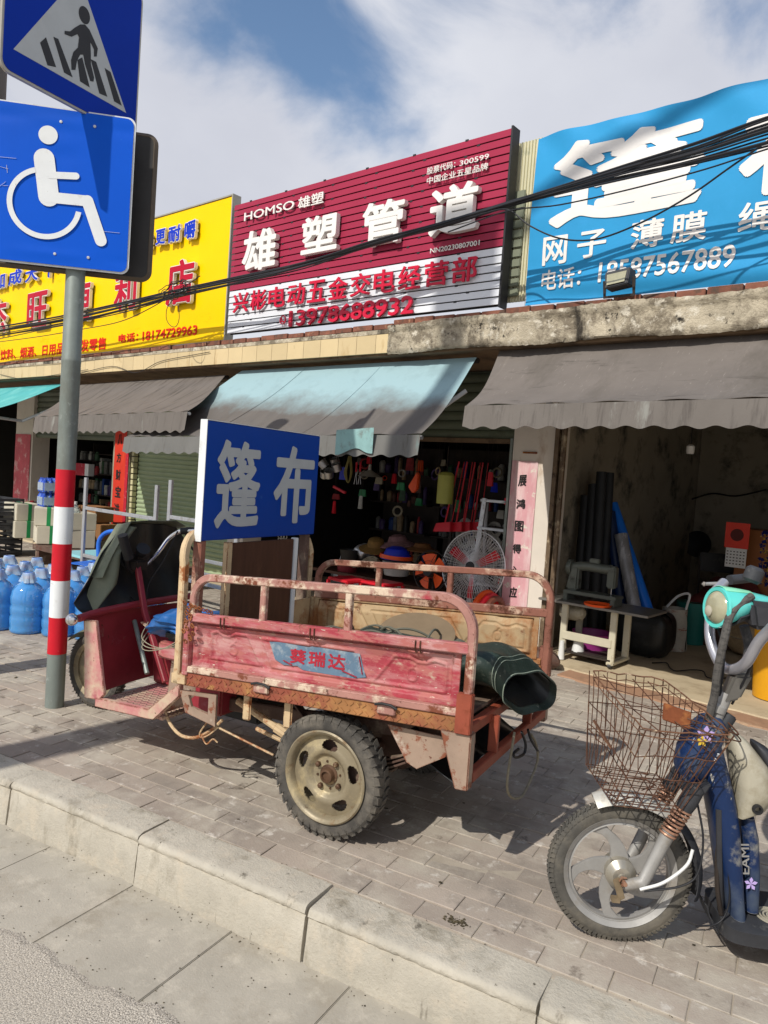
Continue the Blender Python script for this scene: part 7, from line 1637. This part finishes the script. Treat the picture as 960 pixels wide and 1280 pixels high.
p = at(842, 783, 7.3); t = thing('woven_sack', 'striped woven sack standing on the floor right of the blue roll', 'sack', (p.x, 7.3, .03)); mb = MB(); mb.grid(lambda u, v: ((.13-.02*v)*math.cos(2*PI*u)*(1+.06*math.sin(u*30+v*5)), .12*math.sin(2*PI*u), .40*v), 30, 10); mb.build('weave', M('striped_sack', '#a8a294', .8, 0, .2, 7, .3, 40, [('#8a4a3a', .58, .62, 7, (1, 1, 4))]), t)
mb = MB(); mb.tube(smooth_path([(-.08, 0, .40), (.02, 0, .52), (.12, 0, .55), (.10, 0, .40)]), .012, 6); mb.build('white_strap', m_white, t)
# yellow bin partly behind the scooter, brown cabinet, calendar, bulb
p = gnd(958, 838); t = thing('yellow_bin', 'yellow plastic bin standing in the sun behind the scooter headlamp', 'bin', (-1.16, 6.25, .03))
MB().lathe([(0, 0), (.17, 0), (.20, .62), (.215, .62), (.215, .66), (.19, .66), (.16, .02), (0, .02)], n=30).build('body', M('warm_yellow_plastic', '#d79a1c', .4, 0, .06, 9, .05, 30), t)
t = thing('brown_cabinet', 'orange-brown wooden cabinet standing deep in the sewing shop', 'cabinet', (-1.38, 8.3, .03)); 
zc_ = at(930, 660, 8.3).z; xc_ = at(922, 660, 8.0).x
wl(MB().box(xc_, xc_+1.1, 8.0, 8.5, .03, zc_).build('carcass', M('orange_brown_veneer', '#8a5428', .55, 0, .12, 2, .05, 40), t, bevel=.005)); wl(MB().box(xc_+.54, xc_+.55, 7.996, 8.0, .1, zc_-.05).build('door_gap', m_iron, t))
p = at(920, 684, 7.8); t = thing('wall_calendar', 'red calendar with a dark round emblem over a white page', 'calendar', (p.x, 7.8, p.z)); wc, hc_ = .22, .24
MB().box(-wc/2, wc/2, .0, .01, -.01, hc_).build('red_page', M('calendar_red', '#e03c28', .5, 0, .05, 9, 0), t); MB().lathe([(0, 0), (.06, 0), (.06, .003), (0, .003)], (0, 0, .12), (0, -1, 0), 30).build('emblem', M('calendar_brown', '#5a2018', .6, 0, .2, 40, 0), t)
MB().box(-.09, .10, .0, .01, -.20, -.012).build('white_page', m_white, t)
mb = MB()
for i in range(5):
    for j in range(6): mb.box(-.08+.03*j, -.065+.03*j, -.002, -.0005, -.05-.03*i, -.04-.03*i)
mb.build('date_grid', m_iron, t)
p = at(863, 562, 7.0); t = thing('light_bulb', 'white energy-saving bulb hanging from the sewing shop ceiling', 'light bulb', p); MB().lathe([(0, -.04), (.03, -.04), (.036, -.02), (.036, .03), (.02, .045), (0, .05)], n=20).build('bulb', m_white, t); mb = MB(); mb.tube([(0, 0, .045), (0, 0, SB-.07-p.z)], .004, 5); mb.build('flex', m_cable, t)
p = at(873, 680, 9.8); t = thing('black_pan', 'round black pan hanging on the back wall of the sewing shop', 'pan', (p.x, 10.5, at(873, 680, 10.5).z)); t.location.x = at(873, 680, 10.5).x; MB().lathe([(0, 0), (.10, 0), (.17, .04), (.18, .04), (.11, -.01), (0, -.01)], (0, 0, 0), (0, -1, 0), 30).build('pan', m_black, t)
# wire strung along the back wall
mb = MB(); mb.tube(smooth_path([at(x, y, 10.45) for x, y in ((836, 626), (860, 625), (890, 617), (920, 620), (958, 612))]), .012, 6); tag(mb.build('interior_wire', m_cable), 'dark wire strung across the upper back wall of the sewing shop', 'wire')
# chair, red cloth heap, bench of goods
t = thing('cloth_heap', 'dark red and brown cloth piled on a bench below the calendar', 'cloth', (-1.75, 8.0, .03)); 
MB().box(-.6, .25, -.2, .3, .0, .40).build('bench', m_wood, t, bevel=.01); mb = MB(); mb.grid(lambda u, v: (-.6+.85*u, -.22+.5*v, .41+.28*math.sin(PI*u)**.6*math.sin(PI*v)**.6*(1+.25*math.sin(u*17+v*9))), 40, 24); mb.build('cloth', M('dark_red_cloth', '#5a2420', .8, 0, .4, 8, .3, 20), t, angle=80)
p = at(958, 690, 7.0); t = thing('festoon', 'string of dark blue and gold tinsel hanging at the right edge', 'tinsel', (p.x, 7.0, p.z)); mb = MB()
for k in range(160): c = Vector((random.uniform(-.05, .10), random.uniform(-.05, .05), random.uniform(-.28, .18))); mb.obox(c, (.012, 0, .004), (0, .002, 0), (-.003, 0, .009))
mb.tube([Vector((.02, 0, -.3)), Vector((.02, 0, .3))], .01, 6); mb.build('tinsel', M('tinsel_gold', '#8a6a20', .3, .5, .6, 30, 0, 40, [('#141c5a', .45, .5, 18)]), t)
p = at(872, 775, 7.8); t = thing('green_bin', 'teal plastic bin in the dark beside the woven sack', 'bin', (at(866, 760, 7.8).x, 7.8, .03)); MB().lathe([(0, 0), (.13, 0), (.16, .42), (0, .42)], n=26).build('body', M('teal_plastic', '#1f6a60', .4, 0, .06, 9, 0), t)
t = thing('folding_chair', 'dark chair frame standing in the sewing shop left of the calendar', 'chair', (-2.15, 8.2, .03), .4)
for x in (-.2, .2):
    mb = MB(); mb.tube([(x, -.2, 0), (x, .05, .45), (x, .2, .9)], .012, 8); mb.build('leg', m_iron, t); mb = MB(); mb.tube([(x, .2, 0), (x, -.15, .45)], .012, 8); mb.build('leg', m_iron, t)
MB().box(-.2, .2, -.18, .18, .44, .47).build('seat', m_black, t, bevel=.01); MB().box(-.2, .2, .15, .18, .70, .90).build('backrest', m_black, t, bevel=.01)
# power cord on the sunlit floor
mb = MB(); mb.tube(smooth_path([Vector((-2.2+.08*k, 6.5+.12*math.sin(k*1.7), .036)) for k in range(10)]), .005, 6); tag(mb.build('floor_cord', m_cable), 'thin black cord curling on the shop floor beside the sewing table', 'cord')

# small goods hung in the doorway and stacked on the floor of the two open shops
lim = m_misc+[m_rd, m_blu, m_or, m_frame, m_green, m_rope]
for k in range(44):
    x_ = random.uniform(-6.7, -3.65); y_ = random.uniform(6.5, 7.6); z_ = random.uniform(1.15, 1.75); w_ = random.uniform(.03, .07); h_ = random.uniform(.07, .16); m = random.choice(lim)
    t = thing('hanging_packet', 'small packet hung in the dark doorway of the hardware shop', 'packet', (x_, y_, z_), random.uniform(-.6, .6), 'packets hung in the hardware shop doorway')
    if k % 3: MB().hexa([(-w_, -.012, -h_), (w_, -.015, -h_), (w_, .015, -h_), (-w_, .012, -h_)], [(-w_*.8, -.006, 0), (w_*.8, -.006, 0), (w_*.8, .006, 0), (-w_*.8, .006, 0)]).build('pouch', m, t, bevel=.004)
    else: MB().lathe([(w_*.9, -.01), (w_*1.1, 0), (w_*.9, .01), (w_*.7, 0)], (0, 0, -h_*.5), (0, -1, .1), 18, closed=True).build('ring', m, t)
    mb = MB(); mb.tube([(0, 0, -.005), (0, 0, 1.95-z_)], .0025, 4); mb.build('string', m_iron, t)
for k in range(12):
    x_ = -6.5+.24*k+random.uniform(-.04, .04); h_ = random.uniform(.18, .42); y_ = random.uniform(6.9, 7.3); m = random.choice(lim)
    t = thing('stock_box', 'box of stock standing on the floor of the hardware shop', 'box', (x_, y_, .03), random.uniform(-.4, .4), 'boxes on the hardware shop floor')
    MB().box(-.11, .11, -.1, .1, 0, h_).build('box', m, t, bevel=.006); MB().box(-.06, .05, -.1025, -.1005, h_*.3, h_*.7).build('paper_label', m_swhite, t)
for k in range(11):
    p = Vector((random.uniform(-2.0, -.2), random.uniform(7.4, 9.6), .03)); r_ = random.uniform(.14, .24); h_ = random.uniform(.22, .5); ph_ = random.uniform(0, 6)
    t = thing('cloth_bundle', 'tied bundle of cloth on the dim floor of the sewing shop', 'bundle', p, 0, 'bundles on the sewing shop floor')
    mb = MB(); mb.grid(lambda u, v: (r_*math.sin(PI*v)**.6*math.cos(2*PI*u)*(1+.08*math.sin(10*PI*u+ph_)), r_*math.sin(PI*v)**.6*math.sin(2*PI*u)*(1+.08*math.sin(6*PI*u+ph_+v*5)), h_*.5-h_*.5*math.cos(PI*v)), 30, 16); mb.build('cloth', random.choice([m_misc[1], m_misc[2], m_misc[5], m_misc[3], m_misc[7], m_canvas]), t, angle=80)
    mb = MB(); mb.tube([(r_*.98*math.cos(2*PI*j/20), r_*.98*math.sin(2*PI*j/20), h_*.5) for j in range(20)], .006, 5, closed=True); mb.build('cord', m_rope, t)
